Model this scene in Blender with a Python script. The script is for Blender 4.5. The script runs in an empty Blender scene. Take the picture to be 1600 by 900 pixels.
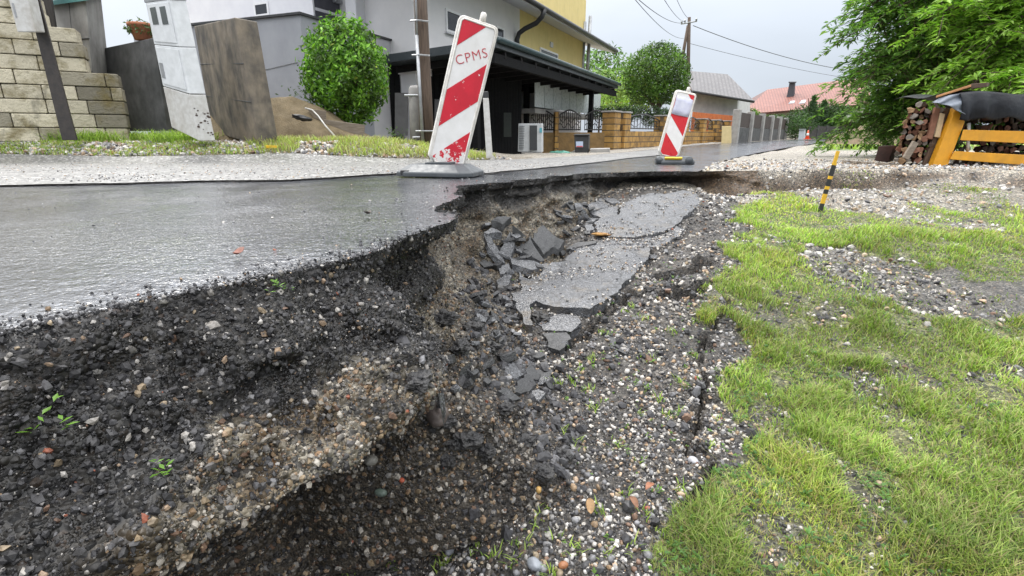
import bpy, bmesh, math, random
import numpy as np
from mathutils import Vector, Matrix
from mathutils.geometry import delaunay_2d_cdt

random.seed(7)
RNG = np.random.default_rng(7)
R = math.radians
scene = bpy.context.scene
COL = scene.collection

# ------------------------------------------------------------------ camera
CAMZ = 0.28
PITCH = math.atan(237 / 800)
SP, CP = math.sin(PITCH), math.cos(PITCH)
cd = bpy.data.cameras.new('camera')
cd.lens = 18.0; cd.sensor_width = 36.0; cd.clip_start = 0.02; cd.clip_end = 2000
cam = bpy.data.objects.new('camera', cd); COL.objects.link(cam)
cam.location = (0, 0, CAMZ); cam.rotation_euler = (R(90) - PITCH, 0, 0)
scene.camera = cam

# ------------------------------------------------------------------ sky and sun (overcast)
SUN_EL, SUN_AZ = 52.0, -35.0          # azimuth from +Y towards +X
w = bpy.data.worlds.new('World'); scene.world = w; w.use_nodes = True
nt = w.node_tree; nt.nodes.clear()
out = nt.nodes.new('ShaderNodeOutputWorld'); bg = nt.nodes.new('ShaderNodeBackground')
sky = nt.nodes.new('ShaderNodeTexSky'); sky.sky_type = 'NISHITA'; sky.sun_disc = False
sky.sun_elevation = R(SUN_EL); sky.sun_rotation = R(SUN_AZ)
sky.air_density = 1.0; sky.dust_density = 3.0
hs = nt.nodes.new('ShaderNodeHueSaturation'); hs.inputs['Saturation'].default_value = 0.30
tc = nt.nodes.new('ShaderNodeTexCoord'); sep = nt.nodes.new('ShaderNodeSeparateXYZ')
mr = nt.nodes.new('ShaderNodeMapRange'); mr.interpolation_type = 'SMOOTHSTEP'
mr.inputs['From Min'].default_value = 0.12; mr.inputs['From Max'].default_value = 0.95
mr.inputs['To Min'].default_value = 0.0; mr.inputs['To Max'].default_value = 1.0
ns = nt.nodes.new('ShaderNodeTexNoise'); ns.inputs['Scale'].default_value = 1.6; ns.inputs['Detail'].default_value = 4
cm = nt.nodes.new('ShaderNodeMapping'); cm.inputs['Scale'].default_value = (1, 1, 3)
cl = nt.nodes.new('ShaderNodeMapRange'); cl.inputs['From Min'].default_value = 0.3; cl.inputs['From Max'].default_value = 0.7
cl.inputs['To Min'].default_value = 0.86; cl.inputs['To Max'].default_value = 1.12
cloud = nt.nodes.new('ShaderNodeMixRGB'); cloud.blend_type = 'MIX'; cloud.inputs[0].default_value = 0.72
ramp = nt.nodes.new('ShaderNodeMixRGB'); ramp.inputs[1].default_value = (4.0, 4.5, 5.2, 1); ramp.inputs[2].default_value = (31, 31, 31.3, 1)
mul = nt.nodes.new('ShaderNodeMixRGB'); mul.blend_type = 'MULTIPLY'; mul.inputs[0].default_value = 1.0
L = nt.links.new
L(sky.outputs[0], hs.inputs['Color']); L(tc.outputs['Generated'], sep.inputs[0]); L(sep.outputs[2], mr.inputs[0])
L(mr.outputs[0], ramp.inputs[0]); L(hs.outputs[0], cloud.inputs[1]); L(ramp.outputs[0], cloud.inputs[2])
L(tc.outputs['Generated'], cm.inputs[0]); L(cm.outputs[0], ns.inputs['Vector']); L(ns.outputs[0], cl.inputs[0])
L(cloud.outputs[0], mul.inputs[1]); L(cl.outputs[0], mul.inputs[2]); L(mul.outputs[0], bg.inputs[0])
bg.inputs[1].default_value = 0.13; L(bg.outputs[0], out.inputs[0])
sd = bpy.data.lights.new('sun', 'SUN'); sd.energy = 1.3; sd.angle = R(25); sd.color = (1, 0.96, 0.9)
so = bpy.data.objects.new('sun', sd); COL.objects.link(so)
dv = Vector((math.sin(R(SUN_AZ)) * math.cos(R(SUN_EL)), math.cos(R(SUN_AZ)) * math.cos(R(SUN_EL)), math.sin(R(SUN_EL))))
so.rotation_euler = dv.to_track_quat('Z', 'Y').to_euler(); so.location = (-5, 8, 12)
vs = scene.view_settings
scene.display_settings.display_device = 'sRGB'
vs.view_transform = 'Standard'; vs.look = 'None'; vs.exposure = 0.38; vs.gamma = 1.0; vs.use_curve_mapping = False
scene.cycles.use_denoising = True
scene.cycles.max_bounces = 6

# ------------------------------------------------------------------ pixel (1600 wide photo) to world helpers
def ray(px, py):
    xc, yc = (px - 800) / 800, (450 - py) / 800
    return Vector((xc, CP + yc * SP, -SP + yc * CP))
O = Vector((0, 0, CAMZ))
def P(px, py, Y):
    d = ray(px, py); return O + d * (Y / d.y)
def sstep(a, b, x):
    t = np.clip((x - a) / (b - a), 0, 1); return t * t * (3 - 2 * t)

# ------------------------------------------------------------------ numpy noise
def _h(ix, iy, iz, seed):
    h = (ix.astype(np.uint32) * np.uint32(374761393)) ^ (iy.astype(np.uint32) * np.uint32(668265263)) ^ (iz.astype(np.uint32) * np.uint32(2147483647)) ^ np.uint32(seed * 974634 + 77)
    h = (h ^ (h >> np.uint32(13))) * np.uint32(1274126177)
    h = (h ^ (h >> np.uint32(16))) * np.uint32(2246822519)
    return ((h ^ (h >> np.uint32(15))) & np.uint32(0xffffff)).astype(np.float64) / 0xffffff
def vnoise(x, y, z=0.0, seed=0):
    x = np.asarray(x, float); y = np.asarray(y, float); z = np.asarray(z, float) + np.zeros_like(x)
    ix, iy, iz = np.floor(x).astype(np.int64), np.floor(y).astype(np.int64), np.floor(z).astype(np.int64)
    fx, fy, fz = x - ix, y - iy, z - iz
    fx, fy, fz = fx * fx * (3 - 2 * fx), fy * fy * (3 - 2 * fy), fz * fz * (3 - 2 * fz)
    r = 0
    for a in (0, 1):
        for b in (0, 1):
            for c in (0, 1):
                wgt = (fx if a else 1 - fx) * (fy if b else 1 - fy) * (fz if c else 1 - fz)
                r = r + wgt * _h(ix + a, iy + b, iz + c, seed)
    return r
def fbm(x, y, z=0.0, octv=4, seed=0, gain=0.5):
    s = 0; a = 1; n = 0; f = 1
    for k in range(octv):
        s = s + a * vnoise(np.asarray(x) * f, np.asarray(y) * f, np.asarray(z) * f, seed + k); n += a; a *= gain; f *= 2.03
    return s / n

# ------------------------------------------------------------------ object helpers
def tag(o, label=None, cat=None, group=None, kind=None):
    if label: o['label'] = label
    if cat: o['category'] = cat
    if group: o['group'] = group
    if kind: o['kind'] = kind
    return o
def empty(name, loc, label, cat, group=None):
    o = bpy.data.objects.new(name, None); COL.objects.link(o); o.location = loc; o.empty_display_size = 0.1
    return tag(o, label, cat, group)
def origin_of(parent):
    v = Vector((0, 0, 0)); p = parent
    while p is not None:
        v += Vector(p.location); p = p.parent
    return v
def np_mesh(name, V, F, mat, col=None, smooth=False, parent=None, origin=None):
    """V (n,3); F (m,k) array, or list of face lists"""
    V = np.asarray(V, float)
    if parent is not None: org = np.array(origin_of(parent))
    elif origin is not None: org = np.array(origin, float)
    else: org = np.array([(V[:, 0].min() + V[:, 0].max()) / 2, (V[:, 1].min() + V[:, 1].max()) / 2, V[:, 2].min()])
    me = bpy.data.meshes.new(name)
    me.vertices.add(len(V)); me.vertices.foreach_set('co', (V - org).astype(np.float32).ravel())
    if isinstance(F, np.ndarray):
        m, k = F.shape; flat = F.ravel().astype(np.int32); starts = (np.arange(m) * k).astype(np.int32); tot = np.full(m, k, np.int32)
    else:
        tot = np.array([len(f) for f in F], np.int32); starts = np.concatenate([[0], np.cumsum(tot)[:-1]]).astype(np.int32)
        flat = np.array([i for f in F for i in f], np.int32); m = len(F)
    me.loops.add(len(flat)); me.loops.foreach_set('vertex_index', flat)
    me.polygons.add(m); me.polygons.foreach_set('loop_start', starts); me.polygons.foreach_set('loop_total', tot)
    me.polygons.foreach_set('use_smooth', np.full(m, bool(smooth)))
    if col is not None:
        a = me.color_attributes.new('Col', 'FLOAT_COLOR', 'POINT')
        c4 = np.ones((len(V), 4), np.float32); c4[:, :3] = col; a.data.foreach_set('color', c4.ravel())
    me.update(); me.validate()
    if mat: me.materials.append(mat)
    o = bpy.data.objects.new(name, me); COL.objects.link(o)
    if parent is not None: o.parent = parent
    else: o.location = org
    return o

class MB:
    def __init__(s): s.v = []; s.f = []; s.c = []
    def add(s, vs, fs, col=None):
        n = len(s.v); s.v += [tuple(v) for v in vs]; s.f += [[i + n for i in f] for f in fs]
        s.c += [col or (1, 1, 1)] * len(vs); return s
    def hexa(s, b, t, col=None):                     # bottom quad ccw seen from above, top quad
        return s.add(list(b) + list(t), [(3, 2, 1, 0), (4, 5, 6, 7), (0, 1, 5, 4), (1, 2, 6, 5), (2, 3, 7, 6), (3, 0, 4, 7)], col)
    def box(s, c, sz, M=None, col=None):
        x, y, z = [a / 2 for a in sz]; c = Vector(c)
        p = [Vector((sx * x, sy * y, sz_ * z)) for sz_ in (-1, 1) for sx, sy in ((-1, -1), (1, -1), (1, 1), (-1, 1))]
        p = [(M @ q if M else q) + c for q in p]
        return s.hexa(p[:4], p[4:], col)
    def prism(s, poly, vec, col=None):
        n = len(poly); poly = [Vector(p) for p in poly]; vec = Vector(vec)
        nr = Vector((0, 0, 0))
        for i in range(n): nr += poly[i].cross(poly[(i + 1) % n])
        if nr.dot(vec) > 0: poly = poly[::-1]
        v = poly + [p + vec for p in poly]
        fs = [list(range(n)), list(range(2 * n - 1, n - 1, -1))] + [(i, i + n, (i + 1) % n + n, (i + 1) % n) for i in range(n)]
        return s.add(v, fs, col)
    def tube(s, path, r, n=8, col=None, caps=True):
        path = [Vector(p) for p in path]; m = len(path)
        rs = r if isinstance(r, (list, tuple)) else [r] * m
        vs = []; fs = []
        prevx = None
        for i, p in enumerate(path):
            d = (path[min(i + 1, m - 1)] - path[max(i - 1, 0)]).normalized()
            if prevx is None: x = d.cross(Vector((0.3, 0.2, 1)) if abs(d.z) < .95 else Vector((1, 0.1, 0))).normalized()
            else: x = (prevx - d * prevx.dot(d)).normalized()
            prevx = x; y = d.cross(x)
            for k in range(n):
                a = 2 * math.pi * k / n; vs.append(p + (x * math.cos(a) + y * math.sin(a)) * rs[i])
        for i in range(m - 1):
            for k in range(n): fs.append((i * n + k, i * n + (k + 1) % n, (i + 1) * n + (k + 1) % n, (i + 1) * n + k))
        if caps: fs.append(list(range(n))[::-1]); fs.append(list(range((m - 1) * n, m * n)))
        return s.add(vs, fs, col)
    def build(s, name, mat, parent=None, smooth=False, bevel=0, origin=None, seg=2):
        usecol = any(c != (1, 1, 1) for c in s.c)
        o = np_mesh(name, np.array([tuple(v) for v in s.v]), s.f, mat, np.array(s.c) if usecol else None, smooth, parent, origin)
        if bevel:
            b = o.modifiers.new('bevel', 'BEVEL'); b.width = bevel; b.segments = seg; b.limit_method = 'ANGLE'; b.angle_limit = R(35)
        return o

class Frame:
    """wall frame: a along u, b outwards along n (towards +X side), z up"""
    def __init__(s, o, u, flip=False):
        s.o = Vector((o[0], o[1], 0)); s.u = Vector((u[0], u[1], 0)).normalized()
        s.n = Vector((s.u.y, -s.u.x, 0)) * (-1 if flip else 1)
    def p(s, a, b, z): return s.o + s.u * a + s.n * b + Vector((0, 0, z))
    def hit(s, px, py, b=0):
        d = ray(px, py); t = ((s.o + s.n * b - O).dot(s.n)) / d.dot(s.n); q = O + d * t
        return (q - s.o).dot(s.u), q.z
    def box(s, mb, a0, a1, b0, b1, z0, z1, col=None):
        bt = [s.p(a0, b0, z0), s.p(a1, b0, z0), s.p(a1, b1, z0), s.p(a0, b1, z0)]
        if s.u.cross(s.n).z < 0: bt = bt[::-1]
        mb.hexa(bt, [q + Vector((0, 0, z1 - z0)) for q in bt], col); return mb
    def window(s, mbf, mbg, a0, a1, z0, z1, fw=0.07, b=0.0, mull=False):
        if a0 > a1: a0, a1 = a1, a0
        if z0 > z1: z0, z1 = z1, z0
        s.box(mbf, a0, a1, b - .02, b + .04, z1 - fw, z1); s.box(mbf, a0, a1, b - .02, b + .04, z0, z0 + fw)
        s.box(mbf, a0, a0 + fw, b - .02, b + .037, z0 + fw, z1 - fw); s.box(mbf, a1 - fw, a1, b - .02, b + .037, z0 + fw, z1 - fw)
        if mull: s.box(mbf, (a0 + a1) / 2 - fw / 2, (a0 + a1) / 2 + fw / 2, b - .02, b + .035, z0 + fw, z1 - fw)
        s.box(mbg, a0 + fw * .5, a1 - fw * .5, b - .01, b + .012, z0 + fw * .5, z1 - fw * .5)

# ------------------------------------------------------------------ materials
def mk(name):
    m = bpy.data.materials.new(name); m.use_nodes = True
    return m, m.node_tree, m.node_tree.nodes['Principled BSDF']
def N(t, kind, **kw):
    n = t.nodes.new(kind)
    for k, v in kw.items():
        if k in n.inputs: n.inputs[k].default_value = v
        else: setattr(n, k, v)
    return n
def mixc(t, a, b, fac, mode='MIX'):
    m = t.nodes.new('ShaderNodeMixRGB'); m.blend_type = mode
    for i, x in ((0, fac), (1, a), (2, b)):
        if isinstance(x, (int, float)): m.inputs[i].default_value = x
        elif isinstance(x, tuple): m.inputs[i].default_value = (*x, 1)
        else: t.links.new(x, m.inputs[i])
    return m.outputs[0]
def rng(t, x, a, b, c=0., d=1.):
    m = t.nodes.new('ShaderNodeMapRange'); t.links.new(x, m.inputs[0])
    for i, v in enumerate((a, b, c, d)): m.inputs[i + 1].default_value = v
    return m.outputs[0]
def coords(t, scale=(1, 1, 1), rot=(0, 0, 0)):
    c = t.nodes.new('ShaderNodeTexCoord'); mp = t.nodes.new('ShaderNodeMapping')
    mp.inputs['Scale'].default_value = scale; mp.inputs['Rotation'].default_value = rot
    t.links.new(c.outputs['Object'], mp.inputs[0]); return mp.outputs[0]
def noise(t, vec, scale, detail=4, rough=.55):
    n = N(t, 'ShaderNodeTexNoise', Scale=scale, Detail=detail, Roughness=rough); t.links.new(vec, n.inputs['Vector']); return n.outputs[0]
def bump(t, b, h, strength=.3, dist=.02, prev=None):
    n = N(t, 'ShaderNodeBump', Strength=strength, Distance=dist); t.links.new(h, n.inputs['Height'])
    if prev is not None: t.links.new(prev, n.inputs['Normal'])
    if b is not None: t.links.new(n.outputs[0], b.inputs['Normal'])
    return n.outputs[0]
_mc = {}
def pm(name, c1, c2=None, scale=6, rough=.6, bmp=.15, bscale=40, bdist=.01, stretch=(1, 1, 1), spec=.5, metal=0, streak=None, streak_amt=.5, r2=None):
    """weathered painted / mineral surface: two tones by noise, optional vertical streaks, fine bump"""
    if name in _mc: return _mc[name]
    m, t, b = mk(name); v = coords(t, stretch)
    c2 = c2 or tuple(x * .78 for x in c1)
    n1 = noise(t, v, scale, 5, .6)
    c = mixc(t, c1, c2, rng(t, n1, .35, .65))
    if streak:
        v2 = coords(t, (3.2, 3.2, .55)); n2 = mixc(t, noise(t, v2, 1.2, 5, .65), noise(t, v, 2.3, 5, .6), .45)
        c = mixc(t, c, streak, rng(t, n2, .48, .68, 0, streak_amt))
    t.links.new(c, b.inputs['Base Color'])
    n3 = noise(t, v, scale * 3, 3); t.links.new(rng(t, n3, .3, .7, max(0, rough - .1), min(1, (r2 or rough + .12))), b.inputs['Roughness'])
    b.inputs['Specular IOR Level'].default_value = spec; b.inputs['Metallic'].default_value = metal
    if bmp: bump(t, b, noise(t, v, bscale, 4), bmp, bdist)
    _mc[name] = m; return m
def attr_col(t):
    a = t.nodes.new('ShaderNodeAttribute'); a.attribute_name = 'Col'; return a.outputs['Color']
def leaf_mat(name, rough=.45, trans=.35, spec=.4):
    m, t, b = mk(name); c = attr_col(t)
    t.links.new(c, b.inputs['Base Color']); b.inputs['Roughness'].default_value = rough; b.inputs['Specular IOR Level'].default_value = spec
    tr = t.nodes.new('ShaderNodeBsdfTranslucent'); t.links.new(mixc(t, c, (1.0, 1.25, .5), 1.0, 'MULTIPLY'), tr.inputs[0])
    mx = t.nodes.new('ShaderNodeMixShader'); mx.inputs[0].default_value = trans
    t.links.new(b.outputs[0], mx.inputs[1]); t.links.new(tr.outputs[0], mx.inputs[2])
    t.links.new(mx.outputs[0], t.nodes['Material Output'].inputs[0]); return m
M_LEAF = leaf_mat('leaf'); M_GRASS = leaf_mat('grass_blade', .5, .4, .3)

def gravel_mat(name, s1=38., s2=95., wet=.45, contrast=1.0, bdist=.012, use_attr=True, base=(.2, .19, .18)):
    """pebbly ground: low-frequency tone from the mesh (attribute Col) times a per-pebble colour, pebble relief as bump"""
    m, t, b = mk(name); v = coords(t)
    def layer(s):
        vo = N(t, 'ShaderNodeTexVoronoi', Scale=s); vo.feature = 'F1'; 
        dn = t.nodes.new('ShaderNodeVectorMath'); dn.operation = 'MULTIPLY_ADD'
        nn = N(t, 'ShaderNodeTexNoise', Scale=s * .6, Detail=2); t.links.new(v, nn.inputs['Vector'])
        t.links.new(nn.outputs['Color'], dn.inputs[0]); dn.inputs[1].default_value = (.5 / s,) * 3; t.links.new(v, dn.inputs[2])
        t.links.new(dn.outputs[0], vo.inputs['Vector'])
        s2_ = t.nodes.new('ShaderNodeSeparateColor'); t.links.new(vo.outputs['Color'], s2_.inputs[0])
        cr = t.nodes.new('ShaderNodeValToRGB'); e = cr.color_ramp
        cols = [(0, (.22, .22, .24)), (.28, (.45, .44, .44)), (.5, (.85, .80, .72)), (.68, (1.1, .98, .80)), (.8, (1.35, 1.3, 1.2)), (.93, (2.4, 2.3, 2.15)), (1, (1.5, .95, .6))]
        e.elements[0].position = 0; e.elements[0].color = (*cols[0][1], 1); e.elements[1].position = 1; e.elements[1].color = (*cols[-1][1], 1)
        for p_, c_ in cols[1:-1]:
            k = e.elements.new(p_); k.color = (*c_, 1)
        t.links.new(s2_.outputs[0], cr.inputs[0])
        return cr.outputs[0], vo.outputs['Distance'], s2_.outputs[1]
    ca, da, ra = layer(s1); cb, db, rb = layer(s2)
    pick = rng(t, ra, .42, .46)
    tone = mixc(t, cb, ca, pick)
    tone = mixc(t, (1, 1, 1), tone, contrast)
    low = attr_col(t) if use_attr else mixc(t, base, tuple(x * .7 for x in base), rng(t, noise(t, v, 3, 4), .35, .65))
    t.links.new(mixc(t, low, tone, 1.0, 'MULTIPLY'), b.inputs['Base Color'])
    ha = rng(t, da, 0, .7, 1, 0); hb = rng(t, db, 0, .7, .55, 0)
    h = mixc(t, hb, ha, pick)
    bump(t, b, h, .9, bdist)
    t.links.new(rng(t, noise(t, v, 7, 3), .35, .65, wet - .12, wet + .25), b.inputs['Roughness'])
    b.inputs['Specular IOR Level'].default_value = .45
    return m
M_GROUND = gravel_mat('gravel_ground', 80, 190, .45, 1.0, .008)
M_CLIFF = gravel_mat('gravel_face', 85, 210, .42, .9, .008)
def stone_mat():
    m, t, b = mk('pebble'); v = coords(t); c = attr_col(t)
    n = noise(t, v, 120, 3)
    t.links.new(mixc(t, c, mixc(t, c, (.6, .58, .55), 1.0, 'MULTIPLY'), rng(t, n, .4, .65)), b.inputs['Base Color'])
    b.inputs['Roughness'].default_value = .55; b.inputs['Specular IOR Level'].default_value = .4
    bump(t, b, noise(t, v, 300, 2), .2, .003); return m
M_STONE = stone_mat()

def asphalt_mat(name, base, wetlo, wethi, bstr=.5, speck=.5, scale=1.0, spec=.7, tone=.6, crack=0., wet=0.):
    m, t, b = mk(name); v = coords(t)
    g = noise(t, v, 160 * scale, 3, .7); big = noise(t, v, 1.3, 5, .6); mid = noise(t, v, 4, 5, .6)
    vo = N(t, 'ShaderNodeTexVoronoi', Scale=130 * scale); t.links.new(v, vo.inputs['Vector'])
    s = t.nodes.new('ShaderNodeSeparateColor'); t.links.new(vo.outputs['Color'], s.inputs[0])
    c = mixc(t, base, tuple(x * tone for x in base), rng(t, big, .35, .65))
    c = mixc(t, c, tuple(min(1, x * 3.0) for x in base), rng(t, s.outputs[0], .8, .84, 0, speck))
    c = mixc(t, c, tuple(x * (tone - .12) for x in base), rng(t, g, .45, .7))
    h = mixc(t, rng(t, vo.outputs['Distance'], 0, .6, 1, 0), g, .5)
    if crack:
        ve = N(t, 'ShaderNodeTexVoronoi', Scale=5.5); ve.feature = 'DISTANCE_TO_EDGE'; wv = t.nodes.new('ShaderNodeVectorMath'); wv.operation = 'MULTIPLY_ADD'
        nn = N(t, 'ShaderNodeTexNoise', Scale=9, Detail=4); t.links.new(v, nn.inputs['Vector']); t.links.new(nn.outputs['Color'], wv.inputs[0]); wv.inputs[1].default_value = (.16, .16, .16); t.links.new(v, wv.inputs[2]); t.links.new(wv.outputs[0], ve.inputs['Vector'])
        ck = mixc(t, (1, 1, 1), rng(t, ve.outputs['Distance'], .012, .040), rng(t, noise(t, v, 2.6, 3), .42, .50, 0, crack)); c = mixc(t, c, ck, 1.0, 'MULTIPLY'); h = mixc(t, h, ck, .75, 'MULTIPLY')
        c = mixc(t, c, (.11, .09, .065), rng(t, noise(t, coords(t, (1, 1, 1), (0, 0, .8)), 6, 6, .7), .54, .68, 0, .7))
    t.links.new(c, b.inputs['Base Color'])
    r = rng(t, mixc(t, big, mid, .45), .38, .62, wetlo, wethi)
    t.links.new(r, b.inputs['Roughness']); b.inputs['Specular IOR Level'].default_value = spec
    if wet:
        film = rng(t, noise(t, coords(t, (1, .8, 1)), 1.1, 5, .6), .42, .60)
        h = mixc(t, h, (.5, .5, .5), rng(t, film, 0, 1, 0, wet))
    p_ = bump(t, None, noise(t, v, 30, 4), .4, .012)
    bump(t, b, h, bstr, .005, p_)
    return m
M_ROAD = asphalt_mat('wet_asphalt', (.080, .084, .093), .05, .28, .52, spec=1.0, tone=.50, wet=.6)
M_SHOULDER = asphalt_mat('worn_road_edge', (.155, .153, .148), .35, .65, 1.0, .9, .35)
M_SLAB = asphalt_mat('broken_asphalt', (.078, .081, .088), .16, .42, .9, .5, 1.0, tone=.66, crack=.95, spec=.9)
M_BITUMEN = pm('black_bitumen', (.022, .022, .024), (.05, .048, .046), 30, .45, .9, 90, .012)
M_CONCRETE = pm('old_concrete', (.21, .175, .13), (.085, .076, .064), 3, .8, .3, 60, .006, streak=(.030, .030, .028), streak_amt=.95)
M_CONC_DARK = pm('dark_concrete', (.10, .10, .10), (.05, .052, .05), 3, .8, .3, 60, .006, streak=(.02, .02, .02), streak_amt=.6)
M_CONC_CLEAN = pm('plain_concrete', (.36, .35, .33), (.26, .25, .24), 4, .75, .25, 70, .005)
M_WHITE = pm('white_plastic', (.66, .68, .69), (.56, .58, .585), 9, .4, .05, 60, .003)
M_WHITE_DIRTY = pm('dirty_white_plastic', (.56, .56, .54), (.44, .43, .40), 14, .5, .1, 60, .003, streak=(.24, .19, .13), streak_amt=.6)
M_GLASS = pm('dark_glass', (.03, .034, .04), (.02, .022, .026), 2, .12, 0)
M_BLACKMETAL = pm('black_metal', (.02, .021, .023), (.035, .035, .036), 8, .45, .1, 80, .002)
M_GREYMETAL = pm('grey_metal', (.38, .39, .4), (.28, .29, .3), 8, .4, .08, 80, .002, metal=.6)
M_WOODPOLE = pm('weathered_wood', (.13, .09, .065), (.06, .042, .03), 5, .8, .6, 30, .01, stretch=(14, 14, .7))
M_PLANK = pm('grey_plank', (.25, .21, .165), (.15, .12, .09), 6, .8, .4, 30, .006, stretch=(1, 8, 8))
# ------------------------------------------------------------------ terrain functions
_ZY = [-60, 0, 3.5, 7.5, 12, 20, 33, 48, 62, 100, 400]
_ZZ = [0, 0, 0, -.09, -.14, -.17, -.03, .02, .2, .4, 2.0]
def zr(X, Y):
    X = np.asarray(X, float); Y = np.asarray(Y, float)
    s = (np.interp(Y - .7, _ZY, _ZZ) + np.interp(Y + .7, _ZY, _ZZ)) / 2
    verge = .28 * sstep(7.38, 8.5, Y) * sstep(.1, -2.4, X)
    prop = -.24 * sstep(13, 15.5, Y) * sstep(.0, -1.6, X - .62 * (Y - 15) - 1.2)
    return s + verge + prop
def PR(px, py, lift=0.):
    d = ray(px, py); ts = np.geomspace(.3, 300, 4000)
    g = CAMZ + d.z * ts - zr(d.x * ts, d.y * ts) - lift
    k = np.argmax(g < 0); k = k if g[k] < 0 else len(ts) - 1
    return O + d * ts[k]

LIP_PX = [(-60, 536), (0, 520), (60, 506), (130, 490), (215, 472), (300, 455), (380, 440), (450, 425), (540, 405), (600, 386), (640, 366), (705, 346), (712, 335),
          (694, 328), (680, 322), (700, 313), (716, 308), (718, 300), (712, 292), (735, 289), (760, 287), (800, 283), (850, 278), (905, 272), (950, 270), (1000, 268), (1050, 267.5), (1090, 268)]
LIP = [PR(*p) for p in LIP_PX]
LIP = [Vector((-6, -5, 0)), Vector((-3, -2.0, 0)), Vector((-1.7, -.4, 0)), Vector((-1.15, .22, 0))] + LIP
NSCARP0 = len(LIP) - 1
SCARP = [Vector((2.05, 4.95, 0)), Vector((2.35, 4.98, 0)), Vector((2.9, 5.12, 0)), Vector((3.3, 5.2, 0)), Vector((3.8, 5.12, 0)), Vector((4.3, 5.2, 0)), Vector((4.75, 4.9, 0)), Vector((5.5, 4.75, 0)), Vector((9, 4.3, 0)), Vector((30, 2, 0)), Vector((300, -40, 0))]
BND = np.array([(p.x, p.y) for p in LIP + SCARP])
def pip(X, Y, poly):
    X = np.asarray(X, float); Y = np.asarray(Y, float); r = np.zeros(X.shape, bool); n = len(poly)
    for i in range(n):
        x0, y0 = poly[i][0], poly[i][1]; x1, y1 = poly[(i + 1) % n][0], poly[(i + 1) % n][1]
        if y0 == y1: continue
        c = ((y0 > Y) != (y1 > Y)) & (X < (x1 - x0) * (Y - y0) / (y1 - y0) + x0); r ^= c
    return r
UPPER_POLY = [tuple(p) for p in BND] + [(300, 600), (-600, 600), (-600, -5), (-6, -5)]
def segdist(X, Y, pl):
    X = np.asarray(X, float); Y = np.asarray(Y, float); best = np.full(X.shape, 1e9)
    for (x0, y0), (x1, y1) in zip(pl[:-1], pl[1:]):
        dx, dy = x1 - x0, y1 - y0; l2 = dx * dx + dy * dy
        t = np.clip(((X - x0) * dx + (Y - y0) * dy) / l2, 0, 1)
        best = np.minimum(best, (X - x0 - t * dx) ** 2 + (Y - y0 - t * dy) ** 2)
    return np.sqrt(best)
def sd(X, Y):
    d = segdist(X, Y, BND); return np.where(pip(X, Y, UPPER_POLY), -d, d)   # + on the sunken side
def lower(X, Y):
    X = np.asarray(X, float); Y = np.asarray(Y, float)
    z = -1.08 + .185 * np.clip(Y, -3, 8)
    z = z + .05 * (fbm(X * 1.1, Y * 1.1, 0, 3, 11) - .5) * 2 * sstep(-.3, .4, X)
    return z
CRACKS = []       # (world polyline, half width, depth)
def ground(X, Y, detail=True):
    X = np.asarray(X, float); Y = np.asarray(Y, float)
    D = sd(X, Y); q = sstep(1.6, 2.2, X)                        # q: 0 cliff section (own mesh hides the step), 1 scarp section
    lo = lower(X, Y) - (.10 * sstep(3.6, 2.2, Y) + .10 * sstep(1.9, 1.3, Y)) * np.exp(-(np.maximum(D, 0) / .28) ** 2) * (1 - q)
    bowl = -.10 * np.exp(-(((X - .18) / .28) ** 2 + ((Y - 3.3) / .35) ** 2)); lo = lo + bowl - .13 * np.exp(-(np.maximum(D, 0) / .24) ** 2) * q * sstep(4.4, 3.0, X)
    up = zr(X, Y) - .03 * (1 - sstep(.0, .3, segdist(X, Y, ROADEDGE) if ROADEDGE is not None else X * 0 + 1)) * 0
    on_road = pip(X, Y, ROADPOLY) if ROADPOLY is not None else np.zeros(X.shape, bool)
    up = np.where(on_road, up - .045, up)
    wob = (fbm(X * 3, Y * 3, 0, 3, 5) - .5) * .22
    dq = .22 * sstep(2.2, 1.5, Y); t0 = (-.62 - dq) * (1 - q) + (-.06 + wob) * q; t1 = (-.30 - dq) * (1 - q) + (.07 + wob) * q
    k = sstep(0, 1, (D - t0) / (t1 - t0))
    z = up * (1 - k) + np.minimum(lo, up - .02 * q) * k
    if detail:
        near = sstep(9, 5, np.hypot(X, Y))
        z = z + near * k * ((fbm(X * 7, Y * 7, 0, 4, 21) - .5) * .045 + (fbm(X * 30, Y * 30, 0, 3, 31) - .5) * .016)
        z = z + (1 - k) * (~on_road) * ((fbm(X * 5, Y * 5, 0, 3, 41) - .5) * .03) * sstep(60, 10, Y)
        for pl, wd, dp in CRACKS:
            jx = X + (fbm(X * 17, Y * 17, 0, 4, 51) - .5) * .12; jy = Y + (fbm(X * 17 + 9, Y * 17, 0, 4, 52) - .5) * .12
            x0, y0 = np.min(pl, 0) - .2; x1, y1 = np.max(pl, 0) + .2
            sel = (X > x0) & (X < x1) & (Y > y0) & (Y < y1)
            if sel.any():
                dd = segdist(jx[sel], jy[sel], pl); wv = wd * (.15 + 1.5 * vnoise(X[sel] * 11, Y[sel] * 11, 0, 53))
                z[sel] -= 1.35 * dp * (1 - sstep(wv * .5, wv * 1.5, dd))
    return z
ROADPOLY = None; ROADEDGE = None

def PG(px, py, lift=0., detail=False):
    d = ray(px, py); ts = np.geomspace(.5, 120, 2500)
    g = CAMZ + d.z * ts - ground(d.x * ts, d.y * ts, detail) - lift
    k = np.argmax(g < 0)
    if not g[k] < 0: k = len(ts) - 1
    return O + d * ts[k]

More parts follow.
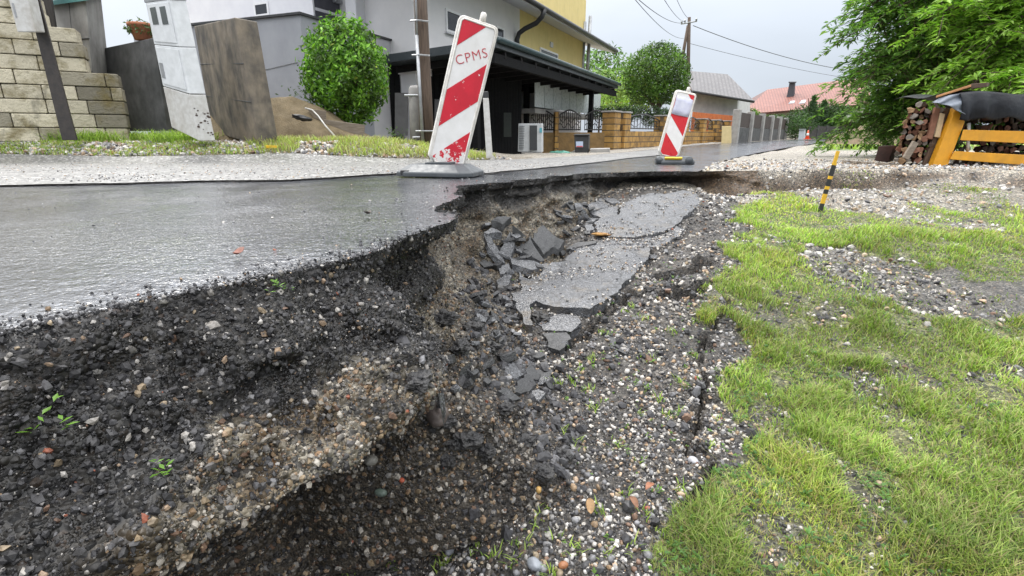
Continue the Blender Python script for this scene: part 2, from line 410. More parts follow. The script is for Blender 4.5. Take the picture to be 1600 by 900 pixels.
# ---- road outline
FAR_PX = [(1311, 216.6), (1284, 217.5), (1220, 219), (1110, 225), (1038, 231.5), (960, 239), (900, 244), (808, 249), (735, 250.5), (600, 247), (450, 240), (330, 243), (200, 245), (90, 243), (0, 241)]
RIGHT_PX = [(1100, 264), (1116, 255), (1150, 246), (1189, 238), (1240, 229), (1284, 223), (1311, 219)]
road_right = [PR(*p) for p in RIGHT_PX]; road_far = [PR(*p) for p in FAR_PX]
road_far += [Vector((-12, road_far[-1].y + .1, 0)), Vector((-40, road_far[-1].y + 2, 0))]
def jag(pl, step, amp, seed, sharp=True):
    """resample a polyline in plan and roughen it"""
    o = []; r = np.random.default_rng(seed)
    for a, b in zip(pl[:-1], pl[1:]):
        n = max(1, int((b - a).length / step))
        for k in range(n):
            p = a.lerp(b, k / n); o.append(p)
    o.append(pl[-1]); out_ = []
    for i, p in enumerate(o):
        d = (o[min(i + 1, len(o) - 1)] - o[max(i - 1, 0)]).normalized(); nrm = Vector((d.y, -d.x, 0))
        s = (vnoise(np.array([p.x * 9]), np.array([p.y * 9]), 0, seed)[0] - .5) * 2.2 + (r.random() - .5) * .9
        out_.append(p + nrm * s * amp * (1 + .75 * min(2.2, max(0, p.y - 1.3)) * (seed == 3)))
    return out_
lip_fine = jag(LIP[3:], .018, .022, 3)
lip_all = LIP[:3] + lip_fine
for p in lip_all: p.z = float(zr(p.x, p.y))
ROADPOLY = [(p.x, p.y) for p in lip_all + road_right + road_far] + [(-40, -5)]

def px_world(pts): return np.array([tuple(PG(*p))[:2] for p in pts])
CR = []
for pts, wd, dp in [([(1034, 430), (1062, 425), (1080, 424), (1100, 404)], .042, .10), ([(1038, 458), (1062, 458), (1082, 450), (1104, 443)], .05, .11),
                    ([(1128, 492), (1108, 516), (1104, 548), (1092, 575), (1103, 604), (1090, 640), (1094, 662), (1072, 690), (1078, 712)], .0085, .08),
                    ([(1045, 430), (1020, 412), (1010, 395)], .012, .04), ([(1098, 700), (1118, 740), (1085, 790)], .014, .05),
                    ([(1010, 455), (965, 470), (948, 490), (905, 520), (885, 545)], .02, .07), ([(1128, 492), (1135, 470), (1120, 450)], .014, .05),
                    ([(560, 350), (745, 545), (705, 560)], .0, .0)]:
    if wd: CR.append((px_world(pts), wd, dp))
CRACKS = CR

# ---- zones in plan (polygons)
def zone(pts): return [tuple(PG(*p))[:2] for p in pts]
Z_GRASS = zone([(1165, 326), (1215, 318), (1290, 322), (1330, 340), (1400, 352), (1600, 345)]) + [(9, 3.4), (9, -4), (.2, -4)] + zone([(1010, 1050), (1042, 900), (1060, 860), (1095, 780), (1150, 715), (1172, 672), (1150, 622), (1110, 565), (1124, 490), (1150, 400)])
Z_DARK = zone([(1235, 412), (1330, 382), (1420, 410), (1600, 440)]) + [(6, 2.9), (6, 2.35)] + zone([(1600, 520), (1480, 488), (1370, 466), (1270, 432)])
Z_BIT = zone([(640, 650), (690, 560), (705, 480), (760, 430), (800, 470), (815, 530), (880, 590), (900, 640), (930, 720), (900, 770), (800, 740), (700, 720), (650, 690)])
Z_TRENCH = zone([(150, 960), (430, 930), (520, 815), (600, 715), (672, 610), (735, 520), (752, 440), (740, 385), (705, 350), (640, 360), (560, 480), (420, 700)])
def jit(X, Y, amp, f, seed): return X + (fbm(X * f, Y * f, 0, 3, seed) - .5) * amp * 2, Y + (fbm(X * f + 5, Y * f, 0, 3, seed + 9) - .5) * amp * 2
def grass_density(X, Y):
    jx, jy = jit(X, Y, .26, 3.2, 61); jx, jy = jit(jx, jy, .07, 16, 63)
    g = pip(jx, jy, Z_GRASS).astype(float)
    jx, jy = jit(X, Y, .22, 3, 71)
    dark = pip(jx, jy, Z_DARK)
    patch = fbm(X * 2.6, Y * 2.6, 0, 4, 81)
    r = np.hypot(X, Y)
    g = g * (.80 + .5 * sstep(.30, .46, patch)) * np.where(dark, .07 + .35 * (patch > .6), 1)
    bare = fbm(X * 4 + 3, Y * 4, 0, 3, 83)
    g = g * (1 - .7 * sstep(.68, .74, bare))
    # patchy grass on the upper lot towards the firewood
    lot = ((Y > 2.9) & (X > 2.0) & (sd(X, Y) > -.05)) * sstep(.48, .62, fbm(X * 1.7, Y * 3.2, 0, 4, 91)) * .8
    g = np.maximum(g, lot)
    return np.clip(g, 0, 1)

# ---- ground sheet
def axis(lo, hi, d, far_lo, far_hi, g=1.13):
    a = list(np.arange(lo, hi, d)); s = d; x = hi
    while x < far_hi: a.append(x); s *= g; x += s
    a.append(far_hi); s = d; x = lo - d; b = []
    while x > far_lo: b.append(x); s *= g; x -= s
    b.append(far_lo); return np.array(b[::-1] + a)
gx = axis(-.55, 2.7, .0115, -500, 500); gy = axis(.85, 5.35, .0125, -60, 900)
GX, GY = np.meshgrid(gx, gy); X = GX.ravel(); Y = GY.ravel()
Zg = ground(X, Y)
nx, ny = len(gx), len(gy)
ii = np.arange(nx * ny).reshape(ny, nx)
F = np.stack([ii[:-1, :-1], ii[:-1, 1:], ii[1:, 1:], ii[1:, :-1]], -1).reshape(-1, 4)
D = sd(X, Y); gd = grass_density(X, Y)
C = np.zeros((len(X), 3)); C[:] = (.060, .057, .054)                                # grey gravel of the bank
def put(mask, c): 
    global C
    m = np.clip(mask, 0, 1)[:, None]; C = C * (1 - m) + np.array(c) * m
put(sstep(.4, .6, fbm(X * 4, Y * 4, 0, 3, 101)) * .6, (.036, .035, .034))
jx, jy = jit(X, Y, .05, 8, 107); put(pip(jx, jy, Z_TRENCH) * sstep(.5, .1, D - .2 * sstep(1.7, 2.6, Y)) * sstep(-.2, 0, D + .2) * (X < 1.8) * (Y < 2.0) * (.6 + .4 * fbm(X * 6, Y * 6, 0, 3, 103)), (.060, .050, .038))         # tan subsoil by the cliff, its tone darkened to paint in the gully's shade
jx, jy = jit(X, Y, .12, 5, 105); put(pip(jx, jy, Z_BIT) * sstep(.34, .5, fbm(X * 6, Y * 6, 0, 3, 106)) * .9, (.028, .027, .027))
put(gd * .85, (.115, .125, .06))
jx, jy = jit(X, Y, .22, 3, 71); put(pip(jx, jy, Z_DARK) * .6, (.10, .10, .10))
upm = (D < 0) & (Y > 4.2)
put(upm * 1., (.30, .29, .265)); put(((D > 0) & (X > 1.9) & (Y > 3.0)) * (1 - gd) * sstep(3, 4, Y) * .8, (.26, .25, .225))
put(sstep(.10, .0, np.abs(D - .02)) * sstep(1.6, 2.1, X) * (Y < 7) * .9, (.075, .052, .033))     # brown earth along the scarp
left = (X < .4) & (Y > 7.3) & (Y < 11); put(left * sstep(7.4, 7.7, Y), (.20, .185, .155))
fg = sstep(.45, .55, fbm(X * .35, Y * .35, 0, 3, 121))
put((Y > 18) * (X > 7.6 + (Y - 14) * .62) * 1., (.11, .17, .04)); put((Y > 70) * 1., (.07, .10, .035))
put(((Y < .8) & (X > .8)) * .5, (.06, .07, .03))
C *= (.8 + .4 * fbm(X * 9, Y * 9, 0, 3, 131))[:, None]
tag(np_mesh('ground', np.stack([X, Y, Zg], 1), F, M_GROUND, C, True, origin=(0, 0, 0)), kind='structure')

# ---- road sheet (with the broken lip)
def sheet(name, poly, mat, zoff, spacing, thick=0., extra=0.006, seed=1):
    xs = np.array([p[0] for p in poly]); ys = np.array([p[1] for p in poly])
    pts = [Vector((a, b)) for a, b in poly]; edges = [(i, (i + 1) % len(poly)) for i in range(len(poly))]
    inner = []; r = np.random.default_rng(seed)
    y = max(ys.min(), -5.); 
    while y < ys.max():
        s = spacing * max(1, abs(y) / 2.5)
        xx = np.arange(max(xs.min(), -14), xs.max(), s); yy = np.full(len(xx), y)
        xx = xx + (r.random(len(xx)) - .5) * s * .5; yy = yy + (r.random(len(xx)) - .5) * s * .4
        ok = pip(xx, yy, poly) & (segdist(xx, yy, list(poly) + [poly[0]]) > s * .35)
        inner += [Vector((a, b)) for a, b in zip(xx[ok], yy[ok])]; y += s
    V2, _, F3, ov, _, _ = delaunay_2d_cdt(pts + inner, edges, [], 1, 1e-5)
    V2 = np.array([tuple(v) for v in V2]); z = zr(V2[:, 0], V2[:, 1]) + zoff
    near = sstep(8, 3, np.hypot(V2[:, 0], V2[:, 1]))
    z += (fbm(V2[:, 0] * 1.5, V2[:, 1] * 1.5, 0, 3, 7) - .5) * extra * 3 * near
    V = np.column_stack([V2, z]); return V, [list(f) for f in F3]
V, F = sheet('road', ROADPOLY, M_ROAD, .0, .10)
d_l = segdist(V[:, 0], V[:, 1], [(p.x, p.y) for p in lip_all])
V[:, 2] -= .004 * sstep(.03, 0, d_l) ** 1.5 * sstep(1.45, 1.2, V[:, 1]) + .004 * sstep(.03, 0, d_l) - (fbm(V[:, 0] * 22, V[:, 1] * 22, 0, 3, 8) - .5) * .012 * sstep(.12, 0, d_l)
tag(np_mesh('road', V, F, M_ROAD, None, True, origin=(0, 0, 0)), kind='structure')
# older, rougher strip on the far side, its near edge is a visible seam
SEAM_PX = [(640, 271), (560, 277), (440, 283), (330, 285), (220, 287), (110, 290), (0, 292)]
seam = jag([PR(*p) for p in SEAM_PX] + [Vector((-7, 3.7, 0)), Vector((-20, 4.2, 0))], .03, .014, 9)
seam0 = jag([PR(*p) for p in [(1030, 243), (980, 248), (902, 258), (820, 266.5), (740, 275), (640, 271)]], .05, .012, 10)
poly = [(p.x, p.y) for p in seam0[:-1] + seam] + [(-20, 7.35)] + [(p.x, p.y) for p in [PR(a, b + 1.0) for a, b in FAR_PX[4:]][::-1]]
SHOULDERPOLY = poly
V, F = sheet('shoulder', poly, M_SHOULDER, .012, .12, seed=2)
tag(np_mesh('road_shoulder', V, F, M_SHOULDER, None, True, origin=(0, 0, 0)), kind='structure')
mb = MB()
for pl, wd in ((seam, .018), (seam0, .022)):
    for a, b in zip(pl[:-1], pl[1:]):
        if a.x < -9: continue
        d = (b - a).normalized(); nn = Vector((d.y, -d.x, 0)); wv = wd * (.4 + random.random())
        if nn.y > 0: nn = -nn
        q = [a - nn * .004, b - nn * .004, b + nn * wv, a + nn * wv]
        mb.add([(p.x, p.y, float(zr(p.x, p.y)) + .0045) for p in q], [(0, 1, 2, 3)])
tag(mb.build('road_seam', M_BITUMEN, origin=(0, 0, 0)), kind='structure')

# ------------------------------------------------------------------ broken cliff face under the lip
PROF = {
 'N': [(0, 0), (.015, -.03), (.045, -.07), (.085, -.13), (.125, -.19), (.19, -.24), (.235, -.30), (.225, -.35), (.08, -.39), (-.12, -.46), (-.26, -.60), (-.26, -.80), (-.22, -1.05)],
 'H': [(0, 0), (.01, -.04), (.0, -.09), (.02, -.15), (.05, -.21), (.09, -.26), (.11, -.30), (.08, -.34), (-.02, -.39), (-.10, -.48), (-.08, -.62), (.06, -.76), (.24, -.92)],
 'M': [(0, 0), (-.005, -.045), (-.05, -.075), (-.07, -.13), (-.07, -.2), (-.05, -.27), (-.01, -.34), (.05, -.41), (.13, -.49), (.22, -.57), (.31, -.66), (.42, -.76), (.5, -.9)],
 'F': [(0, 0), (.0, -.04), (-.025, -.055), (-.005, -.10), (.03, -.15), (.07, -.2), (.11, -.25), (.16, -.3), (.21, -.36), (.27, -.42), (.34, -.5), (.42, -.6), (.5, -.75)],
 'K': [(0, 0), (.0, -.04), (-.07, -.06), (-.15, -.09), (-.18, -.13), (-.16, -.18), (-.10, -.21), (-.04, -.24), (.03, -.27), (.1, -.31), (.18, -.36), (.25, -.42), (.3, -.5)],
 'S': [(0, 0), (.01, -.02), (.03, -.04), (.05, -.06), (.075, -.085), (.10, -.11), (.13, -.135), (.16, -.16), (.2, -.19), (.25, -.23), (.3, -.28), (.35, -.33), (.4, -.4)]}
keys = [(0, 'N'), (12, 'N'), (13, 'H'), (14, 'M'), (18, 'M'), (22, 'M'), (24, 'F'), (27, 'F'), (29, 'K'), (31, 'K'), (32, 'S'), (33, 'S')]
base = LIP + SCARP[:2]
# fine path: jagged top, smoothed foot
step = .0125
tops = []; smo = []; prof = []
cum = 0
basexy = np.array([(p.x, p.y) for p in base])
seg = np.hypot(*np.diff(basexy, axis=0).T); S = np.concatenate([[0], np.cumsum(seg)])
s_near0 = S[2]
ss = np.concatenate([np.arange(0, s_near0, .25), np.arange(s_near0, S[-1], step)])
bx, by = np.interp(ss, S, basexy[:, 0]), np.interp(ss, S, basexy[:, 1]); idx = np.interp(ss, S, np.arange(len(base)))
# the jagged line: nearest along the fine lip
lf = np.array([(p.x, p.y) for p in lip_all + SCARP[:2]]); lS = np.concatenate([[0], np.cumsum(np.hypot(*np.diff(lf, axis=0).T))])
# map by normalised length between shared base vertices
pos = []; j0 = 0
for p in base:
    d = np.hypot(lf[:, 0] - p.x, lf[:, 1] - p.y); d[:j0] = 9; j = int(np.argmin(d[:j0 + 400])) ; j0 = j; pos.append(lS[j])
pos = np.maximum.accumulate(np.array(pos) + np.arange(len(pos)) * 1e-7)
js = np.interp(idx, np.arange(len(base)), pos)
tx, ty = np.interp(js, lS, lf[:, 0]), np.interp(js, lS, lf[:, 1])
def smooth1(a, wn):
    k = np.hanning(wn * 2 + 1); k /= k.sum(); ap = np.concatenate([np.full(wn, a[0]) , a, np.full(wn, a[-1])]); return np.convolve(ap, k, 'valid')
sx, sy = smooth1(bx, 28), smooth1(by, 28)
dx, dy = np.gradient(sx), np.gradient(sy); ln = np.hypot(dx, dy) + 1e-9; Nx, Ny = smooth1(dy / ln, 14), smooth1(-dx / ln, 14)
kk = np.array([k for k, _ in keys], float); tab = np.array([PROF[n] for _, n in keys])       # (K,13,2)
nr0 = 13; nrow = 74
rr = np.linspace(0, nr0 - 1, nrow)
P0 = np.empty((len(ss), nr0, 2))
for r_ in range(nr0):
    for c_ in range(2): P0[:, r_, c_] = np.interp(idx, kk, tab[:, r_, c_])
P1 = np.empty((len(ss), nrow, 2))
r0 = np.clip(np.floor(rr).astype(int), 0, nr0 - 2); fr = rr - r0; P1 = P0[:, r0] * (1 - fr)[None, :, None] + P0[:, r0 + 1] * fr[None, :, None]
lam = np.clip(rr / 2.2, 0, 1)[None, :]
cx = tx[:, None] * (1 - lam) + sx[:, None] * lam + Nx[:, None] * P1[..., 0]
cy = ty[:, None] * (1 - lam) + sy[:, None] * lam + Ny[:, None] * P1[..., 0]
cz = zr(tx, ty)[:, None] + P1[..., 1]
amp = np.clip(rr / 3., 0, 1)[None, :]
n_big = (fbm(cx * 3.2, cy * 3.2, cz * 4.5, 3, 201) - .5) * .22; n_mid = (fbm(cx * 11, cy * 11, cz * 14, 4, 202) - .5) * .075; n_fine = (fbm(cx * 42, cy * 42, cz * 42, 3, 203) - .5) * .03
ridged = np.abs(fbm(cx * 7, cy * 7, cz * 3, 3, 204) - .5) * -.12
strata = (vnoise(cz * 26 + 2.2 * fbm(cx * 3, cy * 3, 0, 2, 205), cx * 2.5, cy * 2.5, 206) - .5) * .055
disp = (n_big + n_mid + n_fine + ridged + strata) * amp
cx = cx + Nx[:, None] * disp; cy = cy + Ny[:, None] * disp; cz = cz + (n_mid * .5 + n_fine) * amp
V = np.stack([cx, cy, cz], -1).reshape(-1, 3); m = len(ss)
jj = np.arange(m * nrow).reshape(m, nrow)
F = np.stack([jj[:-1, :-1], jj[:-1, 1:], jj[1:, 1:], jj[1:, :-1]], -1).reshape(-1, 4)[:, ::-1]
xx, yy, zz = V.T; dep = (zz - zr(xx, yy)); nv = fbm(xx * 5, yy * 5, zz * 7, 4, 211); rowv = np.tile(rr, m)
nearl_ = sstep(1.75, 1.3, yy); Cc = np.zeros((len(V), 3)); Cc[:] = (.086, .077, .062)
def putc(mask, c):
    global Cc
    mm = np.clip(mask, 0, 1)[:, None]; Cc = Cc * (1 - mm) + np.array(c) * mm
putc(sstep(.42, .6, nv) * (rowv < 38), (.17, .16, .135)); putc(sstep(.55, .7, fbm(xx * 9, yy * 9, zz * 9, 3, 212)), (.075, .058, .038))
putc((rowv > 6) * nearl_ * .85 * (dep < -.42), (.055, .046, .034))  # wet subsoil below the ledge, the undercut's shade painted into its colour
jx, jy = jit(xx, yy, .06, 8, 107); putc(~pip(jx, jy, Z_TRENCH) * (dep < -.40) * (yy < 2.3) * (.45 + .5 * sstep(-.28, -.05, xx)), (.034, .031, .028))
midl = np.exp(-((yy - 1.62) / .36) ** 2)
bl = -.235 * nearl_ - .15 * (1 - nearl_) - .13 * midl + (nv - .5) * .26 * (nearl_ + .5)
dk = sstep(bl - .05, bl + .04, dep)
putc(dk * .97, (.012, .0118, .0118))
putc(dk * sstep(.58, .72, fbm(xx * 14, yy * 14, zz * 14, 3, 213)) * .45, (.06, .058, .056))
putc(sstep(1.6, .2, rowv) * 1., (.032, .032, .034))
putc((xx > 1.55) * 1. * sstep(1.5, 2, xx) * (dep > -.4), (.085, .06, .038))
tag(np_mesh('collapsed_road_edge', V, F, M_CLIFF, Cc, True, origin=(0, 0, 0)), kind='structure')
CLIFF_V, CLIFF_F, CLIFF_C = V, F, Cc
# ================================================================== LARGE STRUCTURES
def at(o): o.location = o.location; return o
def prismP(mb, pts, Y, thick, col=None):
    """outline at world depth Y, given real thickness away from the viewer"""
    return mb.prism([P(x, y, Y) for x, y in pts], (0, thick, 0), col)
M_GREYWALL = pm('grey_render', (.30, .31, .335), (.26, .27, .295), 2, .8, .12, 90, .003, streak=(.2, .21, .23), streak_amt=.25)
M_WHITEWALL = pm('white_render', (.74, .74, .76), (.68, .68, .71), 2, .8, .1, 90, .003)
M_LIGHTGREY = pm('light_grey_render', (.74, .725, .72), (.68, .67, .67), 2, .8, .1, 90, .003)
M_ANTHRA = pm('anthracite_render', (.085, .085, .10), (.07, .07, .085), 3, .75, .1, 90, .003)
M_YELLOWWALL = pm('yellow_render', (.70, .57, .25), (.65, .53, .225), 2, .8, .1, 90, .003, streak=(.4, .32, .13), streak_amt=.25)
M_SOFFIT = pm('white_soffit', (.6, .6, .61), (.55, .55, .56), 4, .7, .05)
def tile_mat(name, c1, c2, sx=3.2, sz=3.0):
    m, t, b = mk(name); v = coords(t)
    n = noise(t, v, 1.5, 5); n2 = noise(t, v, 14, 3)
    uvn = t.nodes.new('ShaderNodeUVMap'); br = N(t, 'ShaderNodeTexBrick', Scale=1.0); br.offset = .5
    br.inputs['Color1'].default_value = (*c1, 1); br.inputs['Color2'].default_value = (*c2, 1); br.inputs['Mortar'].default_value = (*[x * .35 for x in c1], 1)
    br.inputs['Mortar Size'].default_value = .035; br.inputs['Brick Width'].default_value = .30; br.inputs['Row Height'].default_value = .34
    t.links.new(uvn.outputs[0], br.inputs['Vector'])
    c = mixc(t, br.outputs[0], tuple(x * .6 for x in c2), rng(t, n, .45, .7, 0, .6)); t.links.new(c, b.inputs['Base Color']); b.inputs['Roughness'].default_value = .55
    bump(t, b, br.outputs['Fac'], -.6, .03); return m
def roof_slab(name, pts, mat, parent, thick=.12):
    """sloped tile field: pts = eave a, eave b, ridge b, ridge a; UV in metres"""
    a, b_, c, d = [Vector(p) for p in pts]; nrm = (b_ - a).cross(d - a).normalized()
    if nrm.z < 0: nrm = -nrm
    mb = MB(); mb.hexa([p - nrm * thick for p in (a, b_, c, d)], [a, b_, c, d]); o = mb.build(name, mat, parent)
    me = o.data; uv = me.uv_layers.new(name='UVMap'); U = (b_ - a).normalized(); W = nrm.cross(U); org = origin_of(parent) if parent else Vector(o.location)
    for l in me.loops:
        p = me.vertices[l.vertex_index].co + org - a; uv.data[l.index].uv = (p.dot(U), p.dot(W))
    return o
M_TILEGREY = tile_mat('grey_roof_tiles', (.13, .125, .13), (.17, .16, .16))
M_TILERED = tile_mat('red_roof_tiles', (.25, .10, .078), (.31, .13, .10))
M_TILEDARK = tile_mat('dark_roof_tiles', (.06, .055, .055), (.08, .07, .07))

# ---- main house
uH = Vector((.429, .903, 0)); A = Vector((-2.57, 14.8, 0)); FH = Frame(A, uH)
house = empty('house', (-2.57, 14.8, -.4), 'white, grey and yellow rendered house with a tiled roof behind the black carport', 'house')
aY, _ = FH.hit(812, 40); aE, _ = FH.hit(913, 80)
mb = MB(); FH.box(mb, 0, aY, -6, 0, 1.9, 6.6); mb.build('grey_wall', M_LIGHTGREY, house)
mb = MB(); FH.box(mb, aY, aE, -6, .003, 2.35, 6.6); mb.build('yellow_wall', M_YELLOWWALL, house)
mb = MB(); FH.box(mb, 0.05, aE - .03, -6, -.05, -.5, 2.4); mb.build('ground_floor_wall', M_WHITEWALL, house)
K = Vector((-5.19, 15.0, 0)); FK = Frame(K, uH)
aD, _ = FK.hit(546, 30)
mb = MB(); FK.box(mb, 0, aD, -5, 0, 2.4, 7); mb.build('anthracite_wall', M_ANTHRA, house)
mb = MB(); FK.box(mb, aD + .002, 9, -6, -.9, 2.4, 7); mb.build('entrance_wall', M_ANTHRA, house)
FW = Frame(K - FH.n * 0, -FK.n, False)            # camera-facing white face: runs left from the corner
mb = MB(); v0 = K + FK.u * -.06
FL = Frame(v0, -FK.n)                               # n of this frame
nn = FL.n if FL.n.dot(-uH) > 0 else -FL.n
bt = [v0 + FK.n * 0.004, v0 + uH * .055 + FK.n * .004, v0 + uH * .055 - FK.n * 5.4, v0 - FK.n * 5.4]
mb.hexa([p + Vector((0, 0, .0)) for p in bt][::-1], [p + Vector((0, 0, 7)) for p in bt][::-1]); mb.build('white_wall', M_WHITEWALL, house)
# thin light band across the anthracite wall
a0, z0 = FK.hit(495, 14); a1, z1 = FK.hit(545, 29); mb = MB(); FK.box(mb, .02, aD, 0, .02, (z0 + z1) / 2 - .035, (z0 + z1) / 2 + .035); mb.build('band', M_WHITEWALL, house)
def hole_quad(F, x0, y0, x1, y1, b=0):
    a0, z0 = F.hit(x0, (y0 + y1) / 2, b); a1, _ = F.hit(x1, (y0 + y1) / 2, b); xm = (x0 + x1) / 2
    _, zt = F.hit(xm, y0, b); _, zb = F.hit(xm, y1, b); return a0, a1, zb, zt
M_WINFRAME = pm('window_frame_white', (.8, .8, .8), (.74, .74, .74), 5, .35, 0)
for F_, q, b_ in ((FH, (696, 17, 719, 53), .003), (FH, (775, 42, 787, 61), .003), (FH, (843, 79, 871, 104), .006), (FK, (563, 4, 582, 52), -.9)):
    a0, a1, zb, zt = hole_quad(F_, *q, b=b_)
    f, g, rv = MB(), MB(), MB(); F_.window(f, g, a0, a1, zb, zt, .07, b_)
    o = f.build('window', M_WINFRAME, house); g.build('pane', M_GLASS, o)
    s = MB(); F_.box(s, min(a0, a1) - .05, max(a0, a1) + .05, b_, b_ + .09, zb - .05, zb - .004); s.build('sill', M_SOFFIT, o)
# window on the camera-facing white wall
def quadP(px, Yc): return [P(x, y, Yc) for x, y in px]
wq = [(398, 10), (419, 3), (419, 22), (399, 24)]
Fw2 = Frame(v0, FK.n, True)   # u along n, outward = -uH
def hitW(px, py):
    d = ray(px, py); t = ((v0 - O).dot(uH)) / d.dot(uH); q = O + d * t; return (q - v0).dot(FK.n), q.z
a0, _ = hitW(397, 12); a1, _ = hitW(420, 12); _, zt = hitW(409, 3); _, zb = hitW(409, 26)
f, g = MB(), MB(); Fw2.window(f, g, a0, a1, zb, zt, .06, .0); o = f.build('window', M_WINFRAME, house); g.build('pane', M_GLASS, o)
# entrance door
a0, a1, zb, zt = hole_quad(FK, 608, 4, 637, 78, b=-.9); zb = 2.6
mb = MB(); FK.box(mb, a0, a1, -.92, -.86, zb, zt); dr = mb.build('door', M_WINFRAME, house)
mb = MB(); am = a0 * .38 + a1 * .62; pl = [FK.p(am + (a1 - a0) * x, -.857, zb + (zt - zb) * y) for x, y in ((-.06, .05), (.22, .05), (.24, .38), (.2, .62), (.05, .78), (-.03, .55))]
mb.prism(pl, FK.n * .008); mb.build('glass_inlay', M_GLASS, dr)
mb = MB(); mb.tube([FK.p(am - .22, -.8, zb + (zt - zb) * y) for y in (.38, .5, .62)], .018); mb.build('handle', M_GREYMETAL, dr)
# terrace column and wall lamp
qc = P(557, 40, 15.4); mb = MB(); mb.box((qc.x, qc.y, 4.9), (.36, .36, 4.3), Matrix.Rotation(-R(25), 3, 'Z')); mb.build('terrace_column', M_WHITEWALL, house, bevel=.02)
a0, a1, zb, zt = hole_quad(FK, 519, 0, 533, 6); mb = MB(); FK.box(mb, a0, a1, 0, .12, zb, zt); mb.build('wall_lamp', M_GREYMETAL, house, bevel=.02)
# terrace slab that the entrance stands on
mb = MB(); FK.box(mb, -.02, 8, -.9, 1.6, 2.35, 2.56); mb.build('terrace_slab', M_CONC_CLEAN, house)
# roof: eave over the facade
e0 = Vector((1.07, 19.8, 4.62)); e1 = Vector((5.38, 29.0, 4.62)); ue = (e1 - e0).normalized(); s0 = e0 - ue * 9; inn = -FH.n * 5.6 + Vector((0, 0, 3.0))
roof_slab('roof', (s0, e1, e1 + inn, s0 + inn), M_TILEDARK, house, .10)
mb = MB()
dn = Vector((0, 0, -.11))
mb.hexa([s0 + dn * 1.9, e1 + dn * 1.9, e1 + dn * 1.9 - FH.n * 1.5 + Vector((0, 0, .42)), s0 + dn * 1.9 - FH.n * 1.5 + Vector((0, 0, .42))],
        [s0 + dn * 1.5, e1 + dn * 1.5, e1 + dn * 1.5 - FH.n * 1.5 + Vector((0, 0, .5)), s0 + dn * 1.5 - FH.n * 1.5 + Vector((0, 0, .5))]); mb.build('soffit', M_SOFFIT, house)
mb = MB(); mb.tube([s0 + FH.n * .07 + Vector((0, 0, -.1)), e1 + FH.n * .07 + Vector((0, 0, -.1))], .085, 10); mb.build('gutter', M_BLACKMETAL, house, smooth=True)
mb = MB(); g1 = e1 + dn; mb.hexa([e1 + dn * 2.4, e1 + dn * 2.4 + ue * .05, e1 + inn + dn * 2.4 + ue * .05, e1 + inn + dn * 2.4], [e1, e1 + ue * .05, e1 + inn + ue * .05, e1 + inn]); mb.build('verge_board', M_BLACKMETAL, house)
# downpipe bending from the gutter to the wall corner
ya = 17.9; dp = [P(851, 14, 19.6), P(847, 26, 19.6), P(838, 36, 19.9), P(820, 45, 20.3), P(811, 52, 20.4), P(808, 62, 20.4), P(808.5, 74, 20.4)]
mb = MB(); mb.tube(dp, .085, 10); mb.build('downpipe', M_BLACKMETAL, house, smooth=True)
# flue pipes at the far corner
f0 = P(913, 108, 27.6); mb = MB()
for dx_ in (-.12, .14): mb.tube([Vector((f0.x + dx_, f0.y, 2.2)), Vector((f0.x + dx_ + .06, f0.y, 5.75 + dx_))], .085, 10)
mb.build('flue', M_GREYMETAL, house, smooth=True)
a0, a1, zb, zt = hole_quad(FH, 859, 66, 863, 74, .006); mb = MB(); FH.box(mb, a0, a1, 0, .05, zb, zt); mb.build('vent', M_SOFFIT, house)
# balcony under the yellow wall
ab0, _ = FH.hit(836, 160, 1.2); ab1, _ = FH.hit(938, 178, 1.2); _, zbal = FH.hit(925, 180, 1.2)
mb = MB(); FH.box(mb, ab0, ab1, .0, 1.2, zbal - .16, zbal); bal = mb.build('balcony', M_CONC_CLEAN, house)
mb = MB(); n_ = 9
for k in range(n_):
    t0, t1 = ab0 + (ab1 - ab0) * k / n_ + .02, ab0 + (ab1 - ab0) * (k + 1) / n_ - .02; FH.box(mb, t0, t1, 1.16, 1.19, zbal + .05, zbal + 1.0)
mb.build('balustrade', pm('frosted_panel', (.55, .60, .60), (.5, .55, .56), 3, .3, 0), bal)

# ---- annex (grey rendered box in front of the house, terrace on top)
c0 = Vector((-4.48, 12.0, 0)); FA = Frame(c0, Vector((1.61, 4.2, 0)))
annex = empty('annex', (-4.48, 12, 0), 'plain grey rendered annex with a dark metal coping behind the round bush', 'building')
aA, _ = FA.hit(575, 60)
mb = MB(); FA.box(mb, 0, aA, -5.2, 0, -.1, 2.74); mb.build('wall', M_GREYWALL, annex)
mb = MB(); FA.box(mb, aA + .001, 5.2, -3.2, -.002, -.1, 2.74); mb.build('parapet', pm('pale_render', (.48, .48, .49), (.44, .44, .455), 2, .8, .1), annex)
mb = MB(); FA.box(mb, -.05, 5.25, -.30, .05, 2.742, 2.79); FA.box(mb, -.05, .25, -5.25, -.301, 2.742, 2.788); mb.build('coping', M_BLACKMETAL, annex)
mb = MB(); pth = [FA.p(-.01, -3 + .35 * k, 1.78 - .0 - .10 * math.sin(k * .45)) for k in range(9)] + [FA.p(.2 + .3 * k, .012, 1.70 + .01 * k) for k in range(4)]
mb.tube(pth, .006, 5); mb.build('hanging_cable', M_GREYMETAL, annex)

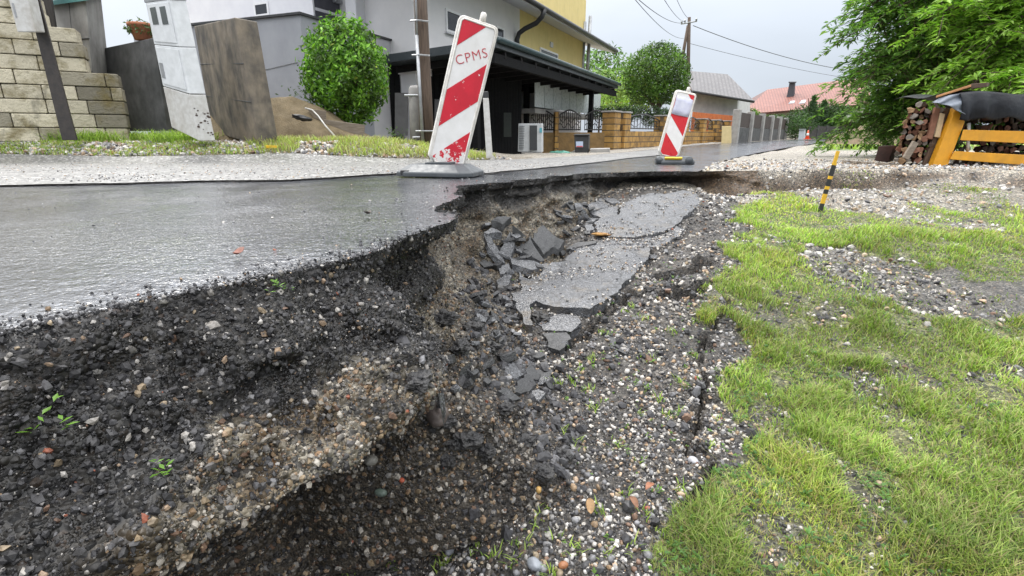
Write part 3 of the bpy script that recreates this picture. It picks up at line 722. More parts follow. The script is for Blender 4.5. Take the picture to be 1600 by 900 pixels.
# ---- carport
C0 = P(596, 86, 14.3); C1 = P(776, 60, 13.2); C2 = P(966, 131, 23.9); C3 = C0 + (C2 - C1)
carport = empty('carport', (1.5, 18, -.4), 'black timber carport with a flat roof in front of the house', 'carport')
M_CARWOOD = pm('black_stained_wood', (.005, .0055, .006), (.009, .009, .01), 5, .7, .2, 40, .004, stretch=(1, 1, 6), spec=.12)
M_FASCIA = pm('dark_fascia', (.022, .03, .034), (.035, .043, .047), 4, .35, .05)
dz = Vector((0, 0, -.20)); mb = MB(); mb.hexa([p + dz for p in (C0, C1, C2, C3)], [C0, C1, C2, C3]); mb.build('roof', M_FASCIA, carport, bevel=.01)
uC = (C2 - C1).normalized(); nC = (C1 - C0).normalized()
mb = MB(); mb.tube([C1 + uC * -.05 + Vector((.08, 0, -.03)), C2 + Vector((.08, 0, -.03))], .07, 8); mb.build('gutter', pm('teal_gutter', (.03, .055, .06), (.02, .04, .045), 4, .35, 0), carport, smooth=True)
Lc = (C2 - C1).length
for k in range(12):
    p0 = C0 + uC * (Lc * (k + .6) / 12) + Vector((0, 0, -.29)); p1 = p0 + nC * (C1 - C0).length * .985 + Vector((0, 0, 0)); mb = MB()
    d = (p1 - p0).normalized(); mid = (p0 + p1) / 2; M = Matrix.Rotation(math.atan2(d.y, d.x), 3, 'Z') @ Matrix.Rotation(-math.asin(d.z), 3, 'Y')
    mb.box(mid, ((p1 - p0).length, .09, .16), M); mb.build('rafter', pm('rafter_wood', (.016, .015, .015), (.011, .01, .01), 5, .7, .2, spec=.15), carport)
mb = MB(); e = (C1 + C2) / 2 + Vector((0, 0, -.40)) - nC * .12; mb.box(e, (Lc, .14, .22), Matrix.Rotation(math.atan2(uC.y, uC.x), 3, 'Z')); mb.build('edge_beam', M_CARWOOD, carport)
for px_, Yp in ((922, 21.6), (822.5, 19.5), (744, 14.0)):
    q = P(px_, 200, Yp); mb = MB(); mb.box((q.x, q.y, .85), (.17, .17, 3.0), Matrix.Rotation(-R(25), 3, 'Z')); mb.build('post', M_CARWOOD, carport, bevel=.01)
# dark boarded back wall and inner wall
w0 = P(566, 200, 14.6); w1 = P(690, 200, 15.6); w2 = P(810, 200, 18.5)
def boards(mb, a, b, z0, z1, bw=.16, th=.03):
    a = Vector((a.x, a.y, 0)); b = Vector((b.x, b.y, 0)); d = (b - a); L_ = d.length; d.normalize(); nn = Vector((d.y, -d.x, 0)); k = 0
    M = Matrix.Rotation(math.atan2(d.y, d.x), 3, 'Z')
    while k * bw < L_:
        c = a + d * (k + .5) * bw + nn * (random.random() * .006); mb.box((c.x, c.y, (z0 + z1) / 2), (bw - .012, th, z1 - z0), M); k += 1
    c = (a + b) / 2 - nn * .03; mb.box((c.x, c.y, (z0 + z1) / 2), (L_, .02, z1 - z0), M)
mb = MB(); boards(mb, w0, w1, -.4, 2.25); mb.build('boarded_wall', M_CARWOOD, carport)
mb = MB(); boards(mb, w1, w2, -.4, 2.3); mb.build('boarded_wall', M_CARWOOD, carport)
for (x0, x1, y0, y1, Yd, mt, nm) in ((617, 637, 145, 212, 14.75, pm('dull_panel', (.13, .13, .13), (.1, .1, .1), 3, .7, .1), 'panel_door'), (679, 700, 155, 215, 15.4, pm('dull_panel2', (.14, .14, .145), (.11, .11, .11), 3, .7, .1), 'panel_door'), (787, 799, 176, 214, 17.6, pm('notice', (.035, .045, .035), (.03, .035, .03), 6, .5, 0), 'notice_board')):
    mb = MB(); prismP(mb, [(x0, y0), (x1, y0), (x1, y1), (x0, y1)], Yd, .06); mb.build(nm, mt, carport)

# ---- concrete block wall, low dark wall, gate pillar, planted pot
def hexaP(mb, pts8, col=None):
    q = [P(x, y, Y) for x, y, Y in pts8]; return mb.hexa(q[:4], q[4:], col)
t = empty('concrete_wall_block', (-3.9, 8.6, .1), 'tall thick concrete wall stub with dark weather stains and a yellow bar at its foot', 'concrete wall')
mb = MB(); hexaP(mb, [(331, 206, 9.9), (406, 228, 8.2), (436, 226, 8.45), (372, 207, 10.2), (303, 41, 9.9), (366, 27, 8.2), (402, 34, 8.45), (345, 43, 10.2)]); mb.build('body', M_CONCRETE, t, bevel=.015)
mb = MB(); 
for f_ in (.36, .66):
    a_ = P(303 + 28 * f_, 41 + 165 * f_, 9.9); b_ = P(366 + 40 * f_, 27 + 201 * f_, 8.2); mb.tube([a_ + Vector((0, -.004, 0)), b_ + Vector((0, -.004, 0))], .008, 5)
mb.build('formwork_joint', M_CONC_DARK, t)
o = MB().prism([P(413, 231.5, 8.0), P(433, 231.5, 8.0), P(434, 227.5, 8.0), P(414, 227, 8.0)], (0, .06, 0)).build('yellow_bar', pm('yellow_paint', (.75, .45, .02), (.6, .36, .02), 8, .5, .05)); tag(o, 'small flat yellow bar lying on the ground by the concrete wall stub', 'bar')
mb = MB(); hexaP(mb, [(150, 205, 11.2), (262, 205, 9.7), (285, 205, 10.0), (170, 205, 11.6), (140, 80, 11.2), (240, 59, 9.7), (262, 60, 10.0), (160, 78, 11.6)])
tag(mb.build('garden_wall', M_CONC_DARK, bevel=.01), 'low dark grey concrete wall between the pillar and the meter cabinet', 'garden wall')
t = empty('gate_pillar', (-9, 10.8, .2), 'pale block pillar with a teal cap beside the low dark wall', 'pillar')
mb = MB(); hexaP(mb, [(97, 210, 10.2), (152, 210, 10.0), (182, 210, 10.9), (130, 210, 11.2), (80, 8, 10.2), (134, 0, 10.0), (158, -4, 10.9), (108, 2, 11.2)]); mb.build('shaft', pm('grey_blocks', (.34, .335, .315), (.26, .25, .235), 3, .8, .4, 50, .008, streak=(.09, .088, .08), streak_amt=.7), t, bevel=.012)
mb = MB()
for yy_ in (60, 112, 162): mb.tube([P(80 + 17 * yy_ / 205 + 2, yy_ + 5, 10.19), P(134 + 18 * yy_ / 205, yy_, 9.99)], .012, 5)
mb.tube([P(108, 4, 10.1), P(114, 62, 10.1)], .01, 5); mb.tube([P(122, 112, 10.05), P(127, 162, 10.05)], .01, 5)
mb.build('joints', M_CONC_DARK, t)
mb = MB(); hexaP(mb, [(74, 9, 10.1), (140, 0, 9.9), (164, -4, 11.0), (104, 3, 11.3), (73, 2, 10.1), (139, -9, 9.9), (162, -12, 11.0), (103, -4, 11.3)]); mb.build('cap', pm('teal_cap', (.10, .26, .24), (.07, .2, .19), 6, .5, .1), t)

# ---- block retaining wall (stepped) on the left
FWL = Frame(P(0, 210, 8.3), P(197, 210, 9.1) - P(0, 210, 8.3))
mb = MB(); rowh = .214; rb = .20
right_px = [199, 197, 194, 190, 184, 133, 130, 120, 70, 62, 50, 30]
for k in range(12):
    aR, _ = FWL.hit(right_px[k], 200 - 21 * k); z0 = rb + rowh * k; a = -2.2 + (.28 if k % 2 else 0) + random.random() * .1
    while a < aR - .05:
        L_ = min(.40 + random.random() * .22, aR - a)
        if aR - a - L_ < .15: L_ = aR - a
        b_ = random.random() * .03; tone = .82 + random.random() * .3; st = 1.0
        if aR - a < .75 and 0 < k < 6 and random.random() < .85: tone *= .38
        elif random.random() < .15: tone *= .6
        pts = []
        FWL.box(mb, a + .006, a + L_ - .006, -.42, b_, z0 + .006, z0 + rowh - .006, (.58 * tone, .53 * tone, .40 * tone)); a += L_
    FWL.box(mb, -2.2, aR - .02, -.40, -.03, z0, z0 + rowh, (.06, .055, .045))
m, tt, b = mk('split_block'); v = coords(tt); ca_ = attr_col(tt)
cc = mixc(tt, ca_, (.16, .125, .04), rng(tt, noise(tt, v, 3.5, 5, .65), .48, .68, 0, .8)); cc = mixc(tt, cc, (.03, .03, .028), rng(tt, noise(tt, coords(tt, (1, 1, .5)), 2.2, 5, .7), .56, .72, 0, .8))
tt.links.new(cc, b.inputs['Base Color']); b.inputs['Roughness'].default_value = .85; bump(tt, b, noise(tt, v, 16, 6, .7), .9, .04)
o = mb.build('block_wall', m, bevel=.012); tag(o, 'stepped retaining wall of pale split stone blocks, mossy and stained', 'block wall')
mb = MB(); aR, _ = FWL.hit(186, 210); FWL.box(mb, -2.2, aR, -.35, .05, -.05, .198); tag(mb.build('wall_footing', M_CONC_CLEAN, bevel=.01), 'low concrete strip under the pale stone block wall', 'footing')

# dark steel post with white box
t = empty('meter_post', tuple(P(115, 218, 8.0)), 'dark steel post leaning in front of the stone block wall, carrying a white box', 'post')
mb = MB(); hexaP(mb, [(97, 219, 8.0), (120, 219, 8.0), (122, 219, 8.1), (100, 219, 8.1), (38, -20, 8.0), (56, -20, 8.0), (58, -20, 8.1), (41, -20, 8.1)]); mb.build('steel_beam', pm('rust_black_steel', (.028, .025, .024), (.05, .042, .036), 9, .6, .3, 60, .004), t, bevel=.006)
mb = MB(); hexaP(mb, [(27, 50, 7.65), (56, 50, 7.7), (71, 51, 7.95), (50, 51, 7.98), (5, -30, 7.65), (36, -30, 7.7), (53, -30, 7.95), (30, -30, 7.98)]); bx_ = mb.build('white_box', M_WHITE_DIRTY, t, bevel=.012)
mb = MB(); mb.tube([P(20, 5, 7.66), P(26, 27, 7.66)], .012, 6); mb.build('latch', M_GREYMETAL, bx_)
mb = MB(); hexaP(mb, [(80, 140, 9.6), (101, 140, 9.6), (104, 140, 9.9), (84, 140, 9.9), (52, -25, 9.6), (76, -25, 9.6), (79, -25, 9.9), (56, -25, 9.9)])
tag(mb.build('timber_post', pm('dark_timber', (.035, .03, .028), (.02, .018, .017), 6, .7, .4, 30, .006, stretch=(8, 8, 1)), bevel=.01), 'thick dark timber post standing behind the stone block wall', 'timber post')

# meter cabinet
t = empty('meter_cabinet', tuple(P(305, 221, 8.0)), 'tall white electricity meter cabinet with two sight windows and a rust-spotted grey base', 'meter cabinet')
def cabpt(side, y, o=0):   # side 0 left edge, 1 corner, 2 right edge ; y in px along the corner edge
    f = y / 219.0
    return [(227 + 41 * f, 4 + 195 * f, 8.22), (266 + 45 * f, -1 + 221 * f, 8.0), (291 + 46 * f, 0 + 220 * f, 8.15)][side]
def cabsec(f0, f1):
    def s(f): 
        a, b_, c = [P(*cabpt(k, f * 219)) for k in range(3)]; return [a, b_, c, a + (c - b_)]
    return s(f1), s(f0)
for f0, f1, nm, mt in ((0, .335, 'upper_section', M_WHITE), (.339, .668, 'middle_section', M_WHITE), (.674, 1.0, 'base_section', M_WHITE_DIRTY)):
    lo, hi = cabsec(f0, f1); o = MB().hexa(lo, hi).build(nm, mt, t, bevel=.01)
    if nm != 'base_section':
        a, b_, d, e = hi[0], hi[1], lo[0], lo[1]; mb = MB(); off = Vector((-.5, -.85, 0)).normalized() * .012
        def q(u_, v_): return (a.lerp(b_, u_)).lerp(d.lerp(e, u_), v_)
        mb.prism([q(u_, v_) for u_, v_ in ((.07, .05), (.93, .05), (.93, .93), (.07, .93))], off); dr = mb.build('door', M_WHITE, o, bevel=.005)
        mb = MB()
        if nm == 'upper_section':
            for u0 in (.18, .56): mb.prism([q(u_, v_) + off * 1.2 for u_, v_ in ((u0, .14), (u0 + .22, .13), (u0 + .22, .52), (u0, .53))], off * .3)
            mb.build('sight_window', pm('smoky_window', (.10, .115, .11), (.07, .08, .08), 3, .2, 0), dr)
        else:
            mb.prism([q(u_, v_) + off * 1.2 for u_, v_ in ((.10, .42), (.22, .42), (.22, .78), (.10, .78))], off * .6); mb.build('handle', M_GREYMETAL, dr)
    else:
        # rust spots and stained soil line on the side face
        b_, c_, e, g_ = hi[1], hi[2], lo[1], lo[2]; mb = MB(); r_ = random.Random(4); off = Vector((.7, -.7, 0)).normalized() * .003
        for k in range(26):
            u_, v_ = r_.uniform(.1, .95), r_.choice([.3, .42, .45, .55, .58, .75, .8]) + r_.uniform(-.08, .08); s_ = r_.uniform(.006, .02)
            ctr = b_.lerp(c_, u_).lerp(e.lerp(g_, u_), v_); du = (c_ - b_).normalized(); pl = [ctr + off + du * math.cos(a_) * s_ * r_.uniform(.7, 1.5) + Vector((0, 0, 1)) * math.sin(a_) * s_ * .7 for a_ in np.linspace(0, 5.5, 7)]
            mb = MB(); mb.prism(pl, off * .3); mb.build('rust_spot', pm('rust_spot', (.05, .04, .035), (.08, .05, .035), 20, .8, 0), o)
lo, hi = cabsec(-.03, 0.0); MB().hexa([p + (p - sum(hi, Vector()) / 4) * .06 for p in lo], [p + (p - sum(hi, Vector()) / 4) * .06 for p in hi]).build('cap', M_GREYMETAL, t, bevel=.01)

# utility pole with conduit, concrete stub, bracket
def vpole(mb, b, tp, r0, r1, n=14): mb.tube([b, b.lerp(tp, .33), b.lerp(tp, .66), tp], [r0, r0 * .67 + r1 * .33, r0 * .33 + r1 * .67, r1], n)
t = empty('utility_pole', tuple(P(668, 228, 9.3)), 'weathered brown wooden utility pole with a grey conduit strapped to its side', 'utility pole')
mb = MB(); vpole(mb, P(668, 232, 9.3), P(654, -60, 9.3), .125, .105); mb.build('shaft', M_WOODPOLE, t, smooth=True)
mb = MB(); mb.tube([P(661, 230, 9.12), P(651, 55, 9.12)], .028, 8); mb.tube([P(651.5, 56, 9.13), P(648, -60, 9.13)], .018, 8); mb.build('conduit', M_GREYMETAL, t, smooth=True)
for y_ in (35, 88, 205): mb = MB(); q = P(655 + y_ * .045, y_, 9.25); mb.tube([q + Vector((-.14, -.12, 0)), q + Vector((.0, -.16, .0)), q + Vector((.14, -.06, 0))], .014, 5); mb.build('strap', M_GREYMETAL, t)
t = empty('concrete_stub', tuple(P(650, 228, 9.5)), 'short round concrete post beside the wooden utility pole', 'concrete post')
mb = MB(); mb.tube([P(651, 232, 9.55), P(648, 150, 9.55), P(647.5, 139, 9.55), P(647, 134, 9.55)], [.11, .105, .10, .07], 16); mb.build('shaft', M_CONC_CLEAN, t, smooth=True)
for q in ([P(632, 149, 9.45), P(660, 149, 9.45)], [P(645, 215, 9.4), P(672, 214, 9.3)]): mb = MB(); mb.tube(q, .019, 6); mb.build('clamp', M_GREYMETAL, t)
# yellow stone fence -------------------------------------------------
fb0 = P(953, 232, 20.3); fb1 = P(1138, 221, 34.5); FF = Frame(fb0, fb1 - fb0); Lf = (fb1 - fb0).xy.length
t = empty('stone_fence', tuple(fb0), 'low wall of ochre stone with pillars and dark wavy iron panels', 'fence')
m, tt, b = mk('ochre_stone'); v = coords(tt); br = N(tt, 'ShaderNodeTexBrick', Scale=1.0); br.inputs['Brick Width'].default_value = .5; br.inputs['Row Height'].default_value = .22; br.inputs['Mortar Size'].default_value = .02
br.inputs['Color1'].default_value = (.46, .27, .075, 1); br.inputs['Color2'].default_value = (.30, .17, .05, 1); br.inputs['Mortar'].default_value = (.10, .07, .04, 1)
cx_ = tt.nodes.new('ShaderNodeSeparateXYZ'); cb_ = tt.nodes.new('ShaderNodeCombineXYZ'); tt.links.new(v, cx_.inputs[0]); ad = tt.nodes.new('ShaderNodeMath'); ad.operation = 'ADD'; tt.links.new(cx_.outputs[0], ad.inputs[0]); tt.links.new(cx_.outputs[1], ad.inputs[1])
tt.links.new(ad.outputs[0], cb_.inputs[0]); tt.links.new(cx_.outputs[2], cb_.inputs[1]); tt.links.new(cb_.outputs[0], br.inputs['Vector'])
tt.links.new(mixc(tt, br.outputs[0], (.09, .06, .03), rng(tt, noise(tt, v, 4, 5), .5, .7, 0, .7)), b.inputs['Base Color']); b.inputs['Roughness'].default_value = .8; bump(tt, b, noise(tt, v, 9, 5), .6, .05); M_OCHRE = m
zb0, zb1 = -.5, fb1.z - .3
def zline(f, e=0): return fb0.z * (1 - f) + fb1.z * f
mb = MB(); nseg = 9
for k in range(nseg):
    f = (k + .5) / nseg; FF.box(mb, Lf * k / nseg, Lf * (k + 1) / nseg, -.14, .14, -.6, zline(f) + .62)
mb.build('base_wall', M_OCHRE, t)
pill = [0, .055, .30, .47, .64, .79, .93]
for f in pill:
    mb = MB(); a_ = Lf * f; FF.box(mb, a_ - .26, a_ + .26, -.26, .26, -.6, zline(f) + 1.30 - .1 * f); o = mb.build('pillar', M_OCHRE, t, bevel=.02)
    mb = MB(); FF.box(mb, a_ - .3, a_ + .3, -.3, .3, zline(f) + 1.304 - .1 * f, zline(f) + 1.36 - .1 * f); mb.build('cap', M_CONC_CLEAN, o, bevel=.01)
def wavy(mb, F_, a0, a1, z0, z1, dens=10):
    top = [F_.p(a0 + (a1 - a0) * k / 12, 0, z1 - .22 * abs(k / 6 - 1) ** 1.5) for k in range(13)]; mb.tube(top, .028, 5); mb.tube([F_.p(a0, 0, z0 + .08), F_.p(a1, 0, z0 + .08)], .025, 5)
    for k in range(dens + 1):
        f = k / dens; x = a0 + (a1 - a0) * f; mb.tube([F_.p(x, 0, z0 + .05), F_.p(x, 0, z1 - .22 * abs(f * 2 - 1) ** 1.5)], .014, 4)
    for r_ in range(2):
        pth = [F_.p(a0 + (a1 - a0) * k / 16, .01, z0 + .22 + r_ * .2 + .09 * math.sin(k * 1.1 + r_)) for k in range(17)]; mb.tube(pth, .014, 4)
for f0, f1 in zip(pill[1:-1], pill[2:]):
    mb = MB(); fm = (f0 + f1) / 2; wavy(mb, FF, Lf * f0 + .27, Lf * f1 - .27, zline(fm) + .66, zline(fm) + 1.32, 12); mb.build('iron_panel', M_BLACKMETAL, t)
# railing wall under the carport, in line with the stone fence
g0 = P(826, 232, 20.0); g1 = P(950, 232, 20.3); FG = Frame(g0, g1 - g0); Lg = (g1 - g0).xy.length
t = empty('railing_wall', tuple(g0), 'dark iron railing with curved tops on a shade-darkened ochre wall under the carport roof', 'railing')
mb = MB(); FG.box(mb, 0, Lg, -.12, .12, -.6, .42); mb.build('base_wall', pm('shadow_ochre', (.26, .16, .06), (.17, .11, .045), 4, .8, .5, 12, .04), t)  # darker copy of the ochre stone, carport roof shade put into the colour
for k in range(3):
    mb = MB(); wavy(mb, FG, Lg * k / 3 + .08, Lg * (k + 1) / 3 - .08, .44, 1.22, 11); mb.build('iron_panel', M_BLACKMETAL, t)
mb = MB(); FG.box(mb, Lg * .31, Lg * .36, -.2, .2, -.6, 1.15); mb.build('pillar', M_OCHRE, t, bevel=.02)
# concrete plinths along the road edge
mb = MB(); hexaP(mb, [(922, 248, 14.6), (953, 246, 14.9), (953, 240, 15.3), (922, 241, 15.0), (922, 233, 14.6), (953, 232, 14.9), (953, 231, 15.3), (922, 231.5, 15.0)])
tag(mb.build('plinth', M_CONC_CLEAN, bevel=.01), 'short low concrete plinth at the left end of the ochre stone wall', 'plinth')
mb = MB(); hexaP(mb, [(953, 246, 14.9), (1120, 227, 30.5), (1120, 226, 31), (953, 243, 15.3), (953, 241, 14.9), (1120, 222, 30.5), (1120, 221.5, 31), (953, 240, 15.3)])
tag(mb.build('kerb', M_CONC_CLEAN, bevel=.01), 'long grey concrete kerb running in front of the ochre stone wall', 'kerb')
# dark fence with concrete posts ------------------------------------
d0 = P(1146, 221.5, 30.5); d1 = P(1224, 217, 47); FD = Frame(d0, d1 - d0); Ld = (d1 - d0).xy.length; nS = 5
t = empty('panel_fence', tuple(d0), 'dark brown panel fence with pale concrete posts beyond the stone wall', 'fence')
for k in range(nS + 1):
    mb = MB(); a_ = Ld * k / nS; z_ = d0.z + (d1.z - d0.z) * k / nS; FD.box(mb, a_ - .2, a_ + .2, -.16, .22, z_ - .3, z_ + 1.75); mb.build('post', M_CONC_CLEAN, t, bevel=.02)
for k in range(nS):
    z_ = d0.z + (d1.z - d0.z) * (k + .5) / nS; mb = MB(); FD.box(mb, Ld * k / nS + .2, Ld * (k + 1) / nS - .2, -.05, .05, z_ + .8, z_ + 1.62); mb.build('wood_panel', pm('brown_panel', (.06, .04, .033), (.04, .028, .025), 5, .7, .3, 20, .01, stretch=(6, 6, 1)), t)
    mb = MB(); FD.box(mb, Ld * k / nS + .2, Ld * (k + 1) / nS - .2, -.08, .08, z_ - .3, z_ + .78); mb.build('base_panel', M_CONC_DARK, t)
# yellow gate post and orange slat fence
mb = MB(); hexaP(mb, [(1127, 224, 29.5), (1142, 224, 29.8), (1143, 223, 30.2), (1129, 223, 30), (1128, 197, 29.5), (1142, 197, 29.8), (1143, 197, 30.2), (1129, 197, 30)])
tag(mb.build('gate_post', pm('cream_render', (.58, .46, .24), (.5, .4, .2), 4, .8, .1), bevel=.02), 'stout cream gate post at the right end of the ochre stone wall', 'gate post')
mb = MB(); Fo = Frame(P(1082, 180, 33), P(1145, 183, 37.5) - P(1082, 180, 33)); Lo = (P(1145, 183, 37.5) - P(1082, 180, 33)).xy.length; k = 0
zt_ = P(1110, 177, 35).z
while k * .24 < Lo: Fo.box(mb, k * .24, k * .24 + .21, -.02, .02, zt_ - 1.6, zt_ + .05 * (k % 2) * 0 - .06 * k * .24 / Lo); k += 1
Fo.box(mb, 0, Lo, -.08, -.021, zt_ - 1.1, zt_ - 1.0)
tag(mb.build('slat_fence', pm('orange_slats', (.55, .16, .04), (.45, .12, .03), 5, .6, .1)), 'bright orange slat fence in front of the grey tiled shed', 'fence')
# shed with grey tiles ------------------------------------------------
t = empty('shed', tuple(P(1110, 190, 38)), 'small pale outbuilding with a grey tiled gable roof behind the orange slats', 'outbuilding')
mb = MB(); hexaP(mb, [(1084, 215, 38), (1152, 215, 39), (1172, 215, 45), (1095, 215, 46), (1080, 138, 38), (1152, 152, 39), (1172, 158, 45), (1095, 132, 46)]); mb.build('wall', pm('grey_white_render', (.52, .52, .50), (.42, .42, .41), 3, .8, .1), t)
roof_slab('roof', (P(1082, 141, 36.8), P(1178, 157, 37.8), P(1137, 116, 43), P(1068, 110, 42)), M_TILEGREY, t, .15)
roof_slab('roof', (P(1068, 110, 42.05), P(1137, 116, 43.05), P(1160, 150, 49), P(1090, 145, 48)), M_TILEGREY, t, .15)
mb = MB(); mb.prism([P(1070, 111, 41.8), P(1083, 141, 36.9), P(1084, 146, 36.9), P(1071, 118, 41.8)], (-.15, 0, 0)); mb.build('barge_board', pm('brown_board', (.10, .07, .06), (.07, .05, .045), 5, .7, .1), t)
mb = MB(); mb.tube([P(1082, 143, 36.7), P(1178, 159, 37.7)], .09, 8); mb.build('gutter', M_BLACKMETAL, t, smooth=True)
# red-roofed house -----------------------------------------------------
t = empty('red_roof_house', tuple(P(1230, 200, 56)), 'distant pale house with a big red tiled roof, dark chimney and two skylights', 'house')
mb = MB(); hexaP(mb, [(1168, 215, 56), (1350, 214, 57), (1350, 212, 66), (1190, 212, 66), (1168, 174, 56), (1350, 163, 57), (1350, 150, 66), (1190, 160, 66)]); mb.build('wall', pm('cream_wall', (.56, .56, .44), (.5, .5, .4), 3, .8, .1), t)
E0, E1, Rg1, Rg0 = P(1158, 178.5, 54.5), P(1360, 162, 55.5), P(1360, 119.5, 63), P(1199, 140, 62)
rf = roof_slab('roof', (E0, E1, Rg1, Rg0), M_TILERED, t, .2)
mb = MB(); hip = P(1163, 160, 66); mb.prism([E0, Rg0, hip], (0, 0, -.15)); mb.build('roof_hip', M_TILERED, t)
mb = MB(); hexaP(mb, [(1229, 152, 58.5), (1240, 152, 58.5), (1242, 150, 59.5), (1231, 150, 59.5), (1233.5, 129, 58.5), (1242, 129, 58.5), (1243, 128.5, 59.5), (1235, 128.5, 59.5)]); hexaP(mb, [(1232, 129.5, 58.3), (1243.5, 129.5, 58.3), (1244.5, 129, 59.7), (1233.5, 129, 59.7), (1232, 127.8, 58.3), (1243.5, 127.8, 58.3), (1244.5, 127.3, 59.7), (1233.5, 127.3, 59.7)])
mb.build('chimney', pm('slate_grey', (.07, .07, .085), (.05, .05, .06), 5, .6, .1), rf)
for x in (1231, 1247.5):
    q = [(x, 164), (x + 9.5, 162.8), (x + 16.5, 152.6), (x + 8, 153.6)]
    nr = (E1 - E0).cross(Rg0 - E0).normalized(); nr = nr if nr.z > 0 else -nr
    def onroof(px, py): d = ray(px, py); return O + d * ((E0 - O).dot(nr) / d.dot(nr))
    mb = MB(); mb.prism([onroof(*p) + nr * .02 for p in q], nr * .10); sk = mb.build('skylight', pm('skylight_frame', (.28, .29, .31), (.24, .25, .27), 3, .5, 0), t)
    cxq = sum((onroof(*p) for p in q), Vector()) / 4; mb = MB(); mb.prism([(onroof(*p) + nr * .125).lerp(cxq + nr * .125, .22) for p in q], nr * .02); mb.build('pane', pm('skylight_glass', (.55, .62, .7), (.5, .58, .66), 2, .1, 0), sk)
# far: gate house pieces, electric cabinet, cone, far fence, mound
mb = MB(); hexaP(mb, [(1319, 215, 50), (1333, 215, 50), (1335, 214, 51), (1321, 214, 51), (1320, 180, 50), (1336, 179, 50), (1338, 179, 51), (1322, 180, 51)]); hexaP(mb, [(1336.2, 215, 50), (1348, 215, 50), (1350, 214, 51), (1337, 214, 51), (1336.2, 198, 50), (1348, 197, 50), (1350, 197, 51), (1337, 198, 51)])
tag(mb.build('gate_wall', pm('pale_green_render', (.5, .52, .44), (.42, .44, .38), 4, .8, .1), bevel=.03), 'pale green rendered wall end at the far end of the road', 'wall')
t = empty('street_cabinet', tuple(P(1252, 218, 40)), 'small pale grey street cabinet at the far roadside beside the traffic cone', 'street cabinet')
mb = MB(); hexaP(mb, [(1247, 218.5, 40), (1256, 218.5, 40), (1258, 218, 40.5), (1249, 218, 40.5), (1249, 203, 40), (1257, 203, 40), (1259, 203, 40.5), (1251, 203, 40.5)]); mb.build('body', pm('cabinet_grey', (.46, .49, .51), (.4, .43, .45), 5, .5, 0), t, bevel=.02)
mb = MB(); hexaP(mb, [(1248.5, 203, 39.9), (1257.6, 203, 39.9), (1259.6, 203, 40.6), (1250.6, 203, 40.6), (1248.7, 201.3, 39.9), (1257.8, 201.3, 39.9), (1259.8, 201.3, 40.6), (1250.8, 201.3, 40.6)]); mb.build('lid', M_GREYMETAL, t)
t = empty('traffic_cone', tuple(P(1261, 217.5, 38)), 'orange and white traffic cone beside the far street cabinet', 'traffic cone')
cb = P(1261, 217.5, 38); M_CONE = pm('cone_orange', (.75, .10, .03), (.65, .09, .03), 5, .5, 0)
mb = MB(); mb.box(cb + Vector((0, 0, .02)), (.36, .36, .04)); mb.build('foot', M_CONE, t)
mb = MB(); mb.tube([cb + Vector((0, 0, .04)), cb + Vector((0, 0, .62))], [.14, .03], 12); cn = mb.build('body', M_CONE, t, smooth=True)
mb = MB(); mb.tube([cb + Vector((0, 0, .24)), cb + Vector((0, 0, .40))], [.1035, .076], 12); mb.build('white_band', M_WHITE, cn, smooth=True)
mb = MB(); Ff = Frame(P(1262, 215, 49), P(1318, 214, 50) - P(1262, 215, 49)); Lff = (P(1318, 214, 50) - P(1262, 215, 49)).xy.length
zf = P(1290, 215, 49.5).z
t = empty('hedge_fence', tuple(P(1290, 215, 49.5)), 'long low dark board fence at the foot of the far hedge', 'fence')
for k in range(4): mb = MB(); Ff.box(mb, Lff * k / 4 + .03, Lff * (k + 1) / 4 - .12, -.04, .04, zf - .2, zf + 1.0); mb.build('panel', pm('grey_board', (.07, .065, .06), (.05, .045, .045), 6, .7, .1), t)
for k in range(5): mb = MB(); Ff.box(mb, Lff * k / 4 - .11, Lff * k / 4 + .02, -.08, .08, zf - .2, zf + 1.08); mb.build('post', M_CONC_DARK, t)
# far dark roof behind the mound
mb = MB(); mb.prism([P(1352, 193, 46), P(1368, 182, 46), P(1392, 196, 46), P(1390, 202, 46), P(1350, 203, 46)], (0, 3, 0)); tag(mb.build('far_roof', M_TILEDARK), 'dark gable roof peeking over the earth mound', 'roof')
# far utility pole (A-frame) and wires
t = empty('far_utility_pole', tuple(P(1075, 150, 41)), 'distant two-legged wooden utility pole with a small crossarm and insulators', 'utility pole')
Yp = 41; mb = MB(); vpole(mb, P(1073, 195, Yp), P(1077, 27, Yp), .17, .11, 10); mb.build('shaft', M_WOODPOLE, t, smooth=True)
mb = MB(); vpole(mb, P(1056, 150, Yp), P(1075, 40, Yp), .15, .10, 10); mb.build('strut', M_WOODPOLE, t, smooth=True)
mb = MB(); mb.tube([P(1064, 37.5, Yp - .1), P(1089, 33, Yp - .1)], .05, 6); mb.build('crossarm', M_GREYMETAL, t)
for x, y in ((1065, 36), (1070, 34.5), (1088, 32)): mb = MB(); q = P(x, y, Yp - .1); mb.tube([q, q + Vector((0, 0, .10)), q + Vector((0, 0, .18))], [.07, .08, .03], 8); mb.build('insulator', M_GREYMETAL, t, smooth=True)
def wire(pts, lbl, r=.018):
    p0, p1, sag = pts; mb = MB(); mb.tube([p0.lerp(p1, k / 24) - Vector((0, 0, sag * 4 * (k / 24) * (1 - k / 24))) for k in range(25)], r, 5)
    tag(mb.build('power_line', M_BLACKMETAL), lbl, 'power line', 'overhead power lines')
wire((P(1066, 36, Yp), P(985, -12, 18), .25), 'leftmost overhead wire running from the far pole up to the top edge', .014)
wire((P(1068, 60, Yp), P(988, -6, 17), .3), 'lower overhead wire left of the far pole', .011)
wire((P(1070, 34, Yp), P(1030, -14, 20), .2), 'middle overhead wire from the far pole to the top edge', .012)
wire((P(1076, 29, Yp), P(1052, -14, 24), .15), 'short steep overhead wire directly above the far pole', .013)
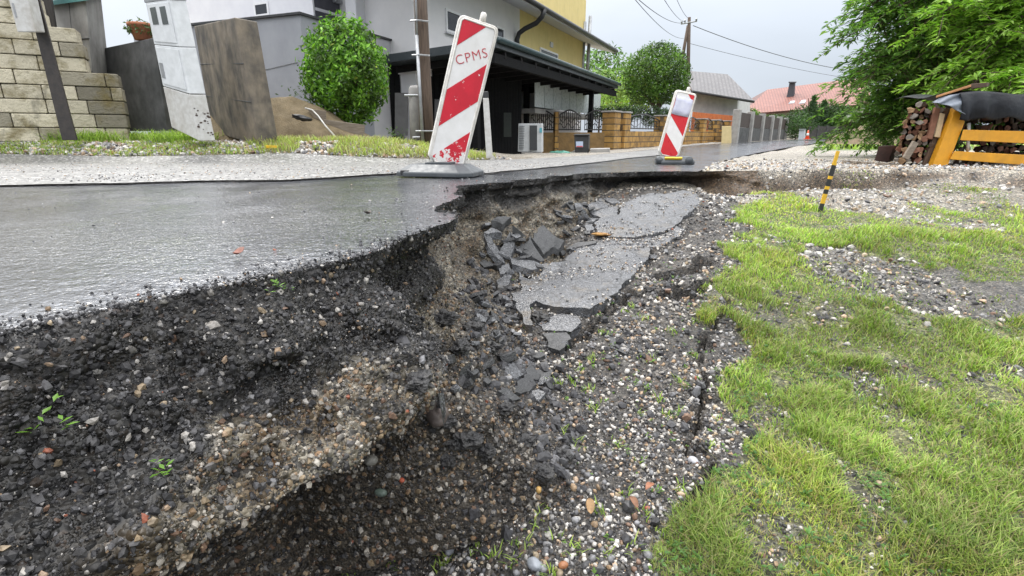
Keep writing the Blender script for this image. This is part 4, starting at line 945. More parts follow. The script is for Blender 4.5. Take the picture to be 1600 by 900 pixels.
wire((P(1083, 40, Yp), P(1420, 116, 60), .9), 'thick overhead wire sagging right from the far pole to the big tree', .026)
wire((P(1078, 68, Yp), P(1420, 132, 70), .5), 'faint lower overhead wire sagging right from the far pole', .016)
# ================================================================== OBJECTS
# ---- warning boards
M_RED = None
def red_mat():
    m, t, b = mk('red_reflective'); v = coords(t)
    n = noise(t, v, 22, 6, .7); s = t.nodes.new('ShaderNodeSeparateXYZ'); t.links.new(v, s.inputs[0])
    low = rng(t, s.outputs[2], .10, .34, 1, 0)
    th = t.nodes.new('ShaderNodeMath'); th.operation = 'MULTIPLY'; t.links.new(low, th.inputs[0]); th.inputs[1].default_value = .25
    sm = t.nodes.new('ShaderNodeMath'); sm.operation = 'ADD'; t.links.new(th.outputs[0], sm.inputs[0]); t.links.new(n, sm.inputs[1])
    c = mixc(t, (.60, .02, .04), (.50, .018, .035), rng(t, noise(t, v, 9, 4), .35, .65))
    t.links.new(mixc(t, c, (.75, .73, .70), rng(t, sm.outputs[0], .66, .68)), b.inputs['Base Color']); b.inputs['Roughness'].default_value = .35
    return m
M_RED = red_mat(); M_REDCLEAN = pm('clean_red_reflective', (.62, .022, .03), (.54, .02, .028), 9, .35, .03)
M_BOARDFACE = pm('white_reflective', (.80, .79, .78), (.72, .71, .69), 12, .38, .04, 60, .002, streak=(.55, .52, .46), streak_amt=.3)
M_BOARDRIM = pm('white_rim', (.74, .72, .68), (.58, .55, .50), 18, .45, .12, 60, .003, streak=(.42, .38, .32), streak_amt=.5)
M_RUBBER = pm('dark_rubber', (.050, .058, .064), (.085, .093, .10), 9, .42, .25, 60, .004)
def clip_poly(poly, f):
    o = []
    for i in range(len(poly)):
        a, b = poly[i], poly[(i + 1) % len(poly)]; fa, fb = f(a), f(b)
        if fa >= 0: o.append(a)
        if (fa >= 0) != (fb >= 0): k = fa / (fa - fb); o.append((a[0] + (b[0] - a[0]) * k, a[1] + (b[1] - a[1]) * k))
    return o
def warning_board(root, M, Wd, Hh, stripes, slope, thick=.055, red=None):
    """board in its own frame: x across, z up from the foot, y away from the viewer; M places it"""
    def tr(p): return M @ Vector(p)
    hw = Wd / 2; r = .035
    outl = [(-hw + .05, .0), (hw - .05, 0), (hw, .055), (hw, Hh - r), (hw - r * .3, Hh - r * .3), (hw - r, Hh), (-hw + r, Hh), (-hw + r * .3, Hh - r * .3), (-hw, Hh - r), (-hw, .055)]
    mb = MB(); mb.prism([tr((x, 0, z)) for x, z in outl], M.to_3x3() @ Vector((0, thick, 0))); bd = mb.build('board', M_BOARDRIM, root, bevel=.008, seg=3)
    ins = .021
    inner = [(-hw + .055, ins), (hw - .055, ins), (hw - ins, .062), (hw - ins, Hh - r - .004), (hw - r - .004, Hh - ins), (-hw + r + .004, Hh - ins), (-hw + ins, Hh - r - .004), (-hw + ins, .062)]
    mb = MB(); mb.prism([tr((x, -.003, z)) for x, z in inner], M.to_3x3() @ Vector((0, .0025, 0))); mb.build('face', M_BOARDFACE, bd)
    for lo, hi in stripes:
        pl = clip_poly(clip_poly(inner, lambda p: (p[1] - slope * p[0]) - lo), lambda p: hi - (p[1] - slope * p[0]))
        if len(pl) > 2: mb = MB(); mb.prism([tr((x * .985, -.0052, z)) for x, z in pl], M.to_3x3() @ Vector((0, .0018, 0))); mb.build('red_stripe', red or M_RED, bd)
    # raised lip around the face
    mb = MB(); loop = inner + [inner[0]]
    mb.tube([tr((x, -.003, z)) for x, z in loop], .0075, 6); mb.build('rim', M_BOARDRIM, bd, smooth=True)
    mb = MB(); mb.tube([tr((.02, thick / 2, Hh - .01)), tr((.02, thick / 2, Hh + .055)), tr((.02, thick / 2, Hh + .062))], [.024, .021, .014], 12); mb.build('stub', M_BOARDRIM, bd, smooth=True)
    mb = MB(); mb.tube([tr((0, thick / 2, .012)), tr((0, thick / 2, -.10))], .022, 10); mb.build('foot_peg', M_BOARDRIM, bd, smooth=True)
    return bd
def place(pxb, pxt, Y, yaw, pitch_=0):
    b = P(*pxb, Y); tp = P(*pxt, Y); up = (tp - b); Hh = up.length; up.normalize()
    up = Matrix.Rotation(0, 3, 'X') @ up
    x = Vector((math.cos(yaw), math.sin(yaw), 0)); x = (x - up * x.dot(up)).normalized(); y = up.cross(x)
    M = Matrix((x, y, up)).transposed().to_4x4(); M.translation = b; return M, Hh
def chamfer_slab(mb, c, yaw, Lx, Ly, h, top, nx_=8):
    M = Matrix.Rotation(yaw, 3, 'Z'); cc = .28
    def ring(lx, ly, z, k=cc): 
        a, b = lx / 2, ly / 2; e = min(a, b) * k * 1.6
        return [M @ Vector(p) + c for p in ((-a + e, -b, z), (a - e, -b, z), (a, -b + e * .7, z), (a, b - e * .7, z), (a - e, b, z), (-a + e, b, z), (-a, b - e * .7, z), (-a, -b + e * .7, z))]
    r = [ring(Lx, Ly, 0), ring(Lx, Ly, h * .38), ring(Lx * top, Ly * top * .86, h)]
    vs = sum(r, []); fs = [tuple(range(8))[::-1], tuple(range(16, 24))]
    for a in range(2): fs += [(a * 8 + k, a * 8 + (k + 1) % 8, (a + 1) * 8 + (k + 1) % 8, (a + 1) * 8 + k) for k in range(8)]
    mb.add(vs, fs)
# board by the broken lip
Yb = 4.02
M1, H1 = place((696, 261), (750, 32), Yb, R(13)); 
t = empty('warning_board', tuple(P(690, 281, 3.95)), 'large leaning red and white striped warning board with lettering at the broken road lip', 'warning board', 'striped warning boards')
bd1 = warning_board(t, M1, .295, H1, [(.97, 2), (.40, .665), (-.03, .175)], 1.02, .05)
t['label'] = 'taller leaning red and white striped warning board with red letters near the lip'
cu = bpy.data.curves.new('letters', 'FONT'); cu.body = 'CPMS'; cu.size = .092; cu.extrude = .0008; cu.space_character = 1.12; cu.align_x = 'CENTER'; cu.align_y = 'CENTER'; cu.offset = -.0012
to = bpy.data.objects.new('tmp_letters', cu); COL.objects.link(to); bpy.context.view_layer.update()
me = bpy.data.meshes.new_from_object(to.evaluated_get(bpy.context.evaluated_depsgraph_get())); bpy.data.objects.remove(to)
bm = bmesh.new(); bm.from_mesh(me)
ML = M1 @ Matrix.Translation((.0, -.0052, .765 * H1)) @ Matrix.Rotation(R(30), 4, 'Y').inverted() @ Matrix.Rotation(R(90), 4, 'X')
for v_ in bm.verts: v_.co = ML @ v_.co - Vector(t.location)
bm.to_mesh(me); bm.free(); me.materials.clear(); me.materials.append(pm('red_ink', (.45, .03, .05), (.55, .08, .09), 30, .5, 0))
lo_ = bpy.data.objects.new('lettering', me); COL.objects.link(lo_); lo_.parent = bd1
b0 = P(689, 276, 3.98); b0.z = float(zr(b0.x, b0.y)) + .008
mb = MB(); chamfer_slab(mb, b0, R(-14), .60, .40, .085, .70); fs_ = mb.build('foot_slab', M_RUBBER, t, bevel=.008)
mb = MB(); M_ = Matrix.Rotation(R(-14), 3, 'Z'); mb.box(b0 + Vector((.0, 0, .092)), (.20, .12, .016), M_); mb.build('socket', M_RUBBER, fs_, bevel=.004)
mb = MB(); mb.box(b0 + M_ @ Vector((-.21, -.165, .03)), (.07, .05, .035), M_); mb.build('grip', M_BLACKMETAL, fs_, bevel=.006)
# far board
Yb2 = 7.2
M2, H2 = place((1043, 246), (1073, 143), Yb2, R(-2))
t = empty('warning_board', tuple(P(1052, 262, 7.1)), 'smaller red and white striped board with white paper on it and yellow-marked foot', 'warning board', 'striped warning boards')
bd2 = warning_board(t, M2, .29, H2, [(.86, 1.06), (.42, .67), (-.05, .20)], -.95, .05, M_REDCLEAN)
mb = MB(); pr = random.Random(3); pp = [(-.115, .62), (.105, .60), (.118, .70), (.108, .785), (-.02, .80), (-.118, .775)]
g_ = [];
for j in range(5):
    for i in range(6): g_.append(M2 @ Vector((-.115 + .23 * i / 5 + pr.uniform(-.006, .006), -.009 - pr.uniform(0, .007), (.56 + .23 * j / 4 + pr.uniform(-.008, .008) - .012 * i / 5))))
mb.add(g_, [(j * 6 + i, j * 6 + i + 1, (j + 1) * 6 + i + 1, (j + 1) * 6 + i) for j in range(4) for i in range(5)])
o = mb.build('paper_sheet', pm('white_paper', (.62, .63, .72), (.48, .49, .62), 8, .6, .1), bd2, smooth=True); sm_ = o.modifiers.new('s', 'SOLIDIFY'); sm_.thickness = .002
b1 = P(1053, 259, 7.1); b1.z = float(zr(b1.x, b1.y)) + .005
mb = MB(); chamfer_slab(mb, b1, R(-12), .50, .36, .10, .80); fs_ = mb.build('foot_slab', M_RUBBER, t, bevel=.012)
M_ = Matrix.Rotation(R(-12), 3, 'Z')
mb = MB(); mb.box(b1 + M_ @ Vector((-.03, -.168, .078)), (.22, .03, .025), Matrix.Rotation(R(-12), 3, 'Z') @ Matrix.Rotation(R(-50), 3, 'X')); mb.build('yellow_reflector', pm('reflector_yellow', (.75, .50, .02), (.65, .42, .02), 20, .3, 0), fs_, bevel=.004)
mb = MB(); mb.tube([b1 + M_ @ Vector((.17, -.19, .05)), b1 + M_ @ Vector((.17, .17, .05))], .05, 12); mb.tube([b1 + M_ @ Vector((-.2, -.17, .05)), b1 + M_ @ Vector((-.2, .17, .05))], .045, 12); mb.build('end_roll', M_RUBBER, fs_, smooth=True)

# white roadside marker post
t = empty('marker_post', tuple(P(765, 247, 8.2)), 'slim white roadside post with a dark band near its top behind the leaning board', 'marker post')
mb = MB(); q0, q1, q2 = P(765, 247.5, 8.2), P(759, 153, 8.2), P(758.4, 143, 8.2)
def sq(c, a, b): return [c + Vector(p) for p in ((-a, -b, 0), (a, -b, 0), (a, b, 0), (-a, b, 0))]
mb.hexa(sq(q0, .05, .03), sq(q1, .043, .025)); mb.build('shaft', M_WHITE_DIRTY, t, bevel=.01)
mb = MB(); mb.hexa(sq(q1 + Vector((0, 0, .001)), .044, .026), sq(q2, .042, .024)); mb.build('dark_band', M_BLACKMETAL, t, bevel=.008)
# heat pump
t = empty('heat_pump', tuple(P(830, 246, 15.6)), 'white heat pump unit with dark grille on a concrete block under the carport', 'heat pump')
mb = MB(); hexaP(mb, [(809, 237, 15.6), (847, 238, 15.3), (849, 237.5, 15.8), (812, 236.5, 16.1), (810, 193, 15.6), (847, 193, 15.3), (849, 193, 15.8), (812, 193, 16.1)]); bo = mb.build('body', M_WHITE, t, bevel=.02)
mb = MB(); prismP(mb, [(827.5, 196), (841.5, 196), (841.5, 235), (827.5, 235)], 15.36, .04); mb.build('fan_grille', pm('dark_grille', (.03, .033, .035), (.05, .052, .055), 60, .5, .2), bo)
mb = MB()
for k in range(14): y_ = 197 + k * 2.7; prismP(mb, [(811, y_), (821.5, y_), (821.5, y_ + 1.1), (811, y_ + 1.1)], 15.52, .05)
mb.build('coil_fins', pm('fin_grey', (.22, .23, .24), (.16, .17, .18), 30, .5, 0), bo)
mb = MB(); prismP(mb, [(843, 200), (847, 200), (847, 207), (843, 207)], 15.28, .02); mb.build('badge', pm('teal_badge', (.1, .35, .42), (.08, .3, .36), 5, .4, 0), bo)
mb = MB(); hexaP(mb, [(815, 251, 15.5), (846, 252, 15.2), (848, 251, 15.9), (818, 250, 16.2), (815, 237.6, 15.5), (846, 238.6, 15.2), (848, 238, 15.9), (818, 237.2, 16.2)]); mb.build('concrete_base', M_CONC_CLEAN, t, bevel=.02)
# bin with a label, green tarp
t = empty('dark_bin', tuple(P(908, 246, 14.6)), 'dark narrow bin with a small blue and red label at the carport post', 'bin')
mb = MB(); hexaP(mb, [(899, 247, 14.6), (919, 247, 14.6), (921, 246, 15), (901, 246, 15), (897, 212, 14.6), (920, 212, 14.6), (922, 212, 15), (899, 212, 15)]); bo = mb.build('body', M_BLACKMETAL, t, bevel=.02)
mb = MB(); hexaP(mb, [(896, 212, 14.55), (921, 212, 14.55), (923, 211.5, 15.05), (898, 211.5, 15.05), (896.5, 209.5, 14.55), (920.5, 209.5, 14.55), (922, 209, 15.05), (899, 209, 15.05)]); mb.build('lid', M_BLACKMETAL, t, bevel=.015)
mb = MB(); prismP(mb, [(900, 221), (911, 221), (911, 230), (900, 230)], 14.56, .02); lb = mb.build('label_plate', pm('pale_blue_plate', (.45, .52, .66), (.38, .45, .6), 60, .4, 0), bo)
mb = MB(); prismP(mb, [(900.5, 228), (910.5, 228), (910.5, 229.7), (900.5, 229.7)], 14.555, .006); mb.build('red_strip', pm('label_red', (.5, .08, .08), (.45, .07, .07), 5, .4, 0), lb)
def lump(name, c, size, mat, seed, amp=.35, sub=3, parent=None, fr=2.2, rot=None, flat=False):
    bm = bmesh.new(); bmesh.ops.create_icosphere(bm, subdivisions=sub, radius=1)
    co = np.array([tuple(v.co) for v in bm.verts]); n = fbm(co[:, 0] * fr + seed * 7.1, co[:, 1] * fr + seed, co[:, 2] * fr, 4, seed)
    co = co * (1 + (n - .5) * 2 * amp)[:, None] * np.array(size)
    if rot: co = co @ np.array(rot.to_3x3()).T
    V_ = co + np.array(tuple(c)); F_ = [[v.index for v in f.verts] for f in bm.faces]; bm.free()
    return np_mesh(name, V_, np.array(F_), mat, None, not flat, parent)
o = lump('tarp', P(878, 243, 14.3), (.36, .25, .12), pm('green_tarp', (.07, .28, .21), (.05, .2, .15), 14, .4, .5, 20, .02), 5, .5, 4, fr=4); tag(o, 'crumpled green tarp bundle on the ground below the iron railing', 'tarp')
mb = MB(); mb.prism([P(884, 243, 14.9), P(907, 229, 14.9), (P(907, 244, 14.9)), P(886, 247, 14.9)], (0, .06, 0)); tag(mb.build('concrete_sheet', M_CONC_CLEAN), 'small grey panel leaning by the dark bin', 'sheet')

# ---- sand heap, planks, low bench beside the round bush
def heap(name, base_px, Y, rx, ry, h, mat, seed, lab, cat):
    c = P(*base_px, Y); n = 60; g = np.linspace(-1, 1, n); gx_, gy_ = np.meshgrid(g, g); r = np.hypot(gx_, gy_)
    hh = np.maximum(0, 1 - r ** 1.5) * h * (.75 + .5 * fbm(gx_ * 2.2, gy_ * 2.2, 0, 4, seed)) + (fbm(gx_ * 9, gy_ * 9, 0, 3, seed + 1) - .5) * .07 * (r < .98)
    V_ = np.stack([c.x + gx_ * rx, c.y + gy_ * ry, c.z - .06 + hh], -1).reshape(-1, 3); ii_ = np.arange(n * n).reshape(n, n)
    F_ = np.stack([ii_[:-1, :-1], ii_[:-1, 1:], ii_[1:, 1:], ii_[1:, :-1]], -1).reshape(-1, 4)
    keep = (r.reshape(-1)[F_] < 1.0).any(1); return tag(np_mesh(name, V_, F_[keep], mat, None, True), lab, cat)
heap('sand_heap', (428, 228, ), 10.4, 2.3, 1.3, .98, pm('damp_sand', (.22, .17, .10), (.15, .115, .065), 6, .9, .9, 45, .03), 301, 'heap of damp brown sand between the concrete wall stub and the round bush', 'sand heap')
def plankP(name, q, Y, th, lab, mat=None):
    mb = MB(); mb.prism([P(x, y, Y) for x, y in q], (0, th, 0)); return tag(mb.build(name, mat or M_PLANK, bevel=.005), lab, 'plank')
plankP('plank', [(480, 170), (508, 173), (509, 192), (489, 184)], 9.9, .05, 'short weathered board sunk upright in the sand beside the round bush')
plankP('plank', [(503, 186), (569, 195), (568, 213), (545, 207), (506, 192)], 9.6, .06, 'long weathered board lying along the foot of the round bush')
mb = MB(); mb.tube([P(477, 169, 9.6), P(488, 172, 9.5), P(497, 181, 9.4), P(508, 196, 9.2), P(526, 216, 9.0)], .014, 6); tag(mb.build('hose', M_WHITE_DIRTY, smooth=True), 'thin pale hose bending over the sand heap to the verge', 'hose')
o = lump('dark_sheet', P(472, 184, 9.42), (.17, .10, .05), M_BLACKMETAL, 8, .5, 3, rot=Matrix.Rotation(R(-15), 3, 'Y') @ Matrix.Rotation(R(25), 3, 'Y')); tag(o, 'scrap of dark sheeting half buried in the sand heap', 'sheeting')
t = empty('low_bench', tuple(P(555, 226, 8.7)), 'low dark plank bench in the dry grass before the round bush', 'bench')
mb = MB(); mb.prism([P(522, 219, 8.7), P(588, 212, 8.9), P(590, 215, 8.9), (P(524, 222, 8.7))], (0, .22, 0)); mb.build('top_board', M_PLANK, t, bevel=.005)
for x in (543, 572): mb = MB(); mb.prism([P(x, 217, 8.8), P(x + 6, 216, 8.8), P(x + 5, 230, 8.8), P(x, 230, 8.8)], (0, .12, 0)); mb.build('leg', M_PLANK, t)
mb = MB(); mb.tube([P(543, 234, 8.6), P(523, 229, 8.6), P(520, 222, 8.6), P(530, 218, 8.6)], .016, 6); tag(mb.build('pipe', M_GREYMETAL, smooth=True), 'curled grey pipe end beside the low plank bench', 'pipe')
for k, (x, y, lab) in enumerate(((700, 222, 'left stalk'), (0, 0, ''))): pass

# ---- yellow and black stick
t = empty('marking_stick', tuple(PG(1281, 331)), 'thin yellow stick with black bands leaning in the grass slope', 'stick')
sb = PG(1281, 331); Ys = sb.y; pts_px = [(1281, 331), (1285, 318), (1289.5, 303), (1291.5, 296), (1293, 291), (1296.5, 280), (1298, 275), (1303, 258), (1304, 254), (1309.5, 236)]
pw = [P(x, y, Ys) for x, y in pts_px]; pw[0] = pw[0] + (pw[0] - pw[1]).normalized() * .05
M_STICKY = pm('stick_yellow', (.72, .42, .03), (.62, .36, .03), 20, .5, .1)
def blade_stick(mb, a, b, w_, d): 
    u_ = (b - a).normalized(); x = Vector((0, 1, 0)).cross(u_).normalized() * w_; y = Vector((0, d, 0)); mb.hexa([a - x - y, a + x - y, a + x + y, a - x + y], [b - x - y, b + x - y, b + x + y, b - x + y])
for k in range(9):
    blk = k in (0, 2, 4, 6, 7) and k != 7; mb = MB(); blade_stick(mb, pw[k], pw[k + 1], (.016 if k < 8 else .012), .006); mb.build('black_band' if blk else 'yellow_section', M_BLACKMETAL if blk else M_STICKY, t)

# ---- firewood stack with yellow rails, tarp and boards
YW = 6.5
M_YRAIL = pm('yellow_rail', (.72, .34, .02), (.60, .28, .018), 9, .5, .15, 50, .003, streak=(.42, .22, .03), streak_amt=.5)
t = empty('yellow_rail_frame', tuple(P(1466, 268, YW)), 'yellow painted rail frame with a slanted post and two rails in front of the firewood', 'frame')
mb = MB(); prismP(mb, [(1454, 266), (1477, 269), (1508, 190), (1494, 168)], YW, .08); mb.build('post', M_YRAIL, t, bevel=.006)
mb = MB(); mb.hexa([P(1500, 219, YW - .03), P(1640, 226, YW - .03), P(1640, 226, YW + .01), P(1500, 219, YW + .01)], [P(1505, 202.5, YW - .03), P(1640, 206, YW - .03), P(1640, 206, YW + .01), P(1505, 202.5, YW + .01)]); mb.build('rail', M_YRAIL, t, bevel=.005)
mb = MB(); mb.hexa([P(1484, 249, YW - .03), P(1640, 261, YW - .03), P(1640, 261, YW + .01), P(1484, 249, YW + .01)], [P(1491, 236, YW - .03), P(1640, 244, YW - .03), P(1640, 244, YW + .01), P(1491, 236, YW + .01)]); mb.build('rail', M_YRAIL, t, bevel=.005)
# firewood: split logs end-on in a stack
r_ = random.Random(12); M_LOGS = [pm('log_%s' % n_, c, tuple(x * .6 for x in c), 8, .85, .5, 30, .01) for n_, c in (('fresh', (.42, .27, .15)), ('rusty', (.26, .12, .075)), ('grey', (.22, .19, .16)), ('dark', (.10, .065, .045)))]
def log(px, py, w_, h_, tilt, mt, Yl, lab, L_=.9):
    c = P(px, py, Yl); n = 6; pl = []
    for k in range(n):
        a = 2 * math.pi * k / n + r_.uniform(-.3, .3); s_ = r_.uniform(.75, 1.15); x, z = math.cos(a) * w_ * s_, math.sin(a) * h_ * s_
        pl.append(c + Vector((x * math.cos(tilt) - z * math.sin(tilt), r_.uniform(-.02, .02), x * math.sin(tilt) + z * math.cos(tilt))))
    mb = MB(); mb.prism(pl, (L_ * .62, L_ * .75, .0)); return tag(mb.build('firewood_log', mt, bevel=.005), lab, 'firewood', 'stacked firewood logs')
for row in range(11):
    for c_ in range(8):
        y_ = 250 - row * 8.6 + r_.uniform(-2, 2); lean = (250 - y_) * .30; x_ = 1399 + lean + c_ * 9.5 + r_.uniform(-2, 2)
        if x_ > 1468 + (268 - y_) * .35 or y_ < 163: continue
        mt = r_.choices(M_LOGS, (4, 5, 3, 2))[0]; log(x_, y_, r_.uniform(.032, .055), r_.uniform(.028, .045), r_.uniform(-.9, .9), mt, YW + .10 + r_.uniform(-.05, .10), 'split log stacked endwise in the leaning firewood pile left of the yellow post')
for row in range(8):
    for c_ in range(12):
        y_ = 256 - row * 11.5 + r_.uniform(-2, 2); x_ = 1492 + c_ * 11.5 + r_.uniform(-3, 3)
        if y_ < 172: continue
        log(x_, y_, r_.uniform(.04, .06), r_.uniform(.035, .05), r_.uniform(-.9, .9), M_LOGS[r_.choice([2, 3, 3, 1])], YW + .45 + r_.uniform(-.06, .06), 'dark log stacked in the shade behind the yellow rails')
for q, Yq, lab, mt in (([(1412, 246), (1420, 250), (1436, 224), (1428, 220)], YW - .03, 'grey bare board leaning against the firewood ends', M_PLANK),
                       ([(1440, 262), (1462, 264), (1494, 176), (1478, 168)], YW + .09, 'broad dark weathered board standing between firewood and yellow post', pm('dark_board', (.12, .075, .05), (.07, .045, .032), 6, .8, .4, 30, .006, stretch=(6, 1, 1))),
                       ([(1461, 214), (1469, 215), (1477, 178), (1470, 176)], YW + .05, 'narrow pale fresh-split board beside the dark board', pm('pale_board', (.55, .42, .26), (.45, .33, .2), 6, .8, .3)),
                       ([(1449, 216), (1457, 218), (1470, 170), (1462, 168)], YW + .06, 'reddish narrow board leaning beside the pale board', M_LOGS[1])):
    plankP('plank', q, Yq, .035, lab, mt)
mb = MB(); mb.tube([P(1512, 236, YW + .02), P(1514, 192, YW + .02)], .018, 8); tag(mb.build('white_pipe', M_WHITE_DIRTY, smooth=True), 'short white pipe standing behind the yellow rails', 'pipe')
# pallets under the stack
def pallet(x0, x1, y, Yp_, lab):
    tt_ = empty('pallet', tuple(P((x0 + x1) / 2, y, Yp_)), lab, 'pallet', 'grey timber pallets under the firewood')
    a = P(x0, y, Yp_); b_ = P(x1, y + (x1 - x0) * .09, Yp_); d = (b_ - a); M = Matrix.Rotation(math.atan2(d.y, d.x), 3, 'Z') @ Matrix.Rotation(-math.asin(max(-1, min(1, d.z / d.length))), 3, 'Y'); mid = (a + b_) / 2; L_ = d.length
    for k in range(5): mb = MB(); mb.box(mid + Vector((0, .05 + k * .2, .0)), (L_, .12, .022), M); mb.build('deck_board', M_PLANK, tt_)
    for f in (.08, .5, .92):
        mb = MB(); q = a.lerp(b_, f); mb.box(q + Vector((0, .45, -.055)), (.09, .95, .08), M); mb.build('bearer', M_PLANK, tt_)
    for k in (0, 4): mb = MB(); mb.box(mid + Vector((0, .05 + k * .2, -.106)), (L_, .11, .02), M); mb.build('bottom_board', M_PLANK, tt_)
pallet(1388, 1478, 257, YW - .12, 'left grey timber pallet under the leaning firewood stack')
pallet(1482, 1680, 262, YW - .05, 'right grey timber pallet in the shadow below the yellow rails')
# tarp: black sheet with folds hanging over the front edge, pale inner flap on the left
m, tt, b = mk('black_tarp'); v = coords(tt); tt.links.new(mixc(tt, (.010, .011, .014), (.02, .023, .028), rng(tt, noise(tt, v, 4, 4), .35, .65)), b.inputs['Base Color']); b.inputs['Roughness'].default_value = .5; b.inputs['Specular IOR Level'].default_value = .25
bump(tt, b, noise(tt, v, 9, 4), .5, .03); M_TARP = m
def cloth(name, fn, nu, nv, mat, parent):
    V_ = [fn(i / nu, j / nv) for j in range(nv + 1) for i in range(nu + 1)]
    F_ = np.array([(j * (nu + 1) + i, j * (nu + 1) + i + 1, (j + 1) * (nu + 1) + i + 1, (j + 1) * (nu + 1) + i) for j in range(nv) for i in range(nu)])
    o = np_mesh(name, np.array([tuple(p) for p in V_]), F_, mat, None, True, parent); s = o.modifiers.new('s', 'SOLIDIFY'); s.thickness = .006; return o
t = empty('tarp_cover', tuple(P(1550, 190, YW)), 'black plastic tarp draped over the firewood stack, pale flap at its left end', 'tarp')
def f1(u, v):     # u along, v from back over the top to the hanging front edge
    x = 1500 + u * 200; top = 146 - 3 * math.sin(u * 9) ; q = P(x, top, YW + .02)
    if v < .5: return q + Vector((0, (.5 - v) * 2.2, .03 * math.sin(u * 14) * (.5 - v) + .02 * math.sin(v * 20)))
    d = (v - .5) * 2; hang = 41 + 3 * math.sin(u * 11) + 2 * math.sin(u * 29); q2 = P(x - d * 4, top + hang * d, YW - .05)
    return q2 + Vector((0, -.05 * math.sin(d * 2.6) - .022 * math.sin(u * 34 + 2 * math.sin(u * 7)) * (.3 + d), 0))
cloth('sheet', f1, 70, 24, M_TARP, t)
def f2(u, v):
    a = P(1456 + 60 * u, 160 - 15 * u - 4 * math.sin(u * 3.1), YW - .03); b_ = P(1472 + 34 * u, 163 + 8 * u + 8 * u * u, YW - .1)
    q = a.lerp(b_, v); return q + Vector((0, .5 * (1 - v) * (1 - u * .6) * 0 + .02 * math.sin(v * 9 + u * 8), 0))
cloth('pale_flap', f2, 20, 10, pm('pale_tarp_inside', (.20, .23, .27), (.14, .16, .2), 8, .4, .3, 20, .02), t)
mb = MB(); mb.hexa([P(1462, 153, YW - .02), P(1517, 136, YW - .02), P(1530, 134, YW + .9), P(1475, 150, YW + .9)], [P(1463, 149.5, YW - .02), P(1517, 132, YW - .02), P(1530, 131, YW + .9), P(1476, 147, YW + .9)])
tag(mb.build('roof_board', pm('orange_board', (.48, .24, .10), (.36, .17, .07), 7, .7, .3), bevel=.004), 'orange-brown board sloping on top of the tarp at its left end', 'board')
mb = MB(); mb.hexa([P(1517, 139, YW), P(1542, 136, YW), P(1546, 135, YW + .5), P(1520, 138, YW + .5)], [P(1517, 131, YW), P(1542, 129, YW), P(1546, 129, YW + .5), P(1520, 131, YW + .5)])
tag(mb.build('dark_block', M_LOGS[3], bevel=.006), 'dark wooden block weighing down the tarp beside the orange-brown board', 'block')
cb_ = P(1381, 253, 7.0); mb = MB(); hexaP(mb, [(1366, 251, 6.9), (1388, 254, 6.9), (1396, 252, 7.15), (1372, 250, 7.15), (1373, 228, 6.9), (1397, 227, 6.9), (1402, 227, 7.15), (1378, 228, 7.15)])
tag(mb.build('timber_block', pm('dark_red_timber', (.065, .035, .03), (.04, .024, .02), 7, .7, .3), bevel=.008), 'squat dark reddish timber block left of the firewood stack', 'block')
heap('earth_mound', (1390, 222), 21, 2.5, 2.0, .95, pm('brown_earth', (.16, .115, .07), (.10, .085, .04), 2.5, .9, .9, 25, .04), 311, 'low brown earth mound under the drooping branches at the far right', 'mound')
mb = MB(); mb.tube([P(1388, 232, 12), P(1372, 204, 12.2)], .05, 7); tag(mb.build('leaning_stake', M_LOGS[3]), 'dark stake leaning in front of the earth mound', 'stake')
# flower pot on the low wall
t = empty('flower_pot', tuple(P(224, 63, 10.1)), 'terracotta pot with a spreading green plant on the low dark wall', 'flower pot')
q = P(224, 63, 10.1); mb = MB(); mb.tube([q, q + Vector((0, 0, .22)), q + Vector((0, 0, .23)), q + Vector((0, 0, .27))], [.13, .19, .21, .21], 16); mb.build('pot', pm('terracotta', (.42, .17, .09), (.34, .13, .07), 8, .8, .1), t, smooth=True)
# ================================================================== BROKEN ASPHALT
from mathutils.bvhtree import BVHTree
BV = BVHTree.FromPolygons([tuple(p) for p in CLIFF_V], [tuple(f) for f in CLIFF_F])
def PS(px, py, lift=0.):
    "first hit of the sight line on the ground or on the collapsed edge"
    g = PG(px, py, 0); d = ray(px, py).normalized(); h = BV.ray_cast(O, d)
    p = h[0] if h[0] is not None and h[3] < (g - O).length else g
    return p + Vector((0, 0, lift))
def surfz(X, Y):
    z = ground(X, Y, False); r = z.copy()
    for i in range(len(r)):
        h = BV.ray_cast(Vector((X[i], Y[i], -.13)), Vector((0, 0, -1)))
        if h[0] is not None: r[i] = max(r[i], h[0].z)
    return r
def densify(poly, step, amp, seed):
    r = np.random.default_rng(seed); o = []
    for i in range(len(poly)):
        a, b = Vector(poly[i]), Vector(poly[(i + 1) % len(poly)]); n = max(1, int((b - a).length / step))
        d = (b - a); nn = Vector((d.y, -d.x)); nn = nn.normalized() if nn.length else nn
        for k in range(n): o.append(a.lerp(b, k / n) + (nn * (r.random() - .5) * amp * 2 if k else Vector((0, 0))))
    return o
